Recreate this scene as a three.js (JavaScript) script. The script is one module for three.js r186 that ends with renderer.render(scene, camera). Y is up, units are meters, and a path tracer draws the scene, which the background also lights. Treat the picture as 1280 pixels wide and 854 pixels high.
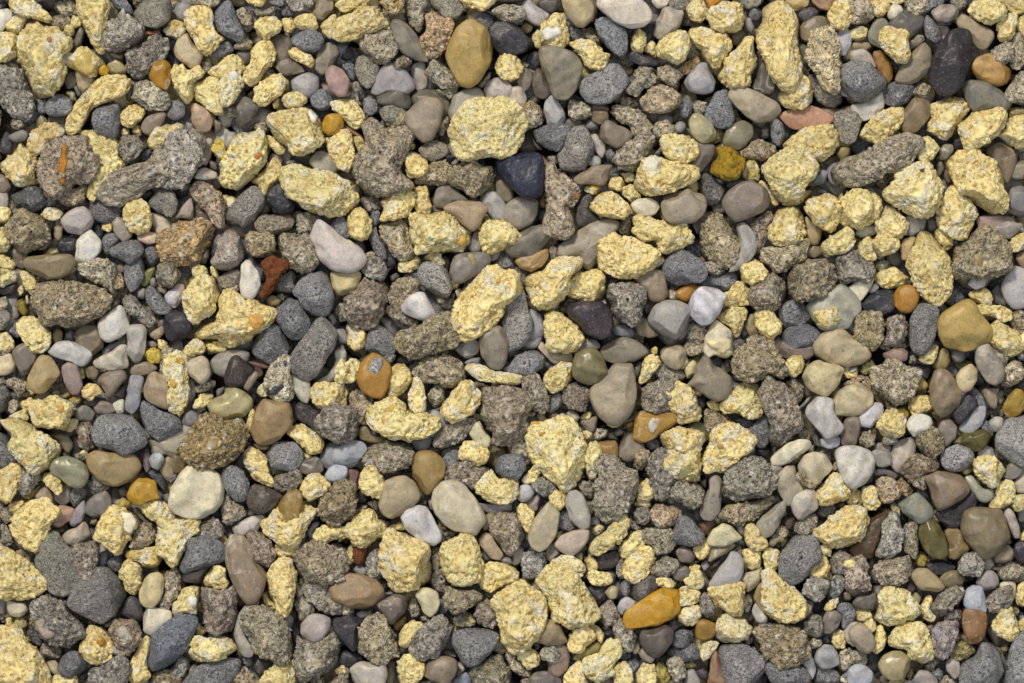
import * as THREE from 'three';
import { mergeGeometries } from 'three/addons/utils/BufferGeometryUtils.js';

// ------------------------------------------------------------ camera, sky, sun, exposure
const scene = new THREE.Scene();
const MM = 0.001, U = 0.25 * MM;                 // the plan of the stones is measured in quarter millimetres, 1280 x 854 of them
const FRAME_W = 1280 * U, FRAME_H = 854 * U;
const DIST = 1.5;
const camera = new THREE.PerspectiveCamera(2 * Math.atan(FRAME_H / 2 / DIST) * 180 / Math.PI, 1280 / 854, 0.05, 200);
camera.position.set(0, DIST + 0.004, 0);
camera.up.set(0, 0, -1);
camera.lookAt(0, 0, 0);

// overcast sky: three times as bright overhead as at the horizon
const SKY_W = 128, SKY_H = 64, skyData = new Float32Array(SKY_W * SKY_H * 4);
for (let j = 0; j < SKY_H; j++) for (let i = 0; i < SKY_W; i++) {
  const el = ((j + 0.5) / SKY_H - 0.5) * Math.PI, L = 0.38 * (1 + 2 * Math.max(0, Math.sin(el))) / 3 * (el < 0 ? 0.5 : 1);
  skyData.set([L * 0.985, L, L * 1.04, 1], (j * SKY_W + i) * 4);
}
const sky = new THREE.DataTexture(skyData, SKY_W, SKY_H, THREE.RGBAFormat, THREE.FloatType);
sky.mapping = THREE.EquirectangularReflectionMapping; sky.magFilter = THREE.LinearFilter; sky.needsUpdate = true;
scene.background = sky; scene.environment = sky;

const sun = new THREE.DirectionalLight(0xfff3e2, 1.5);
sun.position.set(-0.4, 1.1, -0.9);
sun.castShadow = true; sun.shadow.radius = 22;
sun.shadow.mapSize.set(2048, 2048);
Object.assign(sun.shadow.camera, { left: -0.3, right: 0.3, top: 0.3, bottom: -0.3, near: 0.1, far: 4 });
scene.add(sun, sun.target);

const renderer = new THREE.WebGLRenderer({ antialias: true });
renderer.toneMapping = THREE.LinearToneMapping;
renderer.toneMappingExposure = 1.85;
renderer.shadowMap.enabled = true;
renderer.setSize(1024, 683);

// ------------------------------------------------------------ noise
function rng(seed) { let a = seed >>> 0; return () => { a = (a + 0x6D2B79F5) | 0; let t = Math.imul(a ^ (a >>> 15), 1 | a); t = (t + Math.imul(t ^ (t >>> 7), 61 | t)) ^ t; return ((t ^ (t >>> 14)) >>> 0) / 4294967296; }; }
function hash(x, y, z, k) { let h = Math.imul(x, 374761393) ^ Math.imul(y, 668265263) ^ Math.imul(z, 1440662683) ^ Math.imul(k, 1013904223); h = Math.imul(h ^ (h >>> 13), 1274126177); h = Math.imul(h ^ (h >>> 15), 2246822519); return ((h ^ (h >>> 16)) >>> 0) / 4294967296; }
function noise(x, y, z) {                        // value noise, -1 to 1
  const i = Math.floor(x), j = Math.floor(y), k = Math.floor(z); let u = x - i, v = y - j, w = z - k;
  u = u * u * (3 - 2 * u); v = v * v * (3 - 2 * v); w = w * w * (3 - 2 * w);
  const c = (a, b, d) => hash(i + a, j + b, k + d, 7), m = (a, b, t) => a + (b - a) * t;
  return 2 * m(m(m(c(0, 0, 0), c(1, 0, 0), u), m(c(0, 1, 0), c(1, 1, 0), u), v), m(m(c(0, 0, 1), c(1, 0, 1), u), m(c(0, 1, 1), c(1, 1, 1), u), v), w) - 1;
}
const fbm = (x, y, z) => (noise(x, y, z) + 0.5 * noise(x * 2.1 + 9, y * 2.1, z * 2.1) + 0.25 * noise(x * 4.3, y * 4.3 + 5, z * 4.3)) / 1.5;
const cellOut = { f: 0, id: 0, f2: 0 };
function cells(x, y, z) {                        // nearest scattered point: f its distance, f2 the next one's, id a random number of its own
  const i = Math.floor(x), j = Math.floor(y), k = Math.floor(z); let f = 9, f2 = 9, id = 0;
  for (let a = -1; a < 2; a++) for (let b = -1; b < 2; b++) for (let c = -1; c < 2; c++) {
    const X = i + a, Y = j + b, Z = k + c, dx = X + hash(X, Y, Z, 1) - x, dy = Y + hash(X, Y, Z, 2) - y, dz = Z + hash(X, Y, Z, 3) - z, d = dx * dx + dy * dy + dz * dz;
    if (d < f) { f2 = f; f = d; id = hash(X, Y, Z, 4); } else if (d < f2) f2 = d;
  }
  cellOut.f = Math.sqrt(f); cellOut.f2 = Math.sqrt(f2); cellOut.id = id; return cellOut;
}
const smooth = (a, b, x) => { const t = Math.min(1, Math.max(0, (x - a) / (b - a))); return t * t * (3 - 2 * t); };

// ------------------------------------------------------------ materials: grain of each kind of stone (20 mm of surface per repeat)
const TILE = 0.02;
function grainTexture(size, fill, srgb) {
  const d = new Uint8Array(size * size * 4); let sum = 0;
  for (let y = 0; y < size; y++) for (let x = 0; x < size; x++) { const v = Math.max(0, Math.min(1, fill(x, y))); sum += v; const b = Math.round(255 * v), o = (y * size + x) * 4; d[o] = d[o + 1] = d[o + 2] = b; d[o + 3] = 255; }
  const t = new THREE.DataTexture(d, size, size); t.wrapS = t.wrapT = THREE.RepeatWrapping; t.magFilter = THREE.LinearFilter; t.minFilter = THREE.LinearMipmapLinearFilter; t.generateMipmaps = true; t.needsUpdate = true;
  t.userData = { mean: sum / size / size };
  return t;
}
const wrapNoise = (x, y, n, k) => {             // value noise that repeats every n cells
  const i = Math.floor(x), j = Math.floor(y); let u = x - i, v = y - j; u = u * u * (3 - 2 * u); v = v * v * (3 - 2 * v);
  const c = (a, b) => hash((((i + a) % n) + n) % n, (((j + b) % n) + n) % n, 0, k);
  return (c(0, 0) * (1 - u) + c(1, 0) * u) * (1 - v) + (c(0, 1) * (1 - u) + c(1, 1) * u) * v;
};
const N = 512;
const wrapCells = (x, y, n, k) => {              // distance to the nearest scattered point, repeating every n cells
  const i = Math.floor(x), j = Math.floor(y); let f = 9, id = 0;
  for (let a = -1; a < 2; a++) for (let b = -1; b < 2; b++) { const X = (((i + a) % n) + n) % n, Y = (((j + b) % n) + n) % n, d = Math.hypot(i + a + hash(X, Y, 0, k) - x, j + b + hash(X, Y, 1, k) - y); if (d < f) { f = d; id = hash(X, Y, 2, k); } }
  return [f, id];
};
const speck = (x, y, n, k, share) => { const [f, id] = wrapCells(x * n / N, y * n / N, n, k); return id < share ? smooth(0.52, 0.34, f) : 0; };
const fine = (x, y, k) => wrapNoise(x / 4, y / 4, 128, k) - 0.5;
const pepper = (x, y) => 0.66 - 0.44 * speck(x, y, 56, 3, 0.34) + 0.34 * speck(x, y, 50, 5, 0.34) - 0.4 * speck(x, y, 34, 6, 0.07) + 0.2 * fine(x, y, 8);
const sandy = (x, y) => 0.68 - 0.4 * speck(x, y, 48, 13, 0.3) + 0.32 * speck(x, y, 40, 15, 0.38) - 0.35 * speck(x, y, 28, 16, 0.08) + 0.22 * fine(x, y, 18);
const crumb = (x, y) => 0.84 + 0.16 * (wrapNoise(x / 16, y / 16, 32, 23) - 0.5) + 0.14 * fine(x, y, 24) - 0.16 * speck(x, y, 26, 27, 0.2) - 0.2 * speck(x, y, 52, 28, 0.2) + 0.13 * speck(x, y, 30, 29, 0.4);
const polish = (x, y) => 0.9 + 0.1 * (wrapNoise(x / 32, y / 32, 16, 33) - 0.5) + 0.2 * fine(x, y, 35) - 0.12 * speck(x, y, 50, 36, 0.3) + 0.08 * speck(x, y, 44, 38, 0.3) - 0.25 * speck(x, y, 40, 37, 0.06);
const tex = { pepper: grainTexture(N, pepper), sandy: grainTexture(N, sandy), crumb: grainTexture(N, crumb), polish: grainTexture(N, polish) };
const std = (map, roughness, bump, extra) => { const m = new THREE.MeshPhysicalMaterial({ map: tex[map], roughness, vertexColors: true, ...extra }); if (bump) { m.bumpMap = tex[map]; m.bumpScale = bump; } m.userData.mean = tex[map].userData.mean; return m; };
const MAT = {
  y: std('crumb', 0.8, 0.0006), r: std('crumb', 0.85, 0.0004), c: std('sandy', 0.85, 0.0004), g: std('pepper', 0.72, 0.00018), s: std('sandy', 0.78, 0.0002),
  k: std('pepper', 0.45, 0.0001), w: std('polish', 0.5, 0.00004), t: std('polish', 0.52, 0.00004), b: std('polish', 0.45, 0.00003), n: std('polish', 0.5, 0.00004),
  o: std('polish', 0.48, 0.00004), p: std('polish', 0.55, 0.00004), q: std('polish', 0.3, 0.00002, { transmission: 0.25, thickness: 0.006, ior: 1.5 }),
};
const BASE = { y: [227, 213, 154], r: [138, 106, 32], c: [152, 143, 125], g: [112, 115, 121], s: [134, 129, 118], k: [56, 55, 60], w: [190, 186, 178], t: [164, 148, 114], b: [121, 110, 96], n: [134, 133, 131], o: [178, 138, 62], p: [149, 118, 104], q: [165, 157, 116] };
const GAIN = { y: 1.06, r: 1.0, c: 1.25, g: 1.15, s: 1.1, k: 1.0, w: 0.96, t: 0.92, b: 1.0, n: 1.05, o: 0.92, p: 1.1, q: 1.1 };

// ------------------------------------------------------------ one stone from its outline
function chaikin(p, n, cut) { for (; n--;) { const q = []; for (let i = 0; i < p.length; i++) { const a = p[i], b = p[(i + 1) % p.length]; q.push([a[0] + (b[0] - a[0]) * cut, a[1] + (b[1] - a[1]) * cut], [b[0] + (a[0] - b[0]) * cut, b[1] + (a[1] - b[1]) * cut]); } p = q; } return p; }
function inside(p, x, y) { let c = false; for (let i = 0, j = p.length - 1; i < p.length; j = i++) if ((p[i][1] > y) !== (p[j][1] > y) && x < (p[j][0] - p[i][0]) * (y - p[i][1]) / (p[j][1] - p[i][1]) + p[i][0]) c = !c; return c; }
function rayOut(p, cx, cy, dx, dy, first) {     // distance along a ray to the outline, the first or the last crossing
  let best = first ? 1e9 : 0;
  for (let i = 0; i < p.length; i++) {
    const a = p[i], b = p[(i + 1) % p.length], ex = b[0] - a[0], ey = b[1] - a[1], den = dx * ey - dy * ex; if (Math.abs(den) < 1e-12) continue;
    const t = ((a[0] - cx) * ey - (a[1] - cy) * ex) / den, u = ((a[0] - cx) * dy - (a[1] - cy) * dx) / den;
    if (t > 0 && u >= 0 && u <= 1) best = first ? Math.min(best, t) : Math.max(best, t);
  }
  return best;
}
function measure(p) {                            // area, middle, short and long half axis
  let A = 0, cx = 0, cy = 0;
  for (let i = 0; i < p.length; i++) { const a = p[i], b = p[(i + 1) % p.length], w = a[0] * b[1] - b[0] * a[1]; A += w; cx += (a[0] + b[0]) * w; cy += (a[1] + b[1]) * w; }
  A /= 2; cx /= 6 * A; cy /= 6 * A; let xx = 0, yy = 0, xy = 0;
  for (let i = 0; i < p.length; i++) { const a = [p[i][0] - cx, p[i][1] - cy], q = p[(i + 1) % p.length], b = [q[0] - cx, q[1] - cy], w = a[0] * b[1] - b[0] * a[1]; xx += w * (a[0] * a[0] + a[0] * b[0] + b[0] * b[0]) / 12; yy += w * (a[1] * a[1] + a[1] * b[1] + b[1] * b[1]) / 12; xy += w * (2 * a[0] * a[1] + a[0] * b[1] + b[0] * a[1] + 2 * b[0] * b[1]) / 24; }
  xx /= A; yy /= A; xy /= A; const tr = (xx + yy) / 2, di = Math.sqrt(Math.max(0, ((xx - yy) / 2) ** 2 + xy * xy));
  return { area: Math.abs(A), cx, cy, short: 2 * Math.sqrt(Math.max(1e-9, tr - di)), long: 2 * Math.sqrt(tr + di) };
}
function starCentre(p, m) {                      // the point that sees most of the outline
  let best = -1, bx = m.cx, by = m.cy;
  for (let i = -3; i <= 3; i++) for (let j = -3; j <= 3; j++) {
    const x = m.cx + i * m.short * 0.22, y = m.cy + j * m.short * 0.22; if (!inside(p, x, y)) continue;
    let s = 0, near = 1e9;
    for (let k = 0; k < 24; k++) { const a = k * Math.PI / 12, r = rayOut(p, x, y, Math.cos(a), Math.sin(a), true); s += r * r; near = Math.min(near, r); }
    s *= (0.75 + 0.25 * Math.min(1, near / m.short)) * (1 - 0.012 * (i * i + j * j)); if (s > best) { best = s; bx = x; by = y; }
  }
  return [bx, by];
}
const PROFILE = { y: 0.64, r: 0.68, c: 0.62, g: 0.64, s: 0.68, k: 0.68, w: 0.74, t: 0.74, b: 0.74, n: 0.72, o: 0.74, p: 0.7, q: 0.74 };
const THICK = { y: 0.85, r: 0.85, c: 0.85, g: 0.8, s: 0.8, k: 0.75, w: 0.68, t: 0.68, b: 0.68, n: 0.62, o: 0.66, p: 0.62, q: 0.7 };
const PLANES = { y: 6, r: 4, c: 7, g: 9, s: 7, k: 8, w: 5, t: 5, b: 5, n: 6, o: 4, p: 5, q: 5 };
const hexLin = (h) => { const c = Array.isArray(h) ? new THREE.Color().setRGB(h[0] / 255, h[1] / 255, h[2] / 255, THREE.SRGBColorSpace) : new THREE.Color(h); return [c.r, c.g, c.b]; };
const AMBER = hexLin([186, 150, 66]), CREAM = hexLin([232, 228, 206]), DARK = hexLin([66, 66, 64]), TAN = hexLin([164, 144, 102]), WHITE = hexLin([216, 213, 206]), SMOKE = hexLin([134, 132, 126]);
const mix3 = (a, b, t) => [a[0] + (b[0] - a[0]) * t, a[1] + (b[1] - a[1]) * t, a[2] + (b[2] - a[2]) * t];

function stoneGeometry(type, outline, half, seed, hex, detail) {
  // outline: points in metres round the origin; half: half thickness in metres
  const R0 = rng(seed), smoothKind = 'wtbnopqk'.includes(type);
  const line = chaikin(outline, smoothKind ? 2 : 1, smoothKind ? 0.17 : 0.2);
  const grow = Math.sqrt(measure(outline).area / measure(line).area) * 1.085;
  const T = 192, tab = new Float64Array(T);
  for (let i = 0; i < T; i++) { const a = i / T * 2 * Math.PI; tab[i] = rayOut(line, 0, 0, Math.cos(a), Math.sin(a), false) || rayOut(line, 0, 0, Math.cos(a + 0.01), Math.sin(a + 0.01), false) || half; }
  let mean = 0; for (const v of tab) mean += v / T;
  const rad = (a) => { const x = ((a / (2 * Math.PI)) % 1 + 1) % 1 * T, i = Math.floor(x), f = x - i; return (tab[i % T] * (1 - f) + tab[(i + 1) % T] * f) * grow; };
  const p = PROFILE[type] * (0.92 + 0.2 * R0()), planes = [];
  for (let i = 0; i < PLANES[type]; i++) { const a = R0() * 2 * Math.PI, up = 0.35 + 0.6 * R0(), h = Math.sqrt(1 - up * up); planes.push([Math.cos(a) * h, up, Math.sin(a) * h, (smoothKind ? 0.73 : 0.66) + 0.26 * R0()]); }
  const soft = smoothKind ? 0.022 : 0.012, tx = (R0() - 0.5) * 0.5, tz = (R0() - 0.5) * 0.5, ox = seed * 3.71 % 97, oy = seed * 1.93 % 89, oz = seed * 7.13 % 83;
  const size = Math.min(1, mean / (6 * MM)), S = 1 / MM;
  const rough = type === 'y' || type === 'r' ? 1 : type === 'c' ? 2 : type === 'g' || type === 's' ? 3 : type === 'k' ? 4 : 5;
  const raw = hexLin(hex ?? BASE[type]), grey = (raw[0] + raw[1] + raw[2]) / 3, base0 = (type === 'o' ? [raw[0], raw[1] * 1.07, raw[2]] : type === 'c' || type === 's' ? [raw[0] * 0.99, raw[1], raw[2] * 0.95] : type === 'b' || type === 't' || type === 'p' ? mix3([raw[0] * 0.97, raw[1], raw[2]], [grey, grey, grey], 0.16) : type === 'g' ? mix3(raw, [grey, grey, grey], 0.3) : raw).map((v) => v * GAIN[type] / MAT[type].userData.mean * 0.9);
  const jit = 0.9 + 0.2 * R0(), hue = (R0() - 0.5) * 0.08, base = hex === undefined ? [base0[0] * jit * (1 + hue), base0[1] * jit, base0[2] * jit * (1 - hue)] : base0;
  const bandy = smoothKind && R0() < 0.4 ? 0.16 : 0, bd = [R0() - 0.5, R0() - 0.5, R0() - 0.5], amberAt = 0.3 + 0.35 * R0(), creamAt = 0.1 + 0.4 * R0(), veinOn = smoothKind && R0() < 0.2;
  const pos = [], col = [], uv = [], idx = [], rings = detail;
  function vertex(a, h, v, arc) {
    let x = Math.cos(a), z = Math.sin(a); const dx = x * h, dz = z * h;
    let s = 1;
    if (v > -0.2) for (const q of planes) { const d = dx * q[0] + v * q[1] + dz * q[2]; if (d > 0.2) { const lim = q[3] / d; s = lim < s - soft ? lim : lim < s + soft ? s - (s + soft - lim) ** 2 / (4 * soft) : s; } }
    const r = rad(a), hp = Math.pow(h, p) * s, vp = Math.sign(v) * Math.pow(Math.abs(v), p) * s;
    let X = x * r * hp, Z = z * r * hp, Y = half * vp * (v > 0 ? 1 + tx * dx + tz * dz : 1);
    let nx = x * hp / r, ny = vp / half, nz = z * hp / r; const nl = Math.hypot(nx, ny, nz) || 1; nx /= nl; ny /= nl; nz /= nl;
    const P = X * S + ox, Q = Y * S + oy, W = Z * S + oz; let d = 0, c = base;
    if (rough === 1) {
      const big = fbm(P / 3.4, Q / 3.4, W / 3.4), mid = fbm(P / 1.2 + 20, Q / 1.2, W / 1.2);
      d = 0.75 * big + 0.22 * mid + 0.45 * (Math.abs(noise(P / 2.1 + 80, Q / 2.1, W / 2.1)) - 0.3);
      const w = cells(P / 1.7, Q / 1.7, W / 1.7), id = w.id; d += id > 0.45 ? -0.85 * smooth(0.5, 0.25, w.f) : 0.35 * smooth(0.6, 0.2, w.f);
      const w2 = cells(P / 0.75 + 7, Q / 0.75, W / 0.75); d -= w2.id > 0.5 ? 0.3 * smooth(0.48, 0.22, w2.f) : -0.2 * smooth(0.55, 0.2, w2.f);
      d *= 0.35 + 0.65 * size;
      const k = 1 + 0.1 * noise(P / 0.9, Q / 0.9, W / 0.9) + 0.07 * big; c = [base[0] * k, base[1] * k, base[2] * k * (1 + 0.12 * noise(P / 1.5 + 3, Q / 1.5, W / 1.5))];
      if (type === 'y') {
        const gr = cells(P / 0.95 + 31, Q / 0.95, W / 0.95); if (gr.id < amberAt) c = mix3(c, AMBER, (0.5 + 0.4 * hash(Math.floor(gr.id * 9999), 3, 5, 7)) * smooth(0.58, 0.36, gr.f));
        c = mix3(c, AMBER, 0.3 * smooth(0.2, 0.6, noise(P / 2.2 + 40, Q / 2.2, W / 2.2)));
        const cr = smooth(creamAt, creamAt + 0.3, noise(P / 2.6 + 60, Q / 2.6, W / 2.6)); c = mix3(c, CREAM, 0.7 * cr);
        const sp = hash(Math.floor(P * 2.6), Math.floor(Q * 2.6), Math.floor(W * 2.6), 11); if (sp > 0.955) c = mix3(c, sp > 0.985 ? DARK : SMOKE, 0.5);
      } else c = mix3(c, DARK, 0.3 * smooth(0.3, 0.6, noise(P + 5, Q, W)));
    } else if (rough === 2) {
      const big = fbm(P / 3.2, Q / 3.2, W / 3.2); d = 0.8 * big + 0.3 * fbm(P / 0.8, Q / 0.8 + 9, W / 0.8) - 0.9 * (Math.abs(noise(P / 2.6 + 80, Q / 2.6, W / 2.6)) - 0.3);
      const w = cells(P / 1.45, Q / 1.45, W / 1.45), id = w.id; d += (id - 0.3) * 0.8 * smooth(0.65, 0.3, w.f); d -= 0.3 * smooth(0.16, 0, w.f2 - w.f);
      d *= 0.35 + 0.65 * size;
      const k = 1 + 0.16 * noise(P / 0.6, Q / 0.6, W / 0.6) + 0.1 * big; c = [base[0] * k, base[1] * k, base[2] * k];
      const tone = (id * 7.31) % 1, g = smooth(0.62, 0.45, w.f);
      c = mix3(c, tone > 0.91 ? WHITE : tone > 0.83 ? TAN : tone > 0.7 ? DARK : tone > 0.42 ? base.map((v) => v * 1.6) : c, (tone > 0.91 ? 0.85 : tone > 0.7 ? 0.65 : 0.8) * g);
      const sp = hash(Math.floor(P * 2.3), Math.floor(Q * 2.3), Math.floor(W * 2.3), 12); if (sp > 0.88) c = mix3(c, DARK, 0.65); else if (sp < 0.12) c = mix3(c, WHITE, 0.5);
    } else if (rough === 3) {
      const big = fbm(P / 4, Q / 4, W / 4); d = 0.42 * big + 0.16 * fbm(P / 1.1, Q / 1.1, W / 1.1) + 0.05 * noise(P / 0.35, Q / 0.35, W / 0.35); d *= 0.4 + 0.6 * size;
      const k = 1 + 0.12 * big + 0.1 * noise(P / 0.5, Q / 0.5, W / 0.5); c = [base[0] * k, base[1] * k, base[2] * k];
      const sp = hash(Math.floor(P * 2.8), Math.floor(Q * 2.8), Math.floor(W * 2.8), 13); if (sp > 0.87) c = mix3(c, DARK, 0.6); else if (sp < 0.1) c = mix3(c, WHITE, 0.4);
    } else if (rough === 4) {
      d = 0.35 * fbm(P / 3.5, Q / 3.5, W / 3.5) + 0.1 * fbm(P, Q, W); const k = 1 + 0.25 * noise(P / 1.6, Q / 1.6, W / 1.6); c = [base[0] * k, base[1] * k, base[2] * k];
      const sp = hash(Math.floor(P * 2.5), Math.floor(Q * 2.5), Math.floor(W * 2.5), 14); if (sp > 0.965) c = mix3(c, SMOKE, 0.6);
    } else {
      d = 0.34 * fbm(P / 5.5, Q / 5.5, W / 5.5) + 0.05 * noise(P / 1.3, Q / 1.3, W / 1.3); const dent = noise(P / 3.1 + 30, Q / 3.1, W / 3.1); d -= 0.22 * smooth(0.45, 0.8, dent);
      const pt = fbm(P / 2.4 + 12, Q / 2.4, W / 2.4), wv = bandy ? bandy * Math.sin((bd[0] * P + bd[1] * Q + bd[2] * W) * 3.2 + 2.2 * pt) : 0, k = 1 + 0.17 * pt + wv + 0.08 * noise(P / 0.4, Q / 0.4, W / 0.4) + 0.08 * noise(P / 0.9, Q / 0.9, W / 0.9);
      c = [base[0] * k * (1 + 0.05 * pt), base[1] * k, base[2] * k * (1 - 0.1 * pt)];
      if (veinOn) { const vn = Math.abs(noise(P / 4 + 50, Q / 4, W / 4)); c = mix3(c, WHITE, 0.45 * smooth(0.05, 0, vn)); }
      const st = smooth(0.5, 0.75, noise(P / 1.8 + 70, Q / 1.8, W / 1.8)); c = mix3(c, TAN, 0.3 * st);
    }
    d *= MM * (v < -0.3 ? 0.3 : 1);
    pos.push(X + nx * d, Y + ny * d, Z + nz * d); col.push(Math.min(1, Math.max(0.003, c[0])), Math.min(1, Math.max(0.003, c[1])), Math.min(1, Math.max(0.003, c[2])));
    uv.push((x * arc * r + ox * MM) / TILE, (z * arc * r + oz * MM) / TILE);
  }
  // dome: ring k holds 6k points, so that faces keep their size; underside: three coarse rings
  vertex(0, 0, 1, 0); let start = 1, prev = 0;
  for (let k = 1; k <= rings; k++) {
    const n = 6 * k, ps = k / rings * Math.PI / 2, h = Math.sin(ps), v = k === rings ? 0 : Math.cos(ps), arc = 1.3 * k / rings;
    for (let i = 0; i < n; i++) vertex(i / n * 2 * Math.PI, h, v, arc);
    for (let s = 0; s < 6; s++) for (let i = 0; i < k; i++) {
      const o0 = start + (s * k + i) % n, o1 = start + (s * k + i + 1) % n, m = 6 * (k - 1), in0 = k === 1 ? prev : prev + (s * (k - 1) + i) % m;
      idx.push(in0, o1, o0);
      if (i < k - 1) idx.push(in0, prev + (s * (k - 1) + i + 1) % m, o1);
    }
    prev = start; start += n;
  }
  let n0 = 6 * rings;
  for (const [ps, step] of [[0.62, 1], [0.8, 2]]) {
    const n = Math.floor(n0 / step), a = ps * Math.PI, from = start;
    for (let i = 0; i < n; i++) vertex(i / n * 2 * Math.PI, Math.sin(a), Math.cos(a), 1.3 + 2 * (ps - 0.5));
    if (step === 1) for (let i = 0; i < n; i++) { const j = (i + 1) % n; idx.push(prev + i, prev + j, from + i, prev + j, from + j, from + i); }
    else for (let i = 0; i < n; i++) { const j = (i + 1) % n, a0 = prev + 2 * i, a1 = prev + 2 * i + 1, a2 = prev + (2 * i + 2) % n0; idx.push(a0, a1, from + i, a1, a2, from + j, a1, from + j, from + i); }
    prev = from; start += n; n0 = n;
  }
  vertex(0, 0, -1, 2.4); for (let i = 0; i < n0; i++) idx.push(prev + i, prev + (i + 1) % n0, start);
  const g = new THREE.BufferGeometry();
  g.setAttribute('position', new THREE.Float32BufferAttribute(pos, 3)); g.setAttribute('uv', new THREE.Float32BufferAttribute(uv, 2)); g.setAttribute('color', new THREE.Float32BufferAttribute(col, 3));
  g.setIndex(idx); g.computeVertexNormals();
  return g;
}
const lit = (o) => { o.castShadow = o.receiveShadow = true; return o; };

// ------------------------------------------------------------ the ground and the loose gravel under and around the stones
const soil = new THREE.MeshStandardMaterial({ color: new THREE.Color(0.13, 0.11, 0.085), roughness: 1, map: tex.sandy.clone() });
soil.map.repeat.set(2500, 2500);
const ground = lit(new THREE.Mesh(new THREE.PlaneGeometry(50, 50), soil));
ground.rotation.x = -Math.PI / 2; ground.position.y = -0.013; ground.name = 'ground'; ground.userData = { kind: 'structure', label: 'bare brown soil under the gravel', category: 'ground' };
scene.add(ground);

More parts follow.
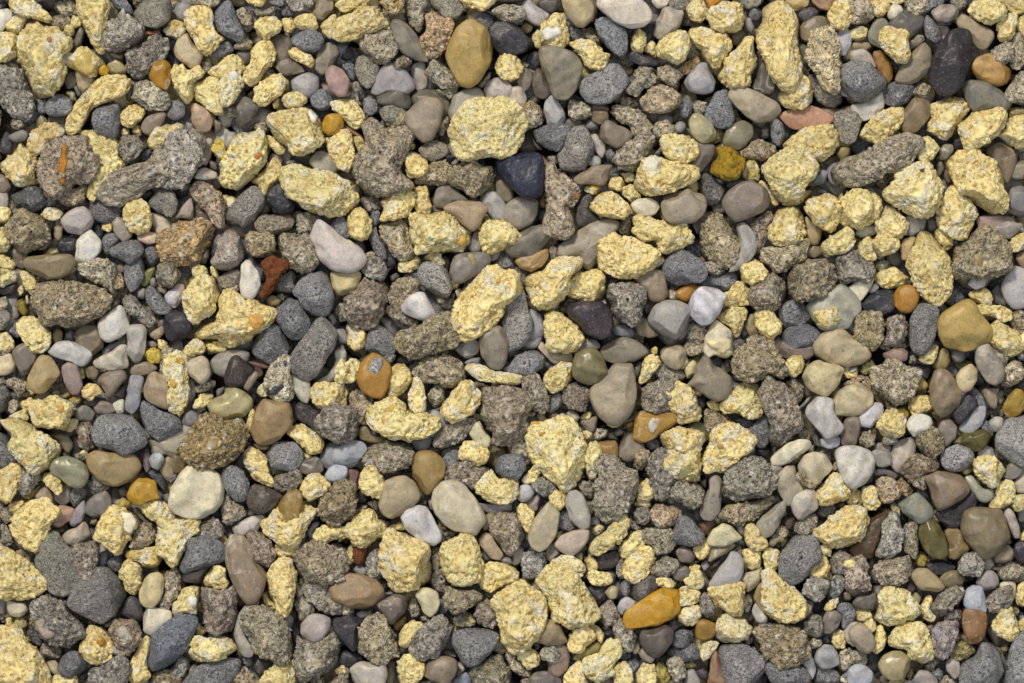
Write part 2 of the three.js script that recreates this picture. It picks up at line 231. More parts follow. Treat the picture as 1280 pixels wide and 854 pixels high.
// ------------------------------------------------------------ the plan: for each patch of the bed its corner, then each stone's kind and layer, outline (or ellipse: middle, half axes, turn), colour, description
const PLAN = [
[0,0,[
['w1',[0,7,5,6,8,9,7,14,3,20,0,24,-5,20,-5,8],[216,214,204]],
['y2',[6,2,12,-4,24,-3,28,4,37,12,36,17,30,15,20,12,10,9]],
['y1',[4,17,10,11,17,12,19,15,15,22,9,25,3,22]],
['y1',[-8,26,0,24,10,26,14,30,14,38,8,43,0,47,-8,44]],
['y2',[19,17,25,14,33,18,40,20,48,26,53,31,51,38,46,42,48,52,46,62,40,66,39,71,26,72,21,61,15,50,14,40,16,24],'biggest pale yellow crust with an amber grain'],
['c1',[38,4,46,-1,54,0,58,6,57,10,48,12,41,8]],
['c1',[40,11,47,10,52,14,50,19,43,22,37,18],[138,124,108]],
['y1',[53,11,59,13,60,18,55,21,51,18]],
['y1',[48,18,53,19,55,24,52,27,46,23]],
['b1',[59,20,62,23,60,32,55,38,53,36,55,28]],
['y2',[57,-3,80,-3,82,5,79,13,78,22,79,36,76,40,71,36,66,27,61,18,58,8],'tall yellow wedge tapering downwards'],
['c2',[80,16,88,14,91,8,95,13,104,17,107,22,105,30,98,34,88,39,80,37,77,28,79,20],[139,135,127],'lumpy grey stone with white crystals'],
['c1',[93,39,102,33,108,27,118,26,125,31,123,40,112,53,102,60,96,55,95,48],[119,114,106]],
['s2',[99,9,105,1,113,-3,126,-1,128,6,126,14,118,20,108,19,100,14]],
['g0',[82,-3,92,-2,97,5,98,10,90,8,83,3]],
['p1',[107,23,113,22,119,23,119,25,113,26,107,25],[154,90,60],'thin brick red splinter'],
['y2',[47,40,55,39,62,34,68,37,73,42,77,46,78,50,72,53,71,57,66,56,56,52,48,48]],
['o2',[74,50,78,48,81,52,79,56,74,55],[201,154,37],'tiny amber bead'],
['q1',[80,47,85,44,90,47,94,51,92,55,85,57,80,54]],
['t0',[80,38,91,40,89,44,84,43]],
['b0',[50,53,56,54,56,63,49,66,47,61]],
['t1',[55,53,62,54,70,59,67,65,60,71],[195,173,132],'cream wedge shaped chip'],
['y2',[94,57,95,66,90,72,78,76,67,81,63,91,59,97,54,99,50,94,51,87,56,81,58,73,69,62,78,58,87,57],'long bent yellow stone like a boomerang'],
['o2',[113,50,118,45,123,44,127,48,127,60,124,67,117,64,111,58],[168,120,28],'smooth mustard yellow pebble'],
['c2',[100,62,106,60,111,60,120,68,125,69,127,76,124,82,114,82,104,78,98,72],[164,156,140]],
['c1',[-8,50,2,50,12,53,17,54,20,62,24,72,24,82,18,88,10,86,3,80,-6,70],[133,129,122]],
['b0',[-3,47,5,44,12,47,14,52,5,50]],
['g1',[34,76,40,71,47,70,52,75,53,82,48,86,38,86,33,82]],
['g0',[26,73,35,74,33,84,27,83]],
['y0',[48,68,54,68,56,74,52,75]],
['n0',[53,64,57,63,60,70,57,72]],
['b0',[96,60,101,61,98,70,95,76,93,72]],
['g2',[70,84,73,81,84,78,89,78,89,91,87,101,81,103,73,100,69,91]],
['y1',[90,84,99,77,108,82,104,90,96,95,90,91]],
]],
[213,0,[
['y2',[11,9,22,5,31,8,31,18,33,24,39,28,33,34,29,40,20,38,18,31,14,26,10,16]],
['g2',[32,10,39,1,44,1,48,8,51,17,55,26,50,31,42,27,34,21],'big blue grey stone with a pale glint'],
['n1',[3,4,10,0,15,4,11,14,6,13,3,9],[143,140,140]],
['y1',[-7,22,-3,17,2,14,6,15,10,19,9,25,5,30,-2,26],[201,185,131]],
['t1',[2,38,6,29,12,25,14,29,19,35,24,40,20,49,14,50,6,44],[200,180,140],'blocky cream pebble'],
['g1',[29,42,34,35,42,30,47,37,38,43]],
['y2',[1,51,8,48,13,53,20,47,25,56,17,61,17,72,12,78,7,73,2,63]],
['y1',[28,52,36,46,45,40,51,42,56,50,52,55,44,56,38,60,30,56]],
['y2',[36,60,43,53,51,56,55,63,50,71,46,76,40,79,36,71],[228,220,174]],
['y1',[17,63,27,58,34,58,36,66,36,76,39,83,31,84,24,77,18,73]],
['w1',[15,79,18,77,27,82,31,90,28,97,20,98,16,90],[184,159,134],'cream pebble stained pale orange'],
['y2',[60,38,68,31,75,32,79,38,77,46,70,53,66,62,60,64,55,58,57,50,61,46]],
['y2',[62,66,70,60,76,56,82,56,86,61,83,69,75,75,69,79,63,76]],
['y1',[75,76,81,72,81,80,77,81]],
['b0',[70,30,76,26,84,25,90,29,91,38,84,48,78,46,79,36],[133,120,102]],
['b1',[78,50,82,45,88,43,96,47,100,53,93,55,84,56],[119,106,90]],
['y2',[88,38,93,35,98,38,104,41,108,45,105,51,99,47,91,44],'small yellow bone shaped chip'],
['g2',[91,28,97,23,106,22,113,25,114,32,107,40,99,37,92,33]],
['n1',[110,36,119,31,125,37,123,46,114,56,107,50],[125,118,104]],
['w1',[90,60,96,56,104,54,110,58,110,66,103,72,97,72,91,66],[154,152,154],'glassy grey white crystal pebble'],
['p2',[116,54,121,49,128,52,134,60,131,71,125,71,118,66],[163,130,122],'dusty pink flat pebble'],
['g1',[104,73,112,66,120,70,122,77,115,83,107,80]],
['y2',[84,72,89,68,97,70,103,74,96,80,88,82,85,77]],
['y2',[63,18,69,12,77,12,83,18,80,24,71,30,64,26]],
['y1',[83,14,89,13,94,19,91,24,85,23]],
['y2',[92,15,99,10,107,11,110,20,105,23,96,21]],
['y2',[111,19,120,11,124,12,124,22,120,28,114,24]],
['t1',[105,9,108,2,112,-3,120,0,121,6,115,14,110,14]],
['c1',[49,9,53,5,57,8,62,14,60,19,53,17]],
['c1',[59,5,70,7,77,4,77,8,70,12,64,11]],
['c0',[52,14,66,12,62,20,56,23]],
['y2',[55,-2,72,-2,70,3,66,5,58,2]],
['c2',[85,-3,104,-3,106,4,98,9,90,7],[142,137,130]],
['g1',[73,0,84,-1,84,4,76,4]],
['g0',[82,5,88,4,92,9,90,13,83,11]],
['c1',[11,0,24,-4,38,-3,34,4,20,5]],
['c1',[47,34,54,28,61,30,60,36,51,37]],
['b0',[54,42,7,6,0],[90,80,72]],
['b1',[48,82,53,72,60,74,67,80,60,88,52,90],[111,104,96]],
['g1',[0,76,6,73,10,78,10,86,3,89,-4,86]],
['c0',[27,48,4,6,0]],
['g0',[127,37,6,5,0]],
['t0',[86,63,3,5,0]],
['b0',[80,70,84,72,85,84,78,85]],
['c0',[40,80,48,78,50,86,42,88]],
]],
[426,0,[
['y1',[-4,3,4,-3,22,-3,18,4,10,8,2,9]],
['y3',[-4,18,2,13,12,8,24,5,29,9,35,15,36,19,29,22,22,24,12,29,2,31,-4,28],'knobbly bright yellow stone near the top edge'],
['b2',[37,20,40,15,46,16,52,21,58,28,61,38,65,45,58,45,48,40,42,34,38,27],[127,118,103],'pointed taupe leaf shaped pebble'],
['c2',[14,34,19,26,30,22,36,23,41,35,40,41,33,46,26,47,18,40]],
['s1',[12,43,20,41,29,49,27,57,20,66,14,61,11,52]],
['n1',[23,68,26,58,32,49,38,46,47,51,53,59,55,65,48,70,36,66,28,70],[155,151,152],'pale lilac grey smooth slab'],
['c2',[39,48,41,42,47,41,53,46,50,50,41,52],[111,102,86]],
['n0',[51,52,55,47,62,46,64,54,64,64,56,67],[168,163,156]],
['b1',[27,70,34,64,42,63,50,67,52,74,50,81,38,79,28,77],[96,90,80]],
['b0',[52,72,62,65,70,67,80,74,80,85,70,90,60,88],[106,102,87]],
['t2',[49,84,55,77,64,73,72,74,76,80,74,92,68,103,62,106,54,99,49,91],[163,147,125],'smooth grey beige oval pebble'],
['o3',[81,34,86,23,93,17,99,16,108,22,113,31,113,41,109,50,103,60,96,64,89,62,83,52,79,42],[176,147,90],'large smooth orange tan oval pebble'],
['c2',[63,12,68,8,75,12,84,17,82,26,79,35,74,40,66,43,61,38,60,28,65,22],[168,143,114]],
['c1',[47,4,55,-3,64,-2,64,8,61,18,58,24,52,19,49,10]],
['s1',[65,-3,85,-3,92,5,88,12,80,15,74,9,67,4]],
['c2',[29,0,46,-3,46,6,41,11,34,8],[176,154,106]],
['c2',[63,55,67,46,74,46,82,54,87,59,86,65,76,66,69,61],[138,132,116]],
['c1',[70,66,80,66,88,64,86,70,79,73,72,70]],
['w1',[80,85,84,72,92,67,102,66,106,70,107,78,98,86,90,92],[163,159,148]],
['w1',[107,68,110,61,116,57,124,60,129,66,126,76,117,75,109,76],[185,178,176]],
['k2',[111,22,116,17,123,17,134,22,140,30,138,38,128,41,117,39,112,31],[60,58,64]],
['g0',[98,14,104,8,109,8,114,14,111,22,105,19]],
['c2',[113,9,118,4,127,3,136,6,137,14,128,18,118,14]],
['y2',[88,0,92,-3,117,-3,112,4,104,8,97,5]],
['y2',[115,50,118,42,124,39,130,43,136,48,134,56,128,60,118,57]],
['c0',[102,64,108,57,112,52,111,60,106,66]],
['y1',[-8,77,0,74,8,73,14,79,18,88,10,92,-2,86]],
['g1',[16,75,21,70,26,75,27,82,22,86,17,82]],
['s0',[7,62,13,60,16,68,9,71]],
['k0',[16,70,3,5,0]],
['s1',[28,83,33,79,46,79,49,84,46,92,34,92]],
['k0',[0,36,6,34,10,40,6,44,0,44]],
['g0',[0,48,8,46,12,54,10,60,5,56]],
['t0',[37,12,46,8,48,16,42,15]],
['g0',[20,3,28,3,32,9,26,6]],
]],
[640,0,[
['w1',[6,7,9,1,13,-1,18,4,24,8,28,10,25,15,22,19,15,17,9,13],[176,172,171],'pale grey bean shaped pebble'],
['b0',[19,1,27,-3,37,-3,36,4,30,10,23,7],[90,85,80]],
['t2',[37,0,42,-3,55,-3,61,5,60,13,54,19,49,19,42,13],[179,160,120]],
['w3',[65,0,72,-4,90,-4,100,3,104,10,103,15,97,20,88,21,79,17,70,10,65,5],[208,201,188],'large cream white pebble with a shallow dent'],
['s1',[-2,4,3,3,9,14,7,18,-3,18]],
['y2',[24,17,31,10,38,11,42,19,43,28,38,36,30,37,23,33,21,24]],
['y1',[15,27,20,22,23,32,18,36]],
['g0',[42,17,49,20,51,27,45,30,42,25]],
['y2',[43,33,50,29,58,29,64,34,67,39,73,40,71,46,66,53,59,51,54,47,52,41]],
['g2',[62,16,70,13,78,18,86,24,86,35,81,42,73,37,66,28],'blue grey diamond shaped stone'],
['n3',[22,36,29,35,38,37,47,41,52,50,50,58,47,66,41,73,33,73,28,66,24,54,21,42],[128,122,105],'smooth grey green teardrop pebble'],
['g2',[50,61,57,57,66,54,71,48,80,49,86,54,87,61,80,71,72,77,58,76,53,70],[128,129,132],'wide speckled grey rock'],
['y3',[107,35,113,29,118,25,125,23,130,25,132,32,129,42,122,48,115,44,108,42]],
['y1',[90,27,94,22,99,24,100,31,98,38,93,38,88,34]],
['y0',[100,32,106,30,108,38,107,43,100,38]],
['k1',[86,40,93,38,103,42,109,46,107,49,97,49,88,45]],
['w1',[105,25,109,14,113,6,119,5,128,8,126,17,121,25,112,29],[174,165,152],'grey white prism shaped stone'],
['w1',[104,0,110,-3,119,-3,116,4,109,6],[207,197,181]],
['s1',[117,2,122,-2,131,-2,133,4,126,8,119,5]],
['c2',[90,55,96,49,103,50,109,58,105,64,98,65,95,72,88,70,86,65,92,60]],
['c2',[96,73,102,68,107,62,115,63,121,68,126,74,123,79,114,83,104,84,98,80],[160,144,120]],
['c1',[110,51,116,48,124,50,127,56,122,64,115,62,109,57]],
['c0',[82,72,90,72,96,78,88,81,82,78]],
['b1',[5,62,3,55,10,50,15,55,14,63,9,68],[138,125,112]],
['w1',[-2,66,6,64,11,72,10,78,3,82,-3,80],[192,184,170]],
['b1',[15,60,18,50,23,51,26,60,29,69,24,73,17,72],[110,98,86]],
['w1',[24,83,25,76,30,71,35,77,40,86,36,96,28,94],[176,176,178]],
['c1',[42,80,44,74,51,75,58,80,58,88,44,90]],
['t0',[65,81,7,5,0],[141,118,96]],
['c1',[75,80,81,78,92,82,100,88,94,94,80,92]],
['c1',[5,82,15,75,22,80,22,90,12,96,4,92],[156,140,108]],
['k0',[17,45,6,7,0]],
['c0',[9,48,4,4,0]],
['t0',[11,20,5,4,0],[138,122,88]],
['c0',[53,26,58,23,63,25,66,32,60,32]],
['b0',[61,8,3,7,0]],
]],
[853,0,[
['y1',[3,7,8,0,14,-3,19,5,19,12,13,17,8,14],[221,210,160]],
['o1',[17,0,24,-4,30,0,22,6],[197,130,31],'orange amber chip at the top edge'],
['y3',[19,10,25,4,33,1,41,3,45,9,46,16,41,24,33,24,24,21,20,15]],
['y2',[6,24,13,21,24,23,32,26,37,33,32,43,25,51,18,45,13,36,8,31]],
['y2',[26,58,30,50,35,42,42,36,47,29,53,29,52,37,56,48,51,57,50,64,44,63,36,66]],
['y3',[60,7,67,2,73,2,82,8,87,14,86,30,89,45,87,58,81,66,75,66,68,60,64,52,61,42,57,34,55,24,61,16],'tall oblong yellow block near the top edge'],
['y2',[73,68,80,65,88,54,94,59,98,70,96,79,87,81,75,79,72,74]],
['c3',[95,26,102,21,111,19,115,26,118,38,117,55,117,68,109,69,102,60,98,51,94,48],[184,168,136],'tall cream grey crust with dark flecks'],
['s0',[95,57,100,56,105,64,112,70,119,68,121,75,115,80,104,77,98,68]],
['g0',[117,42,121,46,119,56,116,50]],
['b1',[88,21,92,15,100,12,107,13,110,19,103,25,95,31,90,28],[141,126,100]],
['w1',[117,23,123,20,127,26,126,34,122,41,118,40,116,32],[189,189,198]],
['y2',[108,10,114,3,118,-2,125,-1,127,8,126,17,119,23,112,19]],
['t1',[77,0,83,-3,95,-3,94,4,86,8,80,5],[191,163,92]],
['p1',[97,0,105,-4,117,-3,112,7,104,6],[160,122,88]],
['k1',[86,10,95,4,102,8,99,13,92,16],[92,90,94]],
['w1',[1,61,7,53,14,47,18,47,25,58,23,68,16,70,8,68,3,65],[160,160,165],'glassy grey faceted pebble'],
['b1',[52,64,55,56,60,46,65,53,70,62,67,71,58,69],[101,93,85]],
['t2',[34,71,42,64,52,67,62,72,71,77,73,84,68,90,58,92,49,87,42,80],[176,162,135],'long beige pebble, pointed at one end'],
['g1',[19,80,25,70,33,66,36,74,39,86,34,94,22,94,18,88]],
['g1',[3,80,5,7,0]],
['c1',[8,80,12,74,19,77,17,84,10,85]],
['c1',[4,46,11,41,14,46,11,51,2,56,-4,52],[160,133,96]],
['p1',[73,86,80,82,96,78,108,84,114,88,108,94,95,97,82,95],[176,128,98],'flat salmon pink stone'],
['w1',[118,60,122,49,127,46,131,52,131,66,126,72,119,70],[169,170,175]],
['b0',[91,40,6,8,0],[125,119,109]],
['b0',[43,27,6,6,0],[122,108,85]],
['n1',[47,15,51,13,54,20,52,24,48,20]],
['k0',[55,10,5,5,0],[102,104,106]],
['s0',[42,0,60,-3,58,4,48,6]],
['t0',[124,40,4,6,0]],
]],
[1066,0,[
['c2',[-6,4,2,-1,10,0,15,7,15,14,9,18,-2,16],[165,154,133]],
['y1',[11,0,15,-3,22,-2,28,4,24,11,18,12,14,7]],
['w1',[27,10,30,3,36,4,38,8,33,14,28,14],[220,214,194]],
['c1',[39,3,43,-2,56,-2,55,6,49,11,42,8]],
['y0',[31,-1,9,4,0]],
['g1',[55,3,60,-2,65,4,58,8,52,9]],
['b2',[59,8,66,3,73,3,79,7,79,12,71,17,63,15],[155,142,130],'pinkish taupe pebble by the top edge'],
['y3',[87,5,92,-2,106,-2,112,5,114,10,109,16,101,18,92,14,87,10]],
['y1',[109,-2,130,-2,132,8,124,10,117,8],[207,192,138]],
['y2',[108,18,115,12,122,8,123,16,122,24,118,31,109,30]],
['y1',[123,14,130,10,133,24,127,27,122,22]],
['t2',[78,17,82,11,88,13,96,19,104,23,105,28,99,36,93,36,86,26,80,21],[171,151,120],'tan thumb shaped pebble'],
['k3',[57,55,60,43,66,34,72,25,80,22,87,25,89,33,88,45,84,55,80,65,71,71,63,68,58,61],[46,43,47],'large black oval pebble'],
['g1',[54,17,56,11,60,15,65,20,68,27,62,32,56,28]],
['b1',[27,18,34,11,41,7,48,9,53,13,53,19,46,25,40,30,32,24],[95,90,85]],
['n1',[12,25,16,16,23,13,28,17,24,25,22,35,14,32],[135,135,120]],
['y3',[20,24,25,20,33,22,40,22,42,32,42,43,38,47,30,44,24,38,20,30]],
['y1',[0,22,7,19,12,21,10,29,2,30,-5,26]],
['t2',[33,58,39,45,46,37,53,32,59,36,60,42,56,53,49,61,42,62,34,60],[151,136,112],'smooth tan egg shaped pebble'],
['s1',[43,31,48,26,53,26,54,30,48,35,43,37]],
['g3',[-8,50,2,46,12,48,20,53,26,60,23,67,10,77,0,74,-8,66],[119,120,122],'round fine grey stone'],
['w1',[0,78,10,77,20,70,23,68,24,80,19,85,10,90,2,88],[218,216,203],'bright white angular stone'],
['o1',[16,39,22,38,28,46,31,50,30,58,26,62,20,53,17,46],[156,113,58]],
['w1',[0,38,8,36,14,41,18,50,10,48,-1,46],[184,176,168]],
['t0',[7,34,8,4,0]],
['g1',[23,66,30,62,38,60,45,63,46,69,41,76,33,80,25,76],[95,96,100]],
['c1',[46,67,49,63,56,60,60,66,55,72,48,73]],
['y1',[59,81,66,75,75,70,84,76,87,84,83,92,75,101,70,103,62,99,56,94]],
['t1',[40,80,46,74,53,72,58,77,58,88,48,98,41,100,36,94],[143,122,92]],
['y2',[13,90,22,84,30,80,39,80,37,92,30,100,20,107,10,105,5,100]],
['o2',[89,49,94,43,102,40,107,42,113,47,119,52,118,59,110,64,102,62,93,57],[169,130,72],'caramel orange oval pebble'],
['n2',[82,64,88,60,98,61,110,66,115,71,118,77,112,84,106,80,98,81,91,83,86,75],[111,110,98],'olive grey arrowhead shaped stone'],
['c2',[103,40,110,33,117,31,121,37,117,46,110,51,104,48]],
['c1',[118,35,124,24,130,26,132,45,124,52,119,50]],
['c2',[115,70,120,60,128,53,136,58,136,74,126,78,117,75]],
['s1',[72,0,84,-3,86,4,80,8]],
['c1',[118,80,126,79,131,86,126,92,118,88],[138,125,80]],
]],
[0,142,[
['y1',[2,37,9,29,14,21,19,26,26,31,27,38,26,45,28,52,20,54,12,53,5,45,1,40]],
['y1',[20,22,25,12,33,8,40,8,48,13,46,17,38,21,34,29,26,30,21,26],[205,187,134],'honey translucent crust with a white glint'],
['q0',[25,6,29,0,34,4,33,10,26,10]],
['n1',[5,17,11,13,16,12,20,15,18,20,9,21],[128,124,119]],
['c2',[27,37,33,29,38,22,46,18,56,18,64,19,66,26,72,34,73,42,67,50,56,52,50,56,46,62,37,62,33,55,30,46],[143,129,113],'large brown crusty lump with an orange vein'],
['r+',[48,22,51,25,51,34,52,38,49,44,49,51,46,53,44,45,45,35],[176,124,44],'orange vein sliver'],
['c1',[42,65,48,57,56,55,63,53,64,60,58,68,50,70],[141,127,108]],
['y1',[59,15,66,13,74,16,84,18,88,22,87,30,93,37,90,42,83,46,78,52,74,59,69,65,65,58,67,50,72,44,68,32,64,22]],
['c2',[88,19,93,15,101,17,107,23,104,29,99,35,93,36,89,30],[127,120,111]],
['c2',[75,62,77,54,84,45,95,40,106,37,113,30,122,23,130,17,140,14,149,17,151,26,145,36,139,44,133,51,122,54,110,55,104,63,98,63,92,69,84,67],[142,133,119],'long craggy grey brown stone'],
['g1',[6,62,14,57,24,54,32,55,34,63,31,70,22,73,13,69],[85,86,90]],
['y1',[-4,72,3,69,8,72,6,79,2,82,-5,80]],
['w2',[45,80,50,74,57,70,62,69,67,74,69,80,67,87,60,90,51,89],[179,172,168],'lilac white smooth cobble'],
['y1',[29,76,34,70,40,70,46,74,43,78,37,80]],
['g1',[66,73,72,64,78,64,85,68,90,71,88,78,80,82,72,80],[95,95,98]],
['y2',[92,72,97,65,104,64,110,68,113,77,112,85,105,89,97,87,93,80]],
['g1',[111,64,116,57,122,56,129,59,131,68,128,76,119,74,113,70],[119,116,110]],
['w0',[112,74,118,75,126,82,127,90,120,96,114,90],[205,195,171]],
['t0',[40,78,44,78,45,88,40,90],[160,144,104]],
['b0',[-5,45,3,46,7,54,4,60,-4,60]],
['n0',[-4,58,4,59,5,68,-2,74],[160,154,146]],
['k0',[3,22,5,8,0]],
['n2',[105,9,110,2,118,-1,124,0,120,8,112,16,107,14],[125,112,98]],
['y2',[111,20,116,11,122,7,130,10,134,16,128,22,120,27,112,24]],
['c1',[7,8,10,3,15,4,17,9,12,12]],
['c1',[12,0,22,-2,22,3,16,5]],
['y0',[97,12,101,8,105,10,104,17,99,16]],
['y0',[88,13,92,10,96,13,94,18,90,17]],
['g0',[105,28,112,26,110,34,104,38]],
['k0',[108,60,6,4,-.6]],
['g0',[36,65,7,4,0]],
['y1',[49,5,58,8,60,14,54,16,49,12]],
['y0',[68,49,77,45,77,54,69,60]],
['y0',[66,60,71,60,72,64,67,65]],
['c2',[5,84,10,76,17,72,25,74,32,79,37,86,35,95,28,101,17,103,8,98,4,92],[141,129,102],'round sandy brown stone'],
['y1',[76,82,82,82,82,88,75,87]],
['b1',[81,80,86,76,92,79,98,88,96,93,91,96,86,90],[155,144,128]],
]],
[213,142,[
['c2',[-6,20,2,14,10,14,16,16,20,22,22,30,25,34,18,42,14,50,6,56,-4,54,-12,48,-12,30],[150,144,138],'pale grey rough rock with a crystal cavity'],
['y1',[-3,9,5,6,9,8,9,13,2,14,-4,13]],
['t0',[20,24,27,17,31,20,29,32,26,39,22,36],[184,171,148]],
['w1',[17,48,21,41,26,40,34,44,33,48,25,49],[201,195,180],'small white curved pebble'],
['y2',[30,26,35,19,39,20,41,27,42,31,37,35,33,31],[201,181,90]],
['y2',[37,47,39,36,43,28,44,20,51,14,59,14,66,12,71,19,71,28,70,36,63,47,56,52,50,57,44,55,37,49],'fist sized yellow stone with an orange spot'],
['n0',[40,13,48,14,47,19,42,27,39,24],[155,154,152]],
['y3',[73,5,80,0,90,-2,104,-4,111,4,114,15,112,23,106,26,98,31,92,29,87,24,80,20,76,14],'rounded yellow lump with a white cap'],
['y1',[71,16,77,18,85,25,84,30,78,29,73,23]],
['y1',[59,50,66,45,72,38,77,33,82,38,84,47,79,53,74,58,71,62,65,54]],
['k2',[72,60,75,56,81,52,84,56,87,62,92,68,91,72,83,74,76,70,72,66],[38,40,46],'glossy black obsidian like chip'],
['y3',[84,52,85,43,90,39,99,40,108,44,118,45,126,48,138,52,139,58,136,66,130,73,120,74,112,75,103,73,96,66,88,62],'big pale yellow stone lying sideways'],
['t2',[103,36,108,29,113,27,118,30,125,39,123,43,117,46,108,42],[163,152,128],'beige kite shaped pebble'],
['c0',[85,37,90,34,97,37,104,41,98,42,90,39]],
['o2',[113,8,116,2,121,0,127,2,129,9,124,15,118,16,114,13],[181,138,42],'round mustard amber pebble'],
['y2',[118,26,121,19,127,12,133,14,136,22,137,32,134,40,127,42,122,34]],
['y1',[114,19,119,16,122,18,118,24]],
['c1',[15,57,20,52,26,50,33,56,39,62,41,70,40,81,36,85,31,80,25,72,18,64],[160,143,126]],
['g1',[40,76,46,68,53,60,61,54,68,57,70,66,69,72,62,79,56,84,46,83,40,80],[123,119,110]],
['y0',[41,62,47,61,50,64,46,71,42,70]],
['s1',[62,83,68,76,80,75,88,74,92,78,90,85,83,90,68,90],[138,128,114]],
['c0',[90,73,100,73,112,76,114,84,100,88,92,82]],
['g1',[118,85,123,78,130,77,137,81,138,90,128,94,120,92]],
['w0',[108,83,113,83,116,87,109,88]],
['c1',[-10,98,-8,90,0,84,8,78,18,79,30,82,32,90,30,97,22,106,12,113,2,113,-6,109],[160,134,95]],
['n1',[2,78,8,70,15,62,17,78,10,77],[151,140,132]],
['b0',[17,71,25,73,28,80,22,81,17,78],[109,101,96]],
['s1',[-6,60,2,60,5,67,2,76,-5,76]],
['b1',[48,5,52,10,58,7,62,2,56,-4,50,-2],[92,84,72]],
['c0',[61,8,68,6,73,8,70,13,63,12]],
['n0',[10,5,17,7,18,14,12,14]],
['b0',[32,4,37,6,37,12,33,14]],
['b0',[28,34,34,37,34,42,29,41],[122,109,96]],
['n0',[8,53,15,52,12,57,6,58]],
['k0',[56,60,8,6,0]],
['b0',[78,34,5,5,0]],
]],
[426,142,[
['y1',[1,1,8,-4,18,-2,19,4,15,9,9,11,4,7]],
['p0',[2,8,8,10,14,14,17,19,10,16,4,12],[154,106,90]],
['c2',[16,10,22,5,28,8,34,13,42,11,48,10,53,16,51,25,48,33,44,38,43,46,50,47,53,54,45,57,37,60,28,60,19,60,12,52,8,42,12,32,20,26,18,18],[147,136,119],'big knobbly brown grey conglomerate'],
['c1',[31,1,36,-5,46,-4,50,2,48,8,39,12,33,8],[141,132,104]],
['y1',[-6,16,0,12,8,15,10,24,11,32,8,40,4,43,-4,40]],
['y1',[9,18,14,16,18,21,18,27,14,30,11,25]],
['y2',[48,30,53,28,60,31,65,38,64,43,58,47,50,47,49,40]],
['s1',[57,26,64,22,70,18,77,22,81,28,76,32,68,35,61,32]],
['c1',[55,49,63,42,68,36,76,34,82,41,82,49,76,53,64,53,57,53],[143,130,104]],
['y3',[80,12,86,3,95,-8,104,-11,113,-9,122,-12,131,-6,137,4,136,15,133,23,128,29,118,32,108,31,98,34,88,32,84,22],'largest yellow porous lump, wide with honeycomb pits'],
['c2',[84,40,92,36,98,34,103,38,112,40,115,46,113,54,107,59,98,62,90,57,82,53,81,47],[138,128,104]],
['t+',[98,36,102,32,108,32,113,36,113,40,104,42,98,41],[192,170,132]],
['o1',[89,35,94,33,97,36,92,37],[168,117,48]],
['k3',[115,36,120,33,127,31,136,29,144,29,149,32,151,40,150,50,150,58,145,62,138,63,131,58,124,50,117,44],[37,43,64],'midnight blue rock with a glassy sparkle'],
['b1',[69,64,72,56,79,53,84,56,93,63,95,66,85,65,78,70,71,69],[126,116,104],'grey brown smooth pointed pebble'],
['t3',[77,71,83,67,94,65,104,66,110,71,106,76,103,84,98,88,92,83,86,79],[181,154,120],'pinkish beige rounded triangle pebble'],
['n1',[105,64,110,58,117,59,122,66,125,72,122,79,113,78,108,71],[154,154,152]],
['b1',[116,52,121,49,127,54,129,62,124,66,117,61],[127,114,88]],
['y2',[29,65,36,61,46,57,52,57,55,62,54,70,49,76,40,78,29,80,32,72]],
['y1',[54,57,58,54,64,55,66,63,68,70,65,75,57,75,55,66]],
['y2',[51,80,56,75,65,75,75,73,80,73,85,78,92,83,98,88,96,98,88,103,76,103,64,103,58,104,53,98,51,90]],
['y2',[-20,60,-12,52,-4,50,2,52,7,57,13,61,13,67,7,72,0,76,-10,76,-16,70]],
['y2',[3,83,8,74,13,71,20,75,23,82,21,90,14,95,6,92]],
['c0',[14,63,24,61,30,65,28,72,18,73],[107,98,85]],
['g0',[22,74,29,72,29,82,24,86]],
['c1',[29,83,36,79,44,78,50,84,52,96,54,104,50,109,41,107,35,98,30,92],[156,143,118]],
['k0',[76,36,3,4,0]],
['n1',[82,37,86,33,88,36,85,39]],
['n0',[76,31,82,28,84,32,79,34]],
['c1',[72,10,75,3,80,2,80,10,76,17,73,15],[135,131,122]],
['n0',[80,-2,88,-3,94,0,90,6,82,8]],
['y0',[46,45,52,48,53,54,47,56]],
['n0',[68,73,73,70,77,72,72,74]],
['y2',[103,84,108,76,114,78,120,80,130,86,134,93,130,99,122,100,114,104,107,103,105,95]],
['y0',[51,24,54,20,56,24,53,27]],
['c0',[4,47,9,50,7,55,3,51]],
]],
[640,142,[
['g2',[15,12,22,10,32,8,42,8,45,12,39,21,35,28,26,26,18,20],[99,102,108],'slate blue wedge shaped stone'],
['g2',[40,16,46,11,54,10,58,17,62,28,59,36,52,43,44,44,37,41,35,32,37,24],[130,125,116],'grey sandstone lump with a dark red pit'],
['n2',[66,12,71,5,78,8,86,12,90,16,86,21,79,26,72,22,65,19],[128,118,103],'taupe angular shiny pebble'],
['w1',[59,17,63,15,68,22,70,27,67,33,62,27],[184,178,172]],
['c2',[79,29,85,23,93,17,101,13,107,19,104,27,98,36,92,43,84,42,78,38,77,32],[145,136,118]],
['g1',[69,29,74,25,79,28,76,34,71,34]],
['c1',[74,-2,88,-4,98,0,104,6,105,11,97,16,90,15,88,8,80,4]],
['c1',[105,12,109,6,117,5,124,10,123,16,114,18,108,19]],
['y2',[110,20,117,16,127,16,137,20,139,30,130,38,121,36,112,28]],
['y3',[91,52,96,42,98,35,106,32,112,34,119,37,127,39,137,40,138,48,130,53,122,58,113,59,101,62,94,57],'long yellow stone with a cream white knob'],
['t2',[46,49,53,42,62,39,76,38,73,44,68,54,58,52,50,53],[152,132,106]],
['y1',[54,54,64,53,68,55,62,61,55,58],[196,176,96]],
['y1',[72,54,75,48,81,47,85,52,82,57,75,57]],
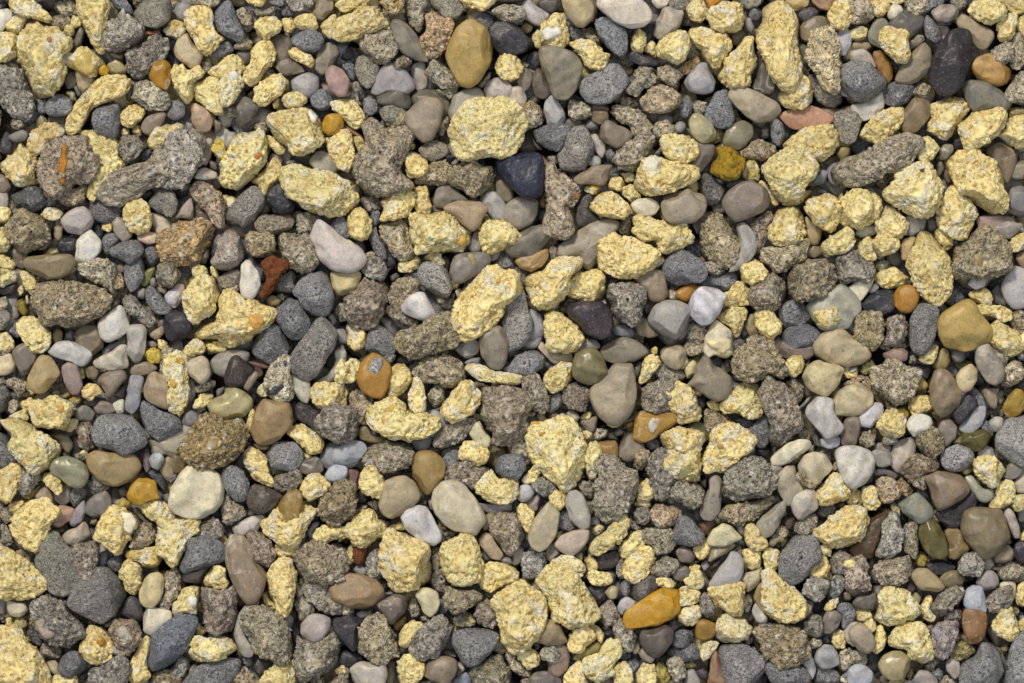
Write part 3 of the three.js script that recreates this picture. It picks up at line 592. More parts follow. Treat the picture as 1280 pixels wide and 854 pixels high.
['y1',[84,55,90,52,95,59,96,64,89,66,82,60]],
['y0',[80,43,92,44,91,50,85,50]],
['y3',[58,69,64,61,72,58,80,61,86,68,88,73,82,79,73,78,62,74]],
['w2',[89,68,94,64,102,63,108,66,110,70,106,75,98,77,92,73],[221,213,189],'creamy white oval pebble'],
['c2',[25,38,31,38,34,45,41,47,48,56,51,61,48,69,43,70,40,62,45,80,46,87,38,92,27,91,22,82,26,72,27,62,24,52],[156,142,124]],
['o+',[44,56,50,60,49,64,45,62],[165,106,58]],
['t0',[20,66,24,60,27,68,23,70],[160,127,88]],
['n1',[-3,66,6,62,14,62,19,66,18,74,14,82,6,86,-2,84,-8,78],[144,138,128]],
['k1',[47,73,51,64,58,60,61,64,58,70,64,76,66,80,56,83,49,84],[72,69,63]],
['t1',[51,87,60,82,72,79,79,82,77,89,68,93,66,102,64,110,59,116,53,114,50,107,36,107,36,99,44,93],[165,154,134],'broad beige flake'],
['t2',[112,62,118,59,131,58,143,61,145,67,141,74,132,79,125,82,118,82,116,74],[171,152,124],'square beige stone with clipped corners'],
['t0',[110,72,113,69,116,76,116,81,111,79],[154,125,76]],
['y2',[90,78,95,76,104,78,112,82,114,88,104,92,94,90]],
['y1',[112,84,120,82,126,85,124,92,114,92]],
['c0',[82,79,90,76,89,86,80,87]],
['b1',[26,32,33,31,35,37,30,39],[138,122,112]],
['k0',[36,43,6,4,0]],
['w1',[57,36,61,31,66,33,66,39,59,39],[182,181,178]],
['k0',[24,75,4,6,0]],
['b0',[44,8,8,5,0]],
['n1',[126,10,4,4,0]],
['n0',[115,5,6,4,0]],
['c1',[4,4,10,-4,20,-3,22,7,16,11,7,12]],
['n0',[105,30,112,24,112,31,106,33]],
['t1',[60,-2,71,-2,72,5,66,8,60,5],[138,116,86]],
['n0',[60,8,5,4,0]],
['b0',[13,14,18,22,24,27,18,26]],
]],
[853,142,[
['q2',[5,6,9,0,15,1,21,6,25,13,26,18,20,22,13,21,7,15],[184,178,140],'sugary crystal studded green yellow stone'],
['g1',[18,0,24,-5,36,-3,39,3,36,9,29,11,22,7]],
['q1',[31,22,33,13,38,8,46,5,52,8,53,16,48,23,42,27,35,25],[143,139,116]],
['n1',[5,22,12,20,18,22,24,24,24,30,20,36,13,44,9,46,7,38],[119,111,102]],
['r3',[22,38,27,33,26,26,34,25,41,30,46,35,45,41,41,48,33,49,24,46,21,43],[154,125,20],'deep mustard yellow crumb'],
['c1',[44,29,50,23,57,20,66,21,70,28,66,33,58,35,48,34],[141,127,104]],
['g1',[66,5,69,2,74,6,78,14,76,21,72,24,67,19]],
['k0',[58,12,63,8,66,11,65,18,60,18],[85,80,76]],
['y1',[46,42,50,35,55,35,58,42,58,49,53,52,47,48],[184,173,98]],
['b3',[31,65,35,58,42,53,50,51,59,54,65,60,65,69,58,74,48,78,40,80,34,75,31,69],[135,122,108],'glossy taupe pebble with a soft highlight'],
['g1',[12,52,17,43,23,47,29,54,31,59,28,66,18,69,13,60],[90,89,85]],
['t2',[-4,60,4,57,12,61,17,67,15,75,8,81,-2,81,-10,80,-14,74,-15,66],[163,150,128],'sandy beige rounded pebble'],
['k1',[32,54,39,50,47,49,45,53,36,56],[92,92,98]],
['y3',[60,40,67,33,75,28,83,22,90,24,94,31,100,39,99,46,91,53,90,60,82,65,74,66,68,60,66,51,62,46],'four cornered yellow block'],
['y2',[77,23,87,14,94,11,104,9,111,9,116,15,118,23,112,29,107,35,102,35,95,31,90,25,82,26]],
['y1',[75,67,84,62,90,57,98,57,93,63,87,68,79,69]],
['y1',[57,52,61,50,65,57,72,66,69,69,65,64]],
['n1',[94,54,100,46,106,40,109,44,107,51,100,54],[131,133,138]],
['n1',[109,41,115,37,123,38,126,44,122,51,116,55,110,50],[133,135,140]],
['y3',[92,72,94,65,102,62,108,59,116,63,118,70,117,80,114,87,106,87,99,81]],
['y2',[66,86,69,77,72,72,79,69,87,70,91,77,92,86,87,95,78,98,70,97,64,92]],
['y2',[119,68,124,60,129,57,139,60,146,66,147,73,142,81,134,86,124,84,120,76]],
['t1',[116,30,119,25,126,25,126,31,120,36],[156,136,80]],
['c1',[121,40,127,35,133,38,132,50,124,55,118,55]],
['s1',[113,2,118,-4,128,-7,136,-3,133,8,130,19,124,22,117,18],[138,132,122]],
['c1',[16,82,24,76,33,78,38,86,44,98,42,110,34,115,22,113,16,106,13,94],[147,135,108],'brown speckled potato like stone'],
['b0',[8,82,15,74,23,72,27,76,17,82,12,90],[134,124,108]],
['c1',[51,84,58,77,65,73,69,78,64,86,57,92,50,90],[133,120,108]],
['y1',[-4,40,4,37,8,42,6,49,0,56,-5,50]],
['y1',[2,57,6,50,10,48,13,54,9,60]],
['w1',[-6,22,0,17,5,22,7,29,3,35,-3,38],[210,203,168]],
['n0',[103,55,109,58,108,60,100,59]],
['t1',[92,76,100,82,102,90,94,90],[192,173,126]],
['b0',[40,82,48,79,50,84,42,88]],
['b0',[28,70,5,5,0]],
['k0',[106,31,8,4,-.5]],
['t0',[117,62,120,58,122,64,119,68]],
['b0',[120,84,4,6,0]],
]],
[1066,142,[
['y3',[79,8,88,2,90,-2,98,-3,110,-4,114,2,112,14,105,19,96,23,87,28,83,22,80,14]],
['y2',[114,5,122,2,133,5,134,25,120,25,110,17,114,12]],
['c3',[-16,42,-6,33,6,30,14,26,22,21,30,18,38,16,46,17,51,21,50,28,44,33,41,39,32,41,25,43,18,49,8,53,-4,55,-14,50],[143,134,117],'long knobbly grey brown bar'],
['y2',[49,26,52,18,57,17,61,21,64,24,63,32,58,35,54,37,49,33]],
['n1',[65,27,69,23,75,23,76,28,71,33,65,35],[126,122,108]],
['b0',[63,37,68,33,70,42,65,48],[110,102,88]],
['y3',[24,59,31,53,32,44,38,40,45,37,53,38,59,41,63,47,66,51,65,60,63,70,57,76,47,76,38,73,30,67],'round yellow lump with two dark specks'],
['y3',[70,38,76,31,84,28,94,28,100,33,108,37,113,46,113,56,115,66,112,73,105,75,97,70,88,65,81,60,77,52,72,45],'large tilted pale yellow slab with an amber fleck'],
['y2',[-4,60,2,56,10,56,17,61,21,68,19,75,12,82,3,83,-4,84,-12,78,-10,66]],
['y2',[62,74,66,65,70,58,77,56,82,63,88,67,92,72,91,84,86,92,76,93,68,87]],
['y2',[18,80,22,71,29,68,34,72,38,78,42,83,39,92,30,97,22,94,18,88],[224,215,164]],
['n1',[40,77,48,75,55,77,55,85,46,90,42,84],[154,149,144]],
['b0',[56,77,62,75,66,82,62,88,56,86],[124,118,108]],
['b1',[100,28,106,23,113,22,120,26,124,33,121,42,116,52,113,48,110,40,104,35],[119,102,78],'brown glossy pebble half hidden'],
['n1',[117,46,121,38,128,34,134,38,133,47,124,49],[124,118,104]],
['n1',[114,70,119,56,126,53,134,58,134,76,124,76],[118,118,122]],
['p1',[94,80,97,77,108,77,119,76,122,83,123,90,114,94,98,90],[166,138,128],'pinkish white oblong pebble with a rust dot'],
['n0',[65,52,69,53,69,58,64,61]],
['n0',[9,54,16,55,21,62,20,66,13,60],[154,154,158]],
['c0',[22,44,31,41,31,52,24,56,18,52],[122,111,88]],
['y0',[6,84,14,82,18,88,8,92]],
['w0',[122,82,128,81,130,90,123,90]],
['b0',[73,46,4,6,0]],
['b0',[102,22,5,4,0]],
['t1',[127,22,5,6,0],[156,138,112]],
['k0',[80,22,6,6,0]],
]],
[0,285,[
['t3',[18,26,22,22,32,21,44,20,52,20,56,26,53,32,46,37,38,38,30,37,22,32],[135,120,87],'olive brown bean pebble, long and smooth'],
['k1',[42,12,45,8,51,6,57,7,56,15,55,22,49,21,44,18],[43,43,49]],
['w2',[57,10,61,6,67,2,72,6,75,13,74,18,69,24,62,25,56,24],[218,216,206],'chalk white block beside a black stone'],
['g1',[75,8,80,4,86,5,89,9,84,13,82,18,80,21,76,16],[107,108,112]],
['g2',[82,16,88,11,96,9,103,9,107,15,104,21,97,27,89,24,83,20],[110,111,114]],
['g1',[92,27,98,26,105,22,107,30,106,38,101,46,96,47,93,38],[114,116,120]],
['g1',[107,17,111,13,115,15,118,22,116,27,110,27],[92,94,96]],
['c2',[115,34,119,27,125,26,131,30,132,38,127,44,119,43],[125,119,104]],
['w1',[102,6,107,3,113,3,118,7,116,11,109,12,103,9],[201,176,156],'white stone blushed pink, small and flat'],
['b1',[8,18,12,11,17,17,21,23,17,30,11,28],[123,107,82]],
['c2',[56,27,63,25,70,24,78,24,86,29,87,35,83,40,86,48,84,50,78,44,69,40,62,35],[160,152,134]],
['c1',[84,37,88,33,92,38,92,44,87,46,83,43],[156,138,106]],
['c3',[23,55,27,46,30,41,38,40,48,39,58,41,67,43,76,47,82,51,82,57,76,63,68,69,60,73,50,73,44,70,36,72,30,67,25,62],[141,128,103],'largest sandy brown loaf shaped stone'],
['w2',[73,72,76,67,83,62,89,58,93,62,96,70,95,77,88,82,80,85,75,81],[211,208,198],'bright white faceted rock'],
['t0',[74,66,82,58,86,52,89,57,80,64,75,68],[149,136,114]],
['c1',[92,54,96,49,100,50,104,57,110,63,115,68,112,74,106,72,98,67,93,61],[127,123,114]],
['g1',[107,47,111,43,116,47,122,54,127,60,124,64,116,64,110,58],[112,115,119]],
['w1',[122,51,126,47,131,45,134,50,131,57,126,57],[189,188,194]],
['k1',[122,74,124,64,130,62,138,64,143,70,144,75,138,82,130,85,123,82],[51,50,58]],
['n2',[94,77,98,73,106,73,109,77,108,92,104,100,99,101,95,94],[165,162,154]],
['t1',[111,80,115,76,121,73,122,79,116,84],[168,146,120]],
['b0',[115,74,119,68,122,68,122,74],[125,111,100]],
['y2',[13,71,19,67,26,68,33,73,38,79,37,87,31,93,22,92,19,84,14,79]],
['t1',[38,80,42,75,46,78,45,86,40,88],[156,133,96]],
['b1',[56,77,62,73,72,73,76,82,76,90,68,96,60,94,56,85],[127,112,88]],
['y2',[-8,2,0,0,6,2,7,12,4,18,-6,18]],
['y1',[-6,22,0,19,8,23,11,26,9,31,0,30]],
['y1',[-8,34,0,31,10,30,13,36,9,41,0,44,-7,42]],
['k0',[-4,44,6,44,12,40,9,48,0,51],[78,74,70]],
['y1',[14,33,19,33,26,38,28,43,22,49,18,46]],
['y1',[12,46,16,42,17,47,14,51]],
['w1',[18,51,20,50,21,55,19,57]],
['q0',[11,54,17,52,20,62,17,66,12,62],[138,122,48]],
['c1',[-4,54,3,51,6,55,4,61,-4,62]],
['n0',[7,56,12,60,13,66,8,68],[144,138,132]],
['s1',[-4,62,3,61,7,66,5,73,0,76,-5,74]],
['g0',[5,76,10,71,14,73,13,82,8,82]],
['y1',[-4,80,2,77,8,82,10,88,4,94,-4,92]],
['y0',[32,20,38,14,44,15,44,20]],
['t0',[39,-2,46,-2,45,8,42,10,39,6]],
['b0',[55,32,59,30,62,38,60,42,56,40],[109,101,102]],
['t0',[46,37,54,33,57,40,50,41],[156,143,112]],
['n0',[47,78,53,76,54,83,48,84]],
['q0',[107,32,115,28,114,36,108,44,104,42],[128,128,76]],
['n0',[101,47,107,45,107,53,101,52]],
['n0',[111,38,115,37,116,43,112,44]],
['s0',[116,44,124,44,123,50,118,48]],
['n0',[86,82,94,80,95,88,87,88]],
['k0',[72,3,4,6,0]],
['c0',[52,82,5,5,0]],
['b0',[89,30,4,4,0]],
]],
[213,285,[
['g2',[36,8,41,2,48,2,52,8,55,16,55,22,49,28,44,31,37,31,30,25,34,19],[155,143,128],'mauve brown finely speckled stone'],
['k0',[29,18,32,8,38,2,40,8,36,16,30,23],[91,90,96]],
['c2',[56,6,60,2,66,5,72,3,77,8,77,14,80,18,76,22,68,22,60,20,57,13],[150,136,106]],
['c2',[80,9,83,4,89,4,97,6,103,4,106,12,109,22,108,30,101,34,92,30,86,26,81,18],[143,134,116]],
['w3',[103,7,107,-1,112,-5,121,1,130,8,141,15,146,23,142,29,134,33,121,31,113,24,108,14],[198,189,184],'large pearl white wedge pebble'],
['t2',[120,33,129,33,139,32,142,35,139,43,134,49,125,50,121,43],[201,183,128],'pale yellow smooth pebble under the pearl pebble'],
['w3',[53,29,56,24,60,24,63,30,66,35,67,43,64,49,60,53,54,51,52,43,53,36],[207,204,194],'white tooth shaped pebble'],
['s1',[34,38,39,34,46,31,51,32,52,40,50,45,44,46,37,44]],
['w+',[43,44,48,42,51,43,51,47,45,47],[184,172,152]],
['r3',[69,27,74,22,81,24,87,24,88,30,83,34,80,40,78,46,72,50,69,52,67,47,71,42,72,36],[110,60,20],'rusty brown clod'],
['t1',[71,53,76,50,82,54,80,58,73,58],[168,148,96]],
['g1',[80,42,83,36,90,32,94,35,92,43,89,49,82,47],[125,123,120]],
['g3',[92,46,98,39,106,34,112,32,118,36,120,45,122,52,119,62,113,67,106,66,100,62,97,53,93,50],[117,119,122],'big rounded blue grey stone with fine grain'],
['g3',[79,63,84,56,89,52,96,56,99,62,104,70,102,78,96,83,90,84,85,77,80,69],[100,103,108],'dark blue grey block with a white scuff'],
['g3',[97,86,103,78,108,70,114,67,120,72,124,79,122,88,116,98,110,108,103,114,96,112,90,105,90,96],[120,117,110],'tall grey egg shaped stone'],
['g2',[61,87,66,78,72,75,79,73,86,80,89,88,86,98,78,102,68,99,61,93],[99,101,106]],
['y2',[9,50,13,44,20,38,26,36,32,37,34,45,37,52,32,58,32,63,25,67,19,71,13,65,10,57]],
['y1',[15,30,20,27,26,29,28,35,22,38,17,36]],
['y2',[17,80,20,74,28,71,34,69,36,60,37,53,41,48,48,48,53,53,60,55,66,58,74,60,78,64,76,70,70,75,64,79,60,85,52,88,42,88,36,83,28,83,20,84],'broad yellow cluster with a peach orange inlay'],
['w1',[-2,49,4,42,9,43,10,48,7,56,3,60,-3,56],[195,174,168]],
['c0',[-2,32,5,30,7,36,2,42,-3,40]],
['g0',[62,27,67,26,70,34,68,40,64,34]],
['w0',[21,22,26,16,28,20,25,24]],
['c1',[122,62,127,55,133,58,134,66,128,70,123,67],[143,134,120]],
['y1',[13,86,18,82,23,85,22,90,14,90]],
['c0',[77,52,82,49,86,51,83,55,78,54]],
['c1',[93,0,100,-3,106,-1,104,4,96,4]],
['y0',[29,28,34,32,36,38,30,38]],
['n1',[123,76,130,76,132,86,126,86]],
['w0',[117,66,121,64,124,70,120,73]],
['k0',[30,62,4,5,0]],
]],
[426,285,[
['g1',[22,2,26,-1,28,6,33,16,34,22,30,24,25,18,21,11],[106,106,108]],
['c2',[17,26,22,20,29,22,33,28,35,34,32,39,26,38,20,36,16,32],[135,129,122]],
['c2',[3,54,9,49,15,42,19,37,27,38,34,43,36,50,33,58,31,66,26,72,18,75,10,72,4,66,4,60],[133,120,106]],
['y1',[43,26,50,24,56,20,60,24,58,30,52,33,43,33]],
['y1',[61,22,66,18,74,19,77,26,76,30,70,27]],
['g2',[58,33,63,26,70,27,77,30,83,37,82,46,78,52,72,51,65,46,59,42],[139,136,128]],
['c1',[37,42,43,38,54,38,58,42,55,48,49,54,46,60,40,60,35,54],[140,127,106]],
['w2',[46,58,52,51,58,48,63,49,66,56,70,63,69,67,62,69,52,66,46,62],[198,196,196],'milky white quartz in brown matrix'],
['c1',[34,59,40,58,46,63,54,68,60,70,54,75,44,72,36,66],[128,116,95]],
['b3',[83,28,86,21,95,19,103,19,109,20,111,25,106,31,98,36,90,41,85,40,82,34],[127,119,110],'grey pebble with a tan vein'],
['y3',[84,62,87,56,88,50,93,44,98,39,104,35,110,30,115,29,120,33,127,33,132,37,136,44,135,50,128,55,122,59,119,66,114,72,108,77,100,82,92,83,87,76,84,68],'big tilted pitted yellow brick like stone'],
['c3',[42,83,46,77,56,75,64,69,72,65,79,64,84,69,86,76,88,84,84,89,74,91,64,95,54,98,47,94,42,88],[135,124,98],'sandy brown flat topped stone'],
['y1',[4,73,10,74,18,77,17,88,10,92,4,86]],
['g1',[18,83,22,75,28,73,35,77,41,85,40,92,34,97,24,95,18,90]],
['n0',[28,66,36,68,42,78,40,82,32,76],[117,112,108]],
['n1',[95,14,98,6,102,0,106,4,106,14,104,18,97,18],[141,138,136]],
['g0',[112,26,118,18,126,15,130,22,128,32,122,32]],
['n1',[108,22,114,16,120,15,116,24,110,25],[144,140,132]],
['g1',[121,60,124,55,130,54,135,58,136,68,132,75,125,75,121,69],[118,120,124]],
['w1',[110,76,116,72,120,76,118,84,112,85],[169,171,176]],
['c1',[120,78,128,74,134,78,132,88,122,88]],
['w1',[85,47,89,45,91,49,87,52]],
['g0',[45,36,52,33,58,31,60,38,54,38]],
['y0',[70,51,78,52,77,57,72,56]],
['c0',[86,51,84,48,82,54]],
['b0',[80,56,6,5,0]],
['n0',[36,36,41,33,44,36,38,40]],
['k0',[35,24,6,5,.5]],
['c1',[17,20,22,17,26,20,20,22]],
['y1',[56,50,62,48,64,54]],
]],
[640,285,[
['n2',[-6,12,2,6,12,0,22,-2,30,0,31,5,27,11,20,18,10,22,0,21],[105,101,91],'flat dark olive disc'],
['t2',[3,24,10,21,20,18,26,16,27,22,22,29,14,33,7,30],[168,135,76],'yellow tan pebble under the dark disc'],
['y3',[10,38,16,34,24,32,28,27,35,23,43,24,50,23,52,27,48,33,42,37,41,46,37,53,33,60,27,62,20,60,14,54,11,47],'L shaped yellow stone'],
['y2',[41,48,44,40,50,34,58,32,64,32,68,38,68,42,71,46,68,51,62,56,52,55,45,52]],
['y3',[65,10,69,4,76,3,81,7,89,9,97,11,104,15,110,19,108,25,104,31,95,34,86,37,78,37,72,33,65,31,64,24,66,17],'big yellow chunk like a clenched paw'],
['y2',[92,2,97,-4,107,-6,120,-4,128,-4,134,4,132,12,124,18,116,19,110,16,107,8,100,11,95,8]],
['y1',[108,22,113,21,115,25,110,30,106,28]],
['c0',[78,0,86,-2,90,4,82,6]],
['t2',[90,36,98,33,106,31,112,33,115,42,116,50,112,55,104,54,98,46],[142,124,100],'brown pebble with a dark dimple'],
['c3',[71,46,78,42,87,39,93,41,99,46,99,51,101,54,97,62,94,70,86,72,78,68,74,63,75,57,71,52],[139,133,124],'round grey concrete like lump'],
['n3',[102,66,108,58,115,55,124,55,132,59,133,68,129,77,121,83,113,80,106,75,101,70],[147,147,143],'flat pale grey round disc'],
['b1',[92,70,98,66,102,70,108,76,110,80,103,82,95,80],[134,118,92]],
['k3',[42,59,49,56,58,55,67,56,73,63,75,71,72,79,67,83,60,80,53,77,47,70,42,64],[58,50,56],'dark purple black lump flecked with rust'],
['y2',[25,65,33,62,40,67,46,72,50,77,54,82,49,87,44,93,35,92,28,88,25,80,25,72]],
['g2',[-6,52,2,49,8,47,10,52,11,60,14,67,15,73,13,82,7,88,0,90,-4,92,-6,80,-6,66],[133,130,124]],
['n1',[13,61,19,63,24,68,25,76,22,83,16,86,12,84,14,74],[142,144,152]],
['g2',[114,30,119,24,127,18,133,20,138,23,144,27,146,34,142,40,132,41,124,41,116,38],[112,114,120],'blue grey stone with a rounded nose'],
['o1',[122,48,128,44,136,42,140,45,136,52,130,55,125,53],[168,116,44]],
['y1',[-6,34,0,35,3,41,1,49,-6,50]],
['g0',[-2,26,6,30,12,34,10,42,4,46,0,40]],
['t0',[72,39,80,38,76,43,71,48]],
['n0',[75,74,84,72,92,76,90,82,78,80],[122,127,136]],
['c1',[116,47,121,46,126,52,122,55,117,54]],
['c1',[28,14,33,13,34,22,29,25],[141,122,114]],
['c1',[31,0,40,-4,46,0,42,8,36,5]],
['b0',[98,54,108,55,106,60,100,64]],
['t1',[67,93,70,87,77,82,86,82,93,85,99,90,101,94,92,99,80,102,70,99],[141,132,112]],
['w1',[65,55,69,53,71,57,67,57]],
['t0',[34,60,40,58,42,63,38,64],[154,122,64]],
['b0',[54,82,64,84,62,88,54,88]],
['k0',[36,52,5,6,0]],
['b0',[118,20,122,19,121,24,117,24]],
['y2',[-2,4,2,2,6,8,3,14,-3,13]],
]],
[853,285,[
['w2',[34,32,38,28,42,20,42,8,40,-2,46,-4,52,2,56,10,55,18,50,24,42,30],[168,165,162],'creamy grey curved shell like pebble'],
['c1',[50,-4,60,-6,66,-2,64,6,60,14,57,20,54,18,56,8],[134,121,108]],
['c2',[60,17,64,14,72,15,79,14,84,12,90,8,95,11,93,17,90,26,84,29,77,32,71,34,66,29,60,24],[154,143,120]],
['w3',[4,58,8,50,13,45,20,44,28,46,32,51,30,58,26,65,20,71,14,72,9,68,5,63],[195,195,204],'milky blue white smooth pebble'],
['o0',[-2,44,8,41,14,44,10,49,4,55,-2,52],[160,122,48]],
['y2',[44,30,48,26,54,22,59,26,65,34,60,40,53,42,47,41,44,37]],
['y1',[31,49,36,47,39,42,46,39,50,46,51,55,46,57,39,58,32,59]],
['y1',[27,66,31,60,40,59,47,57,49,63,46,71,44,79,40,82,36,74,30,70]],
['w2',[17,84,20,74,25,69,32,74,38,79,38,85,37,94,32,97,24,94,20,97,16,92],[216,210,184]],
['y2',[54,63,60,60,67,61,71,67,75,77,69,80,66,83,60,80,55,73]],
['c2',[50,50,52,43,60,40,66,35,72,37,78,42,78,48,74,56,70,61,62,60,54,61,51,55],[133,123,106]],
['c3',[79,42,79,36,83,30,90,26,99,25,107,25,112,29,114,36,112,43,106,49,98,53,88,54,81,51],[126,116,95],'dark brown rounded lump of cemented grit'],
['g1',[72,62,78,56,86,54,93,58,96,66,90,72,80,75,73,72],[106,108,112]],
['k1',[75,80,80,74,88,71,96,73,104,80,101,86,92,90,82,90,77,86],[101,102,108]],
['w2',[94,58,100,53,108,48,114,44,119,43,126,48,132,54,133,62,128,66,124,74,117,75,108,78,102,75,98,67],[168,168,152],'translucent grey green flat pebble'],
['y3',[98,64,101,58,107,56,114,59,118,66,115,72,108,74,101,72],'small yellow knob resting on the grey green pebble'],
['c2',[114,26,118,18,126,15,134,20,142,26,143,34,138,40,128,42,119,42,115,34],[128,122,114]],
['y3',[104,12,110,7,116,3,122,0,127,4,127,12,124,18,116,19,109,20,104,18]],
['t1',[92,2,96,-4,104,-4,104,6,101,12,95,11],[175,150,96]],
['b1',[92,20,96,14,103,13,106,18,100,22,95,22],[141,125,98]],
['g1',[-10,22,-2,16,6,18,14,23,19,30,15,38,6,42,-6,41,-14,36,-13,28],[111,114,120]],
['g0',[15,42,20,36,30,34,38,32,43,34,42,41,34,47,24,45],[106,110,116]],
['c1',[16,26,24,25,33,32,30,34,22,35,18,32]],
['c1',[3,78,6,70,14,71,20,76,16,84,8,87,3,84],[128,119,104]],
['n1',[-3,60,2,64,5,71,3,80,-3,84],[134,130,124]],
['t0',[46,74,50,66,55,64,56,74,58,80,52,82]],
['c1',[49,83,56,80,64,82,66,88,58,92,50,90]],
['g0',[38,84,43,80,48,86,46,93,40,93]],
['b1',[66,84,72,81,76,86,72,91,66,90],[109,102,96]],
['g1',[120,74,126,66,132,68,133,76,126,80]],
['t2',[99,87,105,79,113,76,122,77,129,82,137,88,140,96,133,101,122,103,108,100,99,95],[183,166,130],'smooth pale tan disc'],
['n0',[108,24,114,20,119,22,114,30]],
['g0',[56,23,60,20,62,26]],
['k0',[76,36,4,5,0]],
['k0',[46,76,4,6,0]],
['n0',[93,24,100,23,104,25,96,27]],
['y0',[104,-2,112,-3,116,1,110,4]],
]],
[1066,285,[
['y3',[42,24,46,17,47,8,52,2,58,4,64,11,69,17,74,24,73,33,73,42,73,49,66,55,61,57,54,53,49,47,46,40,43,33],'tall yellow stone with rough honeycomb face'],
['t2',[36,14,39,8,47,7,46,16,42,24,37,23],[189,162,106]],
['y1',[61,6,66,-1,72,0,75,6,74,15,70,19,65,13]],
['y3',[15,11,20,4,28,5,34,9,35,14,30,19,23,21,17,18]],
['y2',[2,15,7,9,14,8,17,17,18,23,12,25,4,20]],
['y2',[19,0,26,-4,40,-4,38,3,30,6,22,3]],
['w1',[2,4,8,-2,18,-2,18,4,8,7],[207,205,187]],
['y1',[16,37,21,32,28,31,32,29,37,34,42,37,38,44,28,46,21,43]],
['w2',[-4,46,2,40,8,36,13,32,16,38,11,48,6,54,0,55,-6,51],[220,215,189],'slim cream white stone like a grain of rice'],
['k1',[5,58,12,51,20,47,30,46,33,54,32,60,26,66,20,69,13,65],[42,44,54]],
['o3',[30,50,34,45,41,43,46,45,49,51,47,59,42,63,36,62,31,57],[176,124,51],'rounded orange cube pebble'],
['c2',[3,66,8,63,15,62,21,65,22,74,22,84,16,90,8,90,2,86,2,76],[141,128,100]],
['c2',[25,72,30,67,36,67,42,71,42,80,38,85,30,88,22,85,26,79],[127,119,108]],
['g3',[43,69,48,58,54,57,61,58,64,63,62,72,60,82,57,90,51,94,45,91,42,82],[112,111,110],'upright dark grey brick shaped stone'],
['o3',[64,70,68,64,78,58,86,54,91,57,95,65,101,73,105,80,103,86,96,88,86,91,76,90,69,88,65,80],[184,156,96],'large honey orange polished stone'],
['c3',[76,24,77,15,82,12,88,6,94,1,102,1,108,6,114,11,117,20,117,30,112,36,104,38,100,43,93,46,86,44,80,40,75,34],[143,132,108],'massive brown grey rock with bubbly holes'],
['n+',[86,42,90,36,96,32,99,39,98,44,92,46],[169,165,168]],
['w2',[111,44,115,35,120,29,127,31,133,36,134,52,130,58,121,60,115,54],[181,178,178],'rusty spotted white quartz pebble'],
['y2',[87,48,92,46,100,46,104,51,103,57,96,56,90,54]],
['y2',[92,58,98,57,104,58,112,58,118,62,118,68,112,70,104,66,96,65]],
['y2',[102,74,108,70,115,74,122,77,128,83,129,90,122,95,112,94,104,90,102,82]],
['y2',[117,12,122,5,128,3,134,8,130,15,122,18,118,17]],
['t1',[122,22,127,16,134,17,134,28,128,31],[156,127,96]],
['n0',[104,50,110,42,114,50,118,56,114,58,107,56]],
['c1',[119,66,126,60,134,62,134,78,126,82,119,74],[133,120,96]],
['g0',[72,48,78,44,86,50,84,55,76,58,71,56]],
['y1',[74,4,80,-3,90,-2,86,5,78,6]],
['c0',[14,28,20,23,29,25,30,30,22,32,16,32]],
['g1',[0,20,6,22,8,32,4,38,-4,40]],
['t0',[22,70,30,65,38,62,34,67,28,70,25,74]],
['w1',[13,46,17,41,20,44,18,48,14,49]],
['w0',[0,55,5,56,3,62,-4,66,-4,60],[184,188,191]],
['b0',[33,22,6,6,0],[107,98,88]],
['c0',[68,60,4,4,0]],
['n1',[39,0,46,-4,52,0,46,6,40,5]],
['b2',[104,0,116,-6,128,-2,122,4,116,8,110,4],[154,144,137]],
['n0',[60,82,64,84,66,88,60,90]],
['g0',[78,10,4,3,0]],
]],
[0,427,[
['w2',[36,7,44,0,55,0,63,5,69,10,67,15,61,19,52,14,40,11],[194,194,191],'pale white pebble like a swollen lens'],
['b2',[9,8,14,3,20,1,26,8,25,17,22,24,16,25,12,17],[127,116,104],'grey taupe faceted pebble'],
['t3',[21,27,25,19,30,11,37,12,42,18,45,24,40,30,35,37,28,38,22,34],[179,154,102],'golden tan rounded nugget'],
['p2',[46,20,51,16,57,18,59,26,61,32,58,39,53,39,48,31],[143,122,120],'mauve brown angular pebble with a glint'],
['w2',[70,15,76,11,83,8,89,3,94,3,95,12,95,19,88,21,80,21,72,19],[188,181,164]],
['w1',[-4,13,3,10,7,9,11,17,10,22,4,25,-4,24],[200,189,156]],
['n2',[72,28,78,22,84,20,92,22,94,27,88,34,82,41,77,36],[129,119,103],'taupe shield shaped smooth stone'],
['b1',[96,21,102,16,110,15,117,20,112,24,104,26,98,25],[141,126,102]],
['n2',[93,48,95,36,97,26,103,26,107,28,105,38,104,47,99,54,94,51],[135,136,142],'blue grey standing prism pebble'],
['t2',[107,33,110,26,116,22,123,26,126,34,126,44,125,51,117,48,108,43],[163,141,110]],
['g2',[104,50,107,45,113,48,120,53,128,55,134,59,134,67,128,72,119,74,111,69,105,60],[108,111,117]],
['t1',[110,72,117,75,127,74,134,68,143,63,150,64,152,68,148,75,140,80,128,86,118,85,111,80],[163,154,134],'smooth beige pointed sliver'],
['g3',[69,68,72,60,77,55,86,54,95,55,102,60,107,67,109,74,106,79,97,83,88,84,79,80,72,76],[119,122,125],'large granite grey egg with glitter'],
['y3',[22,52,26,45,34,42,40,40,48,44,54,47,52,54,51,62,48,67,42,64,36,65,26,62],'pale yellow flower like cluster'],
['y3',[1,60,8,57,16,59,22,62,30,68,38,74,44,78,44,84,40,92,30,98,22,97,14,86,8,82,7,76,10,70,4,65],'long slanting yellow slab with a side spur'],
['y1',[5,56,12,53,18,51,21,58,14,60]],
['y1',[48,66,52,58,57,58,57,64,52,68]],
['c1',[56,68,60,60,66,60,69,66,68,73,70,80,64,82,58,77],[125,112,96]],
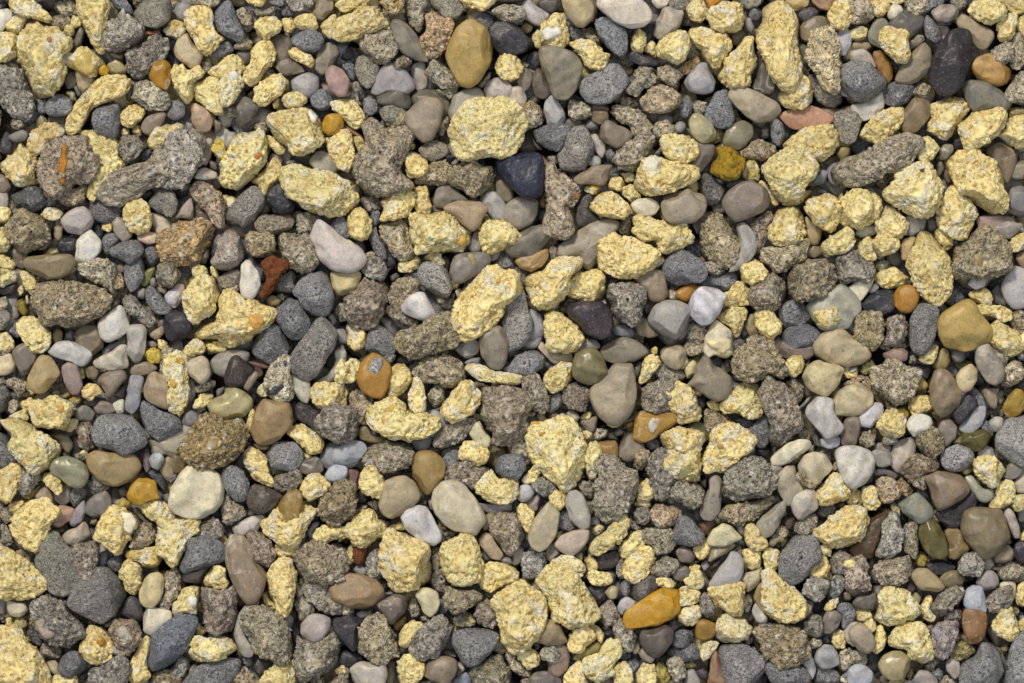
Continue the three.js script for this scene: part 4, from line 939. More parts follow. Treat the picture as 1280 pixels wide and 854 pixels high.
['n1',[55,53,60,48,66,49,70,54,67,60,58,59],[117,117,108]],
['b1',[69,49,75,44,82,46,86,52,78,55,72,54],[127,115,106]],
['w1',[83,47,88,44,92,44,92,53,87,54],[210,208,184]],
['y2',[61,36,65,31,72,33,76,38,70,41,68,44,62,41]],
['b1',[62,20,68,18,74,21,71,29,64,28],[133,116,87]],
['y1',[107,10,112,5,119,6,121,12,117,17,110,15],[201,178,80]],
['c1',[120,8,124,4,129,8,127,22,123,28,119,24]],
['y1',[117,-2,124,0,124,5,118,6]],
['c2',[5,31,10,27,16,29,19,35,14,39,8,36]],
['k1',[-4,34,3,33,7,40,5,48,0,53,-5,50],[76,74,68]],
['c1',[5,46,10,44,13,48,10,53,6,52]],
['y1',[14,46,20,42,24,42,23,50,18,53]],
['t0',[24,44,28,37,36,38,34,43],[156,140,108]],
['c0',[38,36,44,38,43,42,36,42],[154,140,108]],
['t0',[42,41,50,37,52,41,46,44],[157,138,98]],
['y1',[50,44,57,40,60,44,54,48],[184,164,94]],
['c0',[15,38,21,36,22,42,16,43],[123,112,85]],
['t1',[35,70,42,68,50,70,54,77,50,84,46,80,42,74],[133,121,90]],
['g1',[-6,70,2,69,8,76,14,84,12,92,0,94,-8,86],[102,104,108]],
['b0',[60,44,70,43,81,42,76,49,64,50],[94,86,74]],
['b0',[82,40,88,34,95,31,94,40,90,45],[106,98,88]],
['n0',[74,28,6,5,0]],
['c1',[-4,8,3,2,9,5,8,9,0,11]],
['w0',[52,51,57,48,56,54,52,56],[194,182,154]],
['b0',[102,86,108,79,112,84,108,90,102,90],[128,116,108]],
['y1',[57,85,62,81,66,86,60,90]],
['o1',[127,52,130,58,130,66,126,62],[168,124,72]],
['c0',[-3,26,5,26,5,32,-3,33]],
['n0',[108,0,117,-1,117,5,110,5]],
['n0',[75,6,84,0,94,-2,90,4,82,8,76,12]],
['b0',[75,10,80,7,83,10,78,13]],
['y0',[56,20,62,20,62,28,58,28]],
['n0',[44,30,48,34,44,34]],
['y0',[22,36,4,4,0]],
['k0',[55,78,5,8,0]],
['c0',[24,26,3,3,0]],
['b0',[68,55,70,62,66,62]],
['t2',[66,85,72,82,84,84,97,84,102,88,104,95,97,103,86,108,75,105,68,97,65,90],[163,140,92],'golden brown rounded cube pebble'],
]],
[213,427,[
['y2',[-5,18,0,10,5,7,11,9,12,18,13,28,14,36,12,46,8,53,2,54,-3,46,-4,32],'thin upright yellow strip with an amber spot'],
['y2',[11,4,16,-1,24,0,26,6,22,11,15,12,10,9]],
['y1',[26,2,33,0,41,1,41,7,33,9,28,7]],
['w3',[12,17,17,13,24,11,28,15,30,24,26,30,21,31,15,25],[184,173,148],'small creamy heart shaped pebble'],
['n1',[30,15,36,9,44,6,52,7,58,9,56,16,46,22,40,27,32,22],[135,130,124]],
['k2',[41,31,42,20,46,12,50,11,55,15,62,20,60,26,54,32,46,33],[60,54,52],'black brown rough pyramid'],
['b2',[54,34,57,28,61,22,65,21,66,25,62,32,58,37],[133,118,100],'small brown capsule lying on a slant'],
['p3',[58,15,62,15,70,17,75,20,70,20,62,18],[106,74,60],'dark red brown twig like splinter'],
['c3',[72,25,76,19,82,13,88,11,91,16,90,24,91,30,94,36,91,42,83,46,76,43,71,38,69,31],[176,168,148],'black and white mottled gritty lump'],
['y1',[63,37,68,31,72,34,74,40,68,42]],
['k+',[72,37,78,34,84,31,85,35,79,39,73,40],[46,47,53]],
['w2',[89,26,93,22,99,24,104,31,105,38,102,46,97,44,92,37],[180,178,160],'pale green white long pebble'],
['y2',[105,36,110,31,120,31,130,32,131,42,124,46,116,50,111,51,106,44]],
['c3',[110,60,115,52,120,47,128,47,137,50,139,56,140,64,139,70,132,75,124,75,116,71,111,66],[127,119,110],'round mottled brown grey gravel ball'],
['k2',[93,50,97,45,103,48,110,54,111,64,110,70,103,62,94,58],[66,62,64],'charcoal wedge with one pale dot'],
['y2',[87,66,92,62,100,62,106,66,112,72,114,76,110,82,104,84,98,78,93,73,88,70]],
['t3',[62,60,65,50,70,43,78,46,88,46,90,54,90,62,84,69,78,76,70,78,64,74,61,67],[160,131,84],'ochre brown blocky stone'],
['t1',[60,76,66,77,74,78,72,81,64,81],[168,148,92]],
['c3',[8,79,14,69,20,60,25,55,34,57,42,60,50,58,55,62,57,70,54,78,50,86,40,92,30,94,18,93,10,87],[135,117,78],'broad ochre brown speckled boulder'],
['q2',[28,48,33,43,40,40,42,35,48,34,55,38,61,44,60,50,54,56,46,58,38,58,31,53],[181,173,132],'translucent pale olive pebble crusted yellow'],
['y1',[16,50,20,42,26,38,32,40,30,46,22,50]],
['c1',[17,34,24,30,32,29,33,34,24,38,18,38]],
['n1',[8,58,14,52,21,54,23,59,17,64,9,62],[119,116,122]],
['t1',[-2,66,6,63,14,64,15,68,10,73,3,79,-5,84,-14,84,-14,78],[168,160,140]],
['y2',[56,66,57,56,60,50,63,52,62,60,60,67]],
['g2',[71,84,76,77,84,74,92,75,98,82,98,90,92,96,80,96,73,91],[127,128,132]],
['y2',[55,82,60,79,66,83,71,88,73,97,77,103,76,109,70,107,63,103,56,95]],
['w1',[107,30,116,26,122,18,124,10,127,3,130,8,130,18,124,27,118,31],[165,163,156]],
['n1',[111,84,116,76,124,76,136,78,141,84,140,90,134,94,120,96,112,92],[142,146,152]],
['y2',[124,18,128,12,133,18,133,28,126,32,123,24]],
['b0',[89,46,94,44,93,52,90,54],[111,106,104]],
['n0',[33,36,40,34,38,40,34,42]],
['b0',[58,38,64,40,62,44]],
['t0',[-2,8,2,6,2,16,-2,18]],
['t0',[2,82,8,78,10,86,4,86]],
['c0',[98,80,104,86,100,90,96,86]],
['k0',[58,70,4,6,0]],
['g0',[56,77,5,5,0]],
['n0',[14,36,4,8,0]],
['b0',[90,58,4,6,0]],
]],
[426,427,[
['o3',[13,30,14,20,18,13,24,9,30,12,36,18,37,24,35,34,31,41,24,41,17,37],[168,122,56],'orange brown hexagon pebble with a grey square patch'],
['y2',[37,20,43,16,49,20,54,27,50,34,44,40,35,42,36,34]],
['y2',[-5,20,3,16,9,13,14,17,13,26,9,30,0,32,-6,28]],
['y1',[-4,36,2,33,6,36,4,44,4,51,-4,52]],
['c1',[5,42,10,36,18,38,24,44,27,48,22,54,18,62,12,60,8,52],[139,125,104]],
['c2',[54,23,59,17,66,11,76,9,86,12,91,18,93,25,89,32,82,34,72,30,64,31,56,27],[144,133,110],'brown flat lump with a ridge along its top'],
['b3',[104,2,105,-5,112,-10,120,-10,125,0,124,12,119,20,112,19,106,12],[133,122,106]],
['y3',[93,20,98,16,106,18,114,22,122,23,130,24,136,26,134,32,126,33,116,31,106,30,98,25],'flat yellow slate like flake'],
['y3',[75,48,80,42,86,36,90,30,94,29,99,32,103,38,104,45,98,52,91,58,84,59,78,57],'yellow hexagonal chunk with amber pores'],
['y3',[50,40,54,34,54,28,58,27,62,34,63,42,63,52,56,53,51,48],'short upright yellow peg'],
['y3',[22,60,21,52,26,48,33,46,36,43,43,44,48,46,50,52,58,53,66,55,72,57,74,62,68,68,58,72,48,74,40,73,32,69,25,66],'bright yellow boot shaped stone with one amber dot'],
['n1',[64,54,70,51,76,55,81,60,76,66,70,71,64,70,70,62],[147,149,156]],
['n0',[52,74,60,72,68,70,66,80,58,84],[139,140,144]],
['c2',[70,72,76,66,83,60,92,58,100,58,98,66,92,72,84,77,76,80,70,78],[138,130,116],'grey gritty finger with dark flecks'],
['c2',[103,42,108,35,116,34,126,34,136,38,142,44,142,50,136,56,139,62,140,68,135,74,128,77,118,77,112,74,114,69,108,64,107,55,108,48],[133,122,106],'very large brown grey crumbly block'],
['w2',[96,70,100,62,104,60,108,68,112,73,110,79,103,78],[201,195,160]],
['y2',[89,80,95,74,102,74,108,79,111,84,108,90,100,93,92,91,88,86]],
['c1',[64,44,68,34,73,33,78,38,76,46,70,50]],
['t1',[13,66,18,62,24,70,33,72,32,76,20,76,14,73],[134,116,76]],
['w2',[-6,80,2,76,10,74,16,76,19,81,14,88,4,92,-6,90],[160,164,172]],
['c2',[17,86,22,78,32,75,44,75,52,79,54,85,50,93,40,98,28,98,19,93],[137,128,112],'grey brown oval speckled stone'],
['t2',[54,88,58,83,66,82,73,85,78,91,77,100,72,108,66,114,60,112,54,102],[156,127,64],'smooth amber brown tilted pebble'],
['w1',[84,6,90,1,98,-4,104,2,102,9,94,13],[181,176,168]],
['n1',[92,16,98,12,104,12,105,17,96,18],[148,149,154]],
['g1',[122,18,128,13,134,16,132,22,126,24]],
['c1',[31,10,36,8,41,10,40,14,36,17,32,14],[139,139,134]],
['w1',[-5,8,0,4,4,8,3,13,-3,16]],
['s0',[74,84,82,78,90,77,88,86,80,92]],
['b0',[64,80,70,78,74,82,68,84]],
['y0',[98,54,104,53,106,58,100,60]],
['c0',[40,40,48,36,50,44,44,44]],
['k0',[103,50,4,5,0]],
['y0',[110,78,116,76,120,82,112,84]],
['y0',[25,42,33,42,30,47]],
['k0',[48,14,6,4,0]],
['b0',[68,48,75,48,74,52,70,52]],
]],
[640,427,[
['g2',[0,17,4,10,11,7,19,7,24,12,24,19,17,23,8,25,-2,24,-6,20],[125,127,132],'speckled slate grey stone, wide and low'],
['q3',[45,18,48,10,54,6,60,5,66,9,69,16,71,23,66,29,58,32,51,30,46,26],[125,118,84],'round mossy olive grey ball'],
['t3',[59,36,65,30,71,24,76,18,84,18,89,18,91,26,92,38,91,48,86,56,80,61,74,61,67,56,62,49,59,42],[163,149,122],'large smooth beige pebble near the centre'],
['y2',[23,26,30,19,38,16,45,17,46,24,44,30,38,35,30,38,26,34]],
['c2',[8,28,12,26,17,24,22,30,25,34,27,42,27,50,22,53,16,52,10,46,9,38],[136,127,114]],
['c2',[37,44,38,36,44,31,50,30,56,34,58,38,57,46,54,52,48,51,42,49],[122,112,100]],
['g1',[27,46,30,40,36,38,37,46,32,53,27,54]],
['y2',[25,2,30,-4,44,-4,51,0,44,5,36,8,29,8]],
['w1',[19,4,24,0,26,8,36,9,44,8,45,15,38,16,32,17,24,10],[179,168,144]],
['n1',[46,4,52,-2,62,-2,66,4,60,8,54,8,48,10],[141,138,132]],
['n1',[7,2,12,-2,22,-3,20,3,14,6],[138,138,140]],
['c2',[97,42,100,32,106,30,112,29,120,31,124,38,123,48,118,52,110,53,102,52,97,48],[127,120,108],'dark grey coral like cluster'],
['y2',[95,28,97,20,100,12,104,10,109,12,111,17,106,22,102,28,97,31]],
['t2',[111,12,114,6,120,4,126,2,130,8,128,17,124,21,116,18],[173,156,124]],
['s1',[107,23,112,18,120,19,128,22,129,28,122,31,114,30]],
['y2',[120,34,128,31,136,36,139,46,140,52,134,57,126,56,122,50,124,42],[216,202,160]],
['o2',[92,58,97,52,106,54,116,53,122,54,123,60,118,64,110,68,106,72,98,75,91,72,92,64],[168,130,63],'caramel and cream lumpy nugget'],
['y3',[110,70,115,67,122,65,129,66,141,68,143,74,138,82,132,88,126,90,119,84,113,78]],
['t1',[81,76,84,70,90,68,95,74,99,78,96,86,86,90,80,86],[141,127,108]],
['t2',[64,76,72,74,78,75,79,86,74,94,68,92,67,84],[160,122,56],'shiny amber brown cube pebble'],
['y2',[12,74,14,68,17,61,22,62,30,60,36,58,44,59,49,64,51,71,54,78,57,85,55,95,50,103,44,109,38,111,32,104,26,100,18,92,13,84],'tall yellow lump full of grey and amber grains'],
['y2',[56,82,59,76,63,75,67,79,71,86,68,95,64,100,58,104,55,96],[227,219,168]],
['w1',[41,54,44,51,49,54,51,57,48,60,44,58],[189,184,160]],
['n1',[51,60,57,57,64,56,63,64,60,68,55,66],[132,123,112]],
['w1',[35,55,38,53,42,56,39,58,35,58],[212,208,188]],
['w0',[18,54,24,54,26,58,26,62,20,60],[169,165,152]],
['c1',[-4,72,4,66,10,70,12,76,14,84,6,90,-2,86],[138,132,118]],
['o1',[85,62,88,60,92,60,91,65,86,65],[160,120,52]],
['c1',[61,72,64,66,68,65,72,68,70,72,64,74]],
['c1',[88,84,93,80,100,80,104,86,102,94,96,97,90,92],[148,134,110]],
['c2',[103,88,108,82,115,81,121,86,125,95,127,102,122,110,113,118,107,115,105,106,101,98],[119,115,108]],
['k1',[100,76,105,73,110,74,110,80,104,82],[72,72,72]],
['y1',[52,56,56,52,60,54,58,58,52,58]],
['y1',[70,62,78,62,82,62,77,65]],
['n0',[84,60,90,56,94,52,96,54,92,60,88,62]],
['c0',[-3,2,8,0,4,10,-3,12]],
['n0',[76,68,82,65,84,69,78,71]],
['b0',[90,20,97,14,96,24,93,28]],
['b0',[70,68,76,68,80,74,72,73]],
['b0',[27,55,35,52,34,60,28,60]],
['y1',[53,68,58,66,60,72,56,74]],
['k0',[8,46,5,5,0]],
['y0',[104,6,108,4,109,9,105,11]],
['c1',[10,52,18,53,16,56,10,55]],
['t0',[95,45,4,4,0],[138,116,64]],
]],
[853,427,[
['b3',[10,26,12,16,16,10,20,11,24,18,30,22,36,27,36,34,33,40,26,44,18,40,10,34,4,32],[143,131,111],'taupe knuckle shaped glossy stone'],
['y2',[-12,36,-4,31,3,33,9,38,10,45,13,50,12,57,6,59,-3,61,-8,54,-11,45]],
['c3',[37,16,40,8,47,4,54,-2,62,-2,68,3,70,10,73,14,77,22,74,29,66,24,60,28,53,31,46,29,39,25],[141,129,104],'brown porous crumb with a notched outline'],
['y2',[29,46,34,40,40,35,42,31,50,30,58,30,60,36,58,46,60,54,55,57,48,57,42,53,34,53,30,51]],
['c3',[58,38,61,30,64,26,70,30,76,34,82,40,85,48,88,56,88,64,84,70,80,75,74,80,68,78,65,72,66,62,63,55,59,48],[135,124,112],'tall brown grey stone like a cave formation'],
['y2',[75,20,78,14,83,10,90,10,92,16,88,22,84,27,79,23]],
['c1',[76,30,83,27,89,32,91,38,88,46,84,42,80,35],[133,121,106]],
['w3',[90,26,94,19,100,15,108,16,115,18,120,21,117,29,112,36,107,41,100,38,92,34],[195,184,144],'cream rounded square pebble'],
['w3',[92,54,94,48,100,42,106,42,112,44,112,52,116,58,120,63,116,69,106,72,102,66,96,60],[181,179,176],'lumpy white grey stone like a molar'],
['w2',[111,45,115,38,122,34,129,32,137,34,142,40,141,48,133,54,124,55,116,55,111,51],[183,173,140]],
['b2',[119,66,122,58,127,56,134,57,132,68,130,76,124,79,119,76],[122,107,92]],
['n2',[103,73,108,71,114,69,118,72,117,78,110,80,105,78],[156,157,165]],
['w3',[66,87,72,81,79,76,87,73,94,74,96,79,90,84,82,89,74,92,68,92],[207,202,176],'long cream white seed shaped pebble'],
['y3',[15,86,22,74,22,67,27,64,36,61,42,63,48,68,54,72,52,80,48,85,44,93,36,97,26,96,18,97,14,92],'wide flat pale yellow slab with a little hole'],
['g1',[50,66,56,60,62,55,65,62,65,74,61,80,54,79,52,72],[111,114,118]],
['c1',[16,60,18,52,24,51,32,55,39,60,44,65,36,64,28,64,22,70,17,66],[135,120,99]],
['q1',[0,67,8,60,16,61,20,68,23,73,18,75,10,75],[95,96,64]],
['g0',[38,58,48,57,55,60,52,66,44,64]],
['w2',[18,0,24,-3,36,-2,36,6,33,13,28,11,22,6],[207,195,156]],
['c1',[1,6,4,0,14,-2,21,4,17,8,10,10,4,11]],
['b1',[66,2,72,-2,80,2,90,5,98,3,98,10,92,14,86,10,78,13,71,8],[123,108,100]],
['g0',[78,0,84,-3,100,-3,98,3,88,4]],
['y1',[18,46,24,43,29,47,30,52,22,51]],
['y2',[1,70,6,71,10,78,13,85,16,94,14,101,6,104,-4,102,-14,99,-18,92,-12,82,-4,76]],
['t1',[-2,10,3,10,5,16,2,20,-3,20],[194,180,140]],
['w1',[2,20,8,14,11,16,10,24,4,28],[202,191,152]],
['k1',[36,2,42,-2,47,0,44,6,38,8],[95,92,96]],
['c0',[28,20,35,12,38,16,37,22,32,24]],
['y1',[120,20,126,17,131,20,130,27,122,26]],
['c1',[88,62,95,66,96,74,92,73,87,71],[138,128,104]],
['n0',[87,50,93,43,99,40,93,48,88,52]],
['b0',[97,72,101,68,104,74,108,80,100,78],[111,106,102]],
['n0',[50,80,56,80,54,86,50,88]],
['y0',[112,38,118,34,116,40,112,42]],
['c1',[120,32,126,28,130,30,126,34]],
['k0',[14,46,4,5,0]],
['k0',[60,83,6,4,0]],
['s0',[104,82,112,82,112,90,106,90]],
['c0',[96,79,99,77,99,82,95,84]],
['b0',[90,20,97,12,94,22,90,24]],
]],
[1066,427,[
['b3',[58,32,61,23,65,21,72,23,76,30,79,36,81,40,79,46,73,54,67,56,62,52,58,44],[133,116,88],'two toned brown fig shaped pebble'],
['b3',[92,8,95,4,101,2,106,8,111,16,113,22,111,29,106,32,100,30,95,22,92,15],[143,133,121],'grey beige club shaped pebble'],
['c2',[101,6,107,6,115,10,116,16,113,20,108,14,102,11],[148,140,124]],
['c3',[15,20,22,18,26,14,33,15,40,19,48,21,50,26,47,32,45,38,38,44,32,47,24,42,16,37,14,30],[155,144,124],'grey tan cracked chunk'],
['w2',[3,59,9,52,16,45,22,47,23,53,20,59,14,64,8,63],[192,193,198],'soft white marshmallow shaped pebble'],
['y3',[18,63,22,55,28,51,35,50,39,55,39,66,36,71,28,72,22,70]],
['o2',[33,51,38,50,42,53,41,57,37,56],[181,154,48]],
['y2',[42,49,44,43,50,41,57,40,60,45,58,53,52,55,46,55]],
['w3',[40,62,43,56,50,54,57,56,59,61,56,66,50,67,46,71,42,67],[213,211,200],'chalk white kidney shaped piece'],
['c3',[47,76,48,69,54,65,60,65,65,70,68,77,66,82,60,87,53,84],[130,120,94],'round brown speckled pellet'],
['b2',[64,66,67,59,73,58,78,64,77,71,73,77,69,80,67,73],[143,131,120]],
['w3',[77,26,82,20,88,17,93,22,92,29,88,36,82,38,78,33],[195,180,140],'cream oval with a dark corner'],
['k3',[75,54,80,46,86,40,92,44,93,48,87,54,82,60,78,61],[51,51,58]],
['n2',[80,64,86,56,93,49,99,49,99,56,95,64,88,69,82,67],[163,163,168]],
['g1',[86,38,92,34,97,40,100,48,100,53,95,49,90,42]],
['g3',[107,72,112,64,116,59,124,56,134,54,142,62,142,76,138,86,130,92,120,92,112,86,108,80],[139,140,138],'pale grey speckled boulder'],
['o2',[112,50,116,42,122,36,127,37,130,48,124,55,116,57],[156,125,46],'ochre yellow teardrop pebble'],
['c2',[112,30,114,22,119,14,126,15,129,22,126,30,119,34,112,33],[165,154,134]],
['b1',[98,36,104,35,110,35,109,44,108,50,103,49,99,42],[140,125,106]],
['y2',[50,12,54,6,60,2,64,4,64,10,60,16,54,16]],
['p2',[22,9,30,6,38,4,41,8,40,14,34,15,25,14],[143,117,104]],
['g1',[43,2,48,-3,58,-2,58,4,52,8,45,6],[109,110,114]],
['n1',[74,10,76,5,84,5,86,11,82,15,77,17],[122,120,116]],
['c1',[20,4,26,0,38,0,42,4,36,6,26,7]],
['t1',[61,18,64,10,68,5,72,7,73,16,70,21,64,21],[149,133,76]],
['t2',[45,34,49,28,53,27,57,33,54,36,47,36],[171,148,72]],
['c1',[24,44,30,47,34,48,30,51,26,51],[128,118,95]],
['t0',[34,44,42,42,46,44,40,48]],
['c2',[5,74,8,67,14,67,17,75,12,80,7,78],[127,119,100]],
['y0',[13,66,17,64,19,70,16,74]],
['s2',[22,74,25,70,32,70,34,75,30,77,23,77]],
['w1',[29,84,32,77,40,73,46,72,47,78,46,86,42,96,34,98,29,92],[179,171,162]],
['n1',[12,84,18,76,24,76,30,80,28,88,18,90],[141,134,126]],
['q2',[76,76,82,69,90,67,98,66,103,70,100,77,96,81,90,82,84,77],[95,88,44],'bottle green glassy lump'],
['g2',[66,84,73,79,82,76,90,78,91,84,88,92,78,97,68,94],[138,139,142]],
['g1',[95,62,99,58,104,62,107,69,102,74,97,67]],
['w1',[102,60,107,56,113,57,113,64,108,68,104,65],[176,172,164]],
['n1',[94,84,100,78,106,80,107,86,100,88],[163,166,174]],
['c1',[-2,28,4,24,10,25,14,30,13,38,8,36,2,34],[160,136,114]],
['c1',[7,20,11,14,16,14,17,22,12,25,8,24],[151,144,92]],
['b0',[44,17,52,18,59,19,57,28,51,26,46,22],[91,90,92]],
['c1',[42,12,48,10,47,16,43,18]],
['k0',[94,26,6,7,0]],
['k0',[108,34,4,3,0]],
['y2',[104,-2,112,-3,120,0,116,7,109,6]],
['y1',[118,3,124,-1,132,0,130,8,122,10]],
['b0',[118,10,4,4,0]],
['c0',[108,40,114,36,114,46,110,48]],
['w1',[-2,20,3,18,4,22,-2,24]],
['s1',[3,-2,12,-3,20,-1,16,3,10,4]],
['n0',[70,56,74,54,74,59,69,59]],
['c1',[108,82,112,80,118,86,110,88]],
['k0',[60,62,4,5,0]],
['g1',[123,8,130,8,130,14,125,14]],
['y3',[92,87,100,84,107,87,112,94,113,98,109,105,103,109,97,104,91,98,90,92]],
]],
[0,569,[
['q3',[37,9,42,3,50,1,58,4,63,7,66,14,64,21,59,25,52,23,46,17,40,14],[151,150,124],'frosted grey green glass like pebble'],
['y2',[-4,14,3,9,10,7,15,9,16,18,12,25,6,36,0,33,-5,28]],
['c2',[15,18,17,8,22,5,28,8,30,14,27,22,22,28,16,30,13,25],[133,129,122]],
['y2',[29,18,33,13,39,13,44,18,47,24,43,30,38,26,33,21]],
['y3',[8,49,14,44,22,36,30,33,37,33,39,38,44,41,43,47,38,50,36,60,30,66,28,71,20,70,15,63,10,57],'broad yellow leafy chunk'],
['y1',[6,37,12,34,17,35,14,41,9,46,7,42]],
['t1',[25,31,29,26,34,24,38,31,38,37,33,36,28,34],[176,156,132]],
['y0',[14,31,22,28,29,22,26,30,20,34],[176,160,112]],
['n1',[64,36,70,30,78,27,82,33,82,41,77,47,70,47,63,43],[117,112,108]],
['c1',[65,22,70,16,77,18,82,24,76,28,68,29],[108,104,98]],
['g1',[50,30,54,24,62,24,64,30,58,36,54,40],[111,108,100]],
['n1',[52,46,58,38,62,34,63,42,60,50,55,55,51,53],[139,136,140]],
['p1',[38,52,42,44,42,38,48,38,55,41,52,48,44,54],[168,134,108]],
['w2',[47,60,51,56,57,55,62,50,66,55,68,60,62,63,55,68,47,65],[165,156,140],'half white half brown small wedge'],
['s3',[27,79,31,66,37,59,43,58,48,65,54,72,58,84,60,92,56,100,48,104,40,103,32,94],[118,117,110],'grey green sandy oval stone'],
['c3',[53,75,57,68,64,65,71,64,74,68,73,80,71,88,64,93,56,89,52,82],[130,118,108]],
['y3',[72,60,74,52,79,44,83,39,90,40,97,43,102,48,103,54,98,59,94,66,90,73,85,73,78,66,73,63],'pale yellow rock with a white corner'],
['o3',[95,30,98,24,104,18,110,17,116,20,117,28,119,32,112,33,104,38,97,34],[181,140,46],'glassy amber chunk with yellow crust'],
['y2',[104,38,110,35,117,33,124,38,130,44,127,50,120,53,112,48,106,43]],
['c2',[97,66,101,56,106,50,112,51,116,58,114,64,108,70,100,70],[138,125,100],'small brown marble sized lump'],
['y2',[119,64,122,56,127,51,134,47,146,46,147,51,140,56,138,64,136,72,131,80,126,81,121,76],'ragged upright yellow chunk with a frilled side'],
['y2',[94,76,97,71,104,72,112,70,116,69,120,75,120,80,115,85,108,84,104,79,98,79],[205,189,116]],
['y2',[92,82,97,79,104,81,106,88,106,94,103,103,98,104,91,98,90,90]],
['g1',[79,80,84,75,90,76,91,83,86,88,80,86],[92,93,98]],
['n0',[73,74,78,72,80,78,76,86,72,84],[136,140,152]],
['y3',[-10,74,-2,68,4,70,10,74,18,78,26,84,32,92,34,98,26,105,14,108,2,106,-8,100],'big pitted yellow slab with a straight edge'],
['c1',[-4,54,3,52,7,58,9,64,5,69,-3,68],[125,120,112]],
['c0',[0,40,6,40,8,48,3,52,-3,48]],
['k1',[110,14,114,11,120,15,124,22,122,27,117,22],[62,64,72]],
['n2',[111,4,114,-1,120,-1,122,4,118,11,113,9],[151,156,159]],
['p1',[105,2,108,-2,112,0,112,9,109,14,106,8],[127,109,114]],
['b1',[118,10,124,2,128,3,130,14,128,21,122,18],[143,127,92]],
['y1',[86,35,92,32,98,37,95,40,88,39],[181,165,92]],
['b0',[98,42,102,39,106,46,112,51,118,54,116,62,112,54,104,50],[122,106,96]],
['n0',[38,30,46,22,52,24,52,34,46,38,40,34],[154,148,142]],
['t0',[68,47,72,48,70,53,66,52],[132,120,95]],
['n0',[70,55,74,50,76,56,73,62,70,60]],
['b0',[86,26,92,24,96,30,90,32]],
['c0',[9,72,18,72,26,76,24,84,16,80]],
['w1',[13,5,18,0,22,4,18,8,14,8]],
['g1',[5,0,13,-2,13,4,9,7]],
['w1',[119,65,122,62,122,68,119,69],[197,192,168]],
['b0',[114,68,117,65,118,69,115,70]],
['c0',[94,72,98,68,100,72,95,74]],
['n0',[119,32,124,28,127,34,122,36]],
['w1',[125,34,129,28,132,32,132,40,127,42]],
['k0',[88,58,4,6,0]],
['b0',[-4,36,2,34,2,42,-3,44]],
['t0',[36,56,46,54,48,58,40,60],[122,108,68]],
['c1',[56,-1,65,-2,62,3,56,3]],
['y2',[20,-3,30,-4,43,0,42,5,34,6,26,4]],
]],
[213,569,[
['w3',[0,33,2,24,8,14,15,8,21,6,28,10,36,16,39,26,38,35,32,42,24,46,14,46,5,43,0,39],[207,201,174],'large cream white rounded stone'],
['g3',[38,14,42,9,47,8,53,12,59,20,58,28,55,35,48,35,43,28,38,20],[116,119,122],'grey seed shaped granite stone'],
['c2',[37,40,38,31,42,28,46,36,54,37,56,44,50,49,44,52,40,48],[143,133,118]],
['c2',[78,22,80,15,87,12,94,11,98,15,98,21,92,26,85,28,79,26],[128,120,110]],
['y3',[98,26,101,18,104,13,110,13,115,18,119,22,116,28,110,31,104,34,100,31]],
['c3',[109,40,114,33,120,24,126,20,136,20,138,28,138,36,136,44,130,50,124,52,117,47,111,43],[127,113,88],'ochre grey crusty nugget'],
['k3',[58,30,62,22,70,24,78,27,84,32,78,38,68,44,60,40,58,35],[79,71,63],'dark chocolate brown smooth pebble'],
['n0',[58,38,62,40,66,44,60,46,56,46],[154,143,136]],
['y3',[67,52,72,47,80,40,90,38,100,34,107,40,108,43,103,50,100,57,97,64,88,68,80,65,74,60],'yellow triangle carrying an amber shell'],
['o3',[81,40,84,33,89,27,95,26,98,30,99,42,97,49,90,52,83,49],[141,113,60],'amber brown shell shaped pebble on the yellow triangle'],
['w2',[45,54,52,50,60,46,68,45,72,47,67,54,60,59,52,62,47,60],[186,181,174]],
['c2',[19,54,24,49,31,46,36,49,40,56,38,61,33,63,28,60,20,60],[133,124,116]],
['g3',[6,83,10,73,13,64,20,60,28,59,36,64,42,70,41,79,35,83,27,84,18,86,11,88],[106,109,114],'blue grey arrow shaped stone'],
['y3',[-9,48,0,46,8,46,16,47,20,49,19,59,14,61,10,70,5,80,0,82,-4,76,-10,72],'jagged yellow plate'],
['b3',[42,66,46,61,54,61,59,66,64,76,70,84,72,90,68,102,63,110,57,110,51,103,46,92,42,80],[141,122,98],'tall brown glossy pebble with a pale streak'],
['c3',[58,62,62,57,68,58,75,64,78,72,78,81,73,85,66,80,62,72],[134,121,108]],
['y2',[78,66,86,68,96,66,97,70,91,76,84,78,79,74]],
['y3',[76,84,82,78,90,78,94,86,94,94,92,104,90,114,86,120,80,117,76,108,73,102,72,92]],
['c3',[91,77,97,70,106,65,116,67,127,70,131,77,132,86,128,92,120,96,110,94,100,94,94,86],[131,120,102],'large grey brown flat rounded stone'],
['y2',[107,60,112,53,120,52,129,53,134,57,130,63,122,63,114,67,109,64]],
['n1',[101,58,106,51,111,50,109,56,105,64,102,62],[154,151,156]],
['b2',[94,8,100,4,108,1,113,6,114,12,108,14,100,14],[117,106,94]],
['w2',[115,16,119,9,124,7,131,9,132,14,128,20,121,22],[174,181,192]],
['b1',[0,2,6,-3,11,0,12,7,8,12,3,14,0,8],[124,106,72]],
['y1',[54,0,60,-4,66,-3,72,2,70,8,60,6]],
['n1',[-2,16,4,14,4,18,-1,22]],
['o1',[0,43,3,44,2,50,-2,50]],
['y1',[35,64,40,60,43,64,41,69]],
['n0',[41,62,45,56,48,60,46,64],[160,152,144]],
['y1',[98,0,102,-2,106,2,104,6,100,4]],
['b0',[103,34,108,32,110,38,106,40]],
['t0',[20,46,28,45,30,48,22,52]],
['k0',[33,44,6,5,0]],
['c0',[70,44,6,4,-.4]],
['k0',[105,46,5,6,0]],
['k0',[97,72,4,4,0]],
]],
[426,569,[
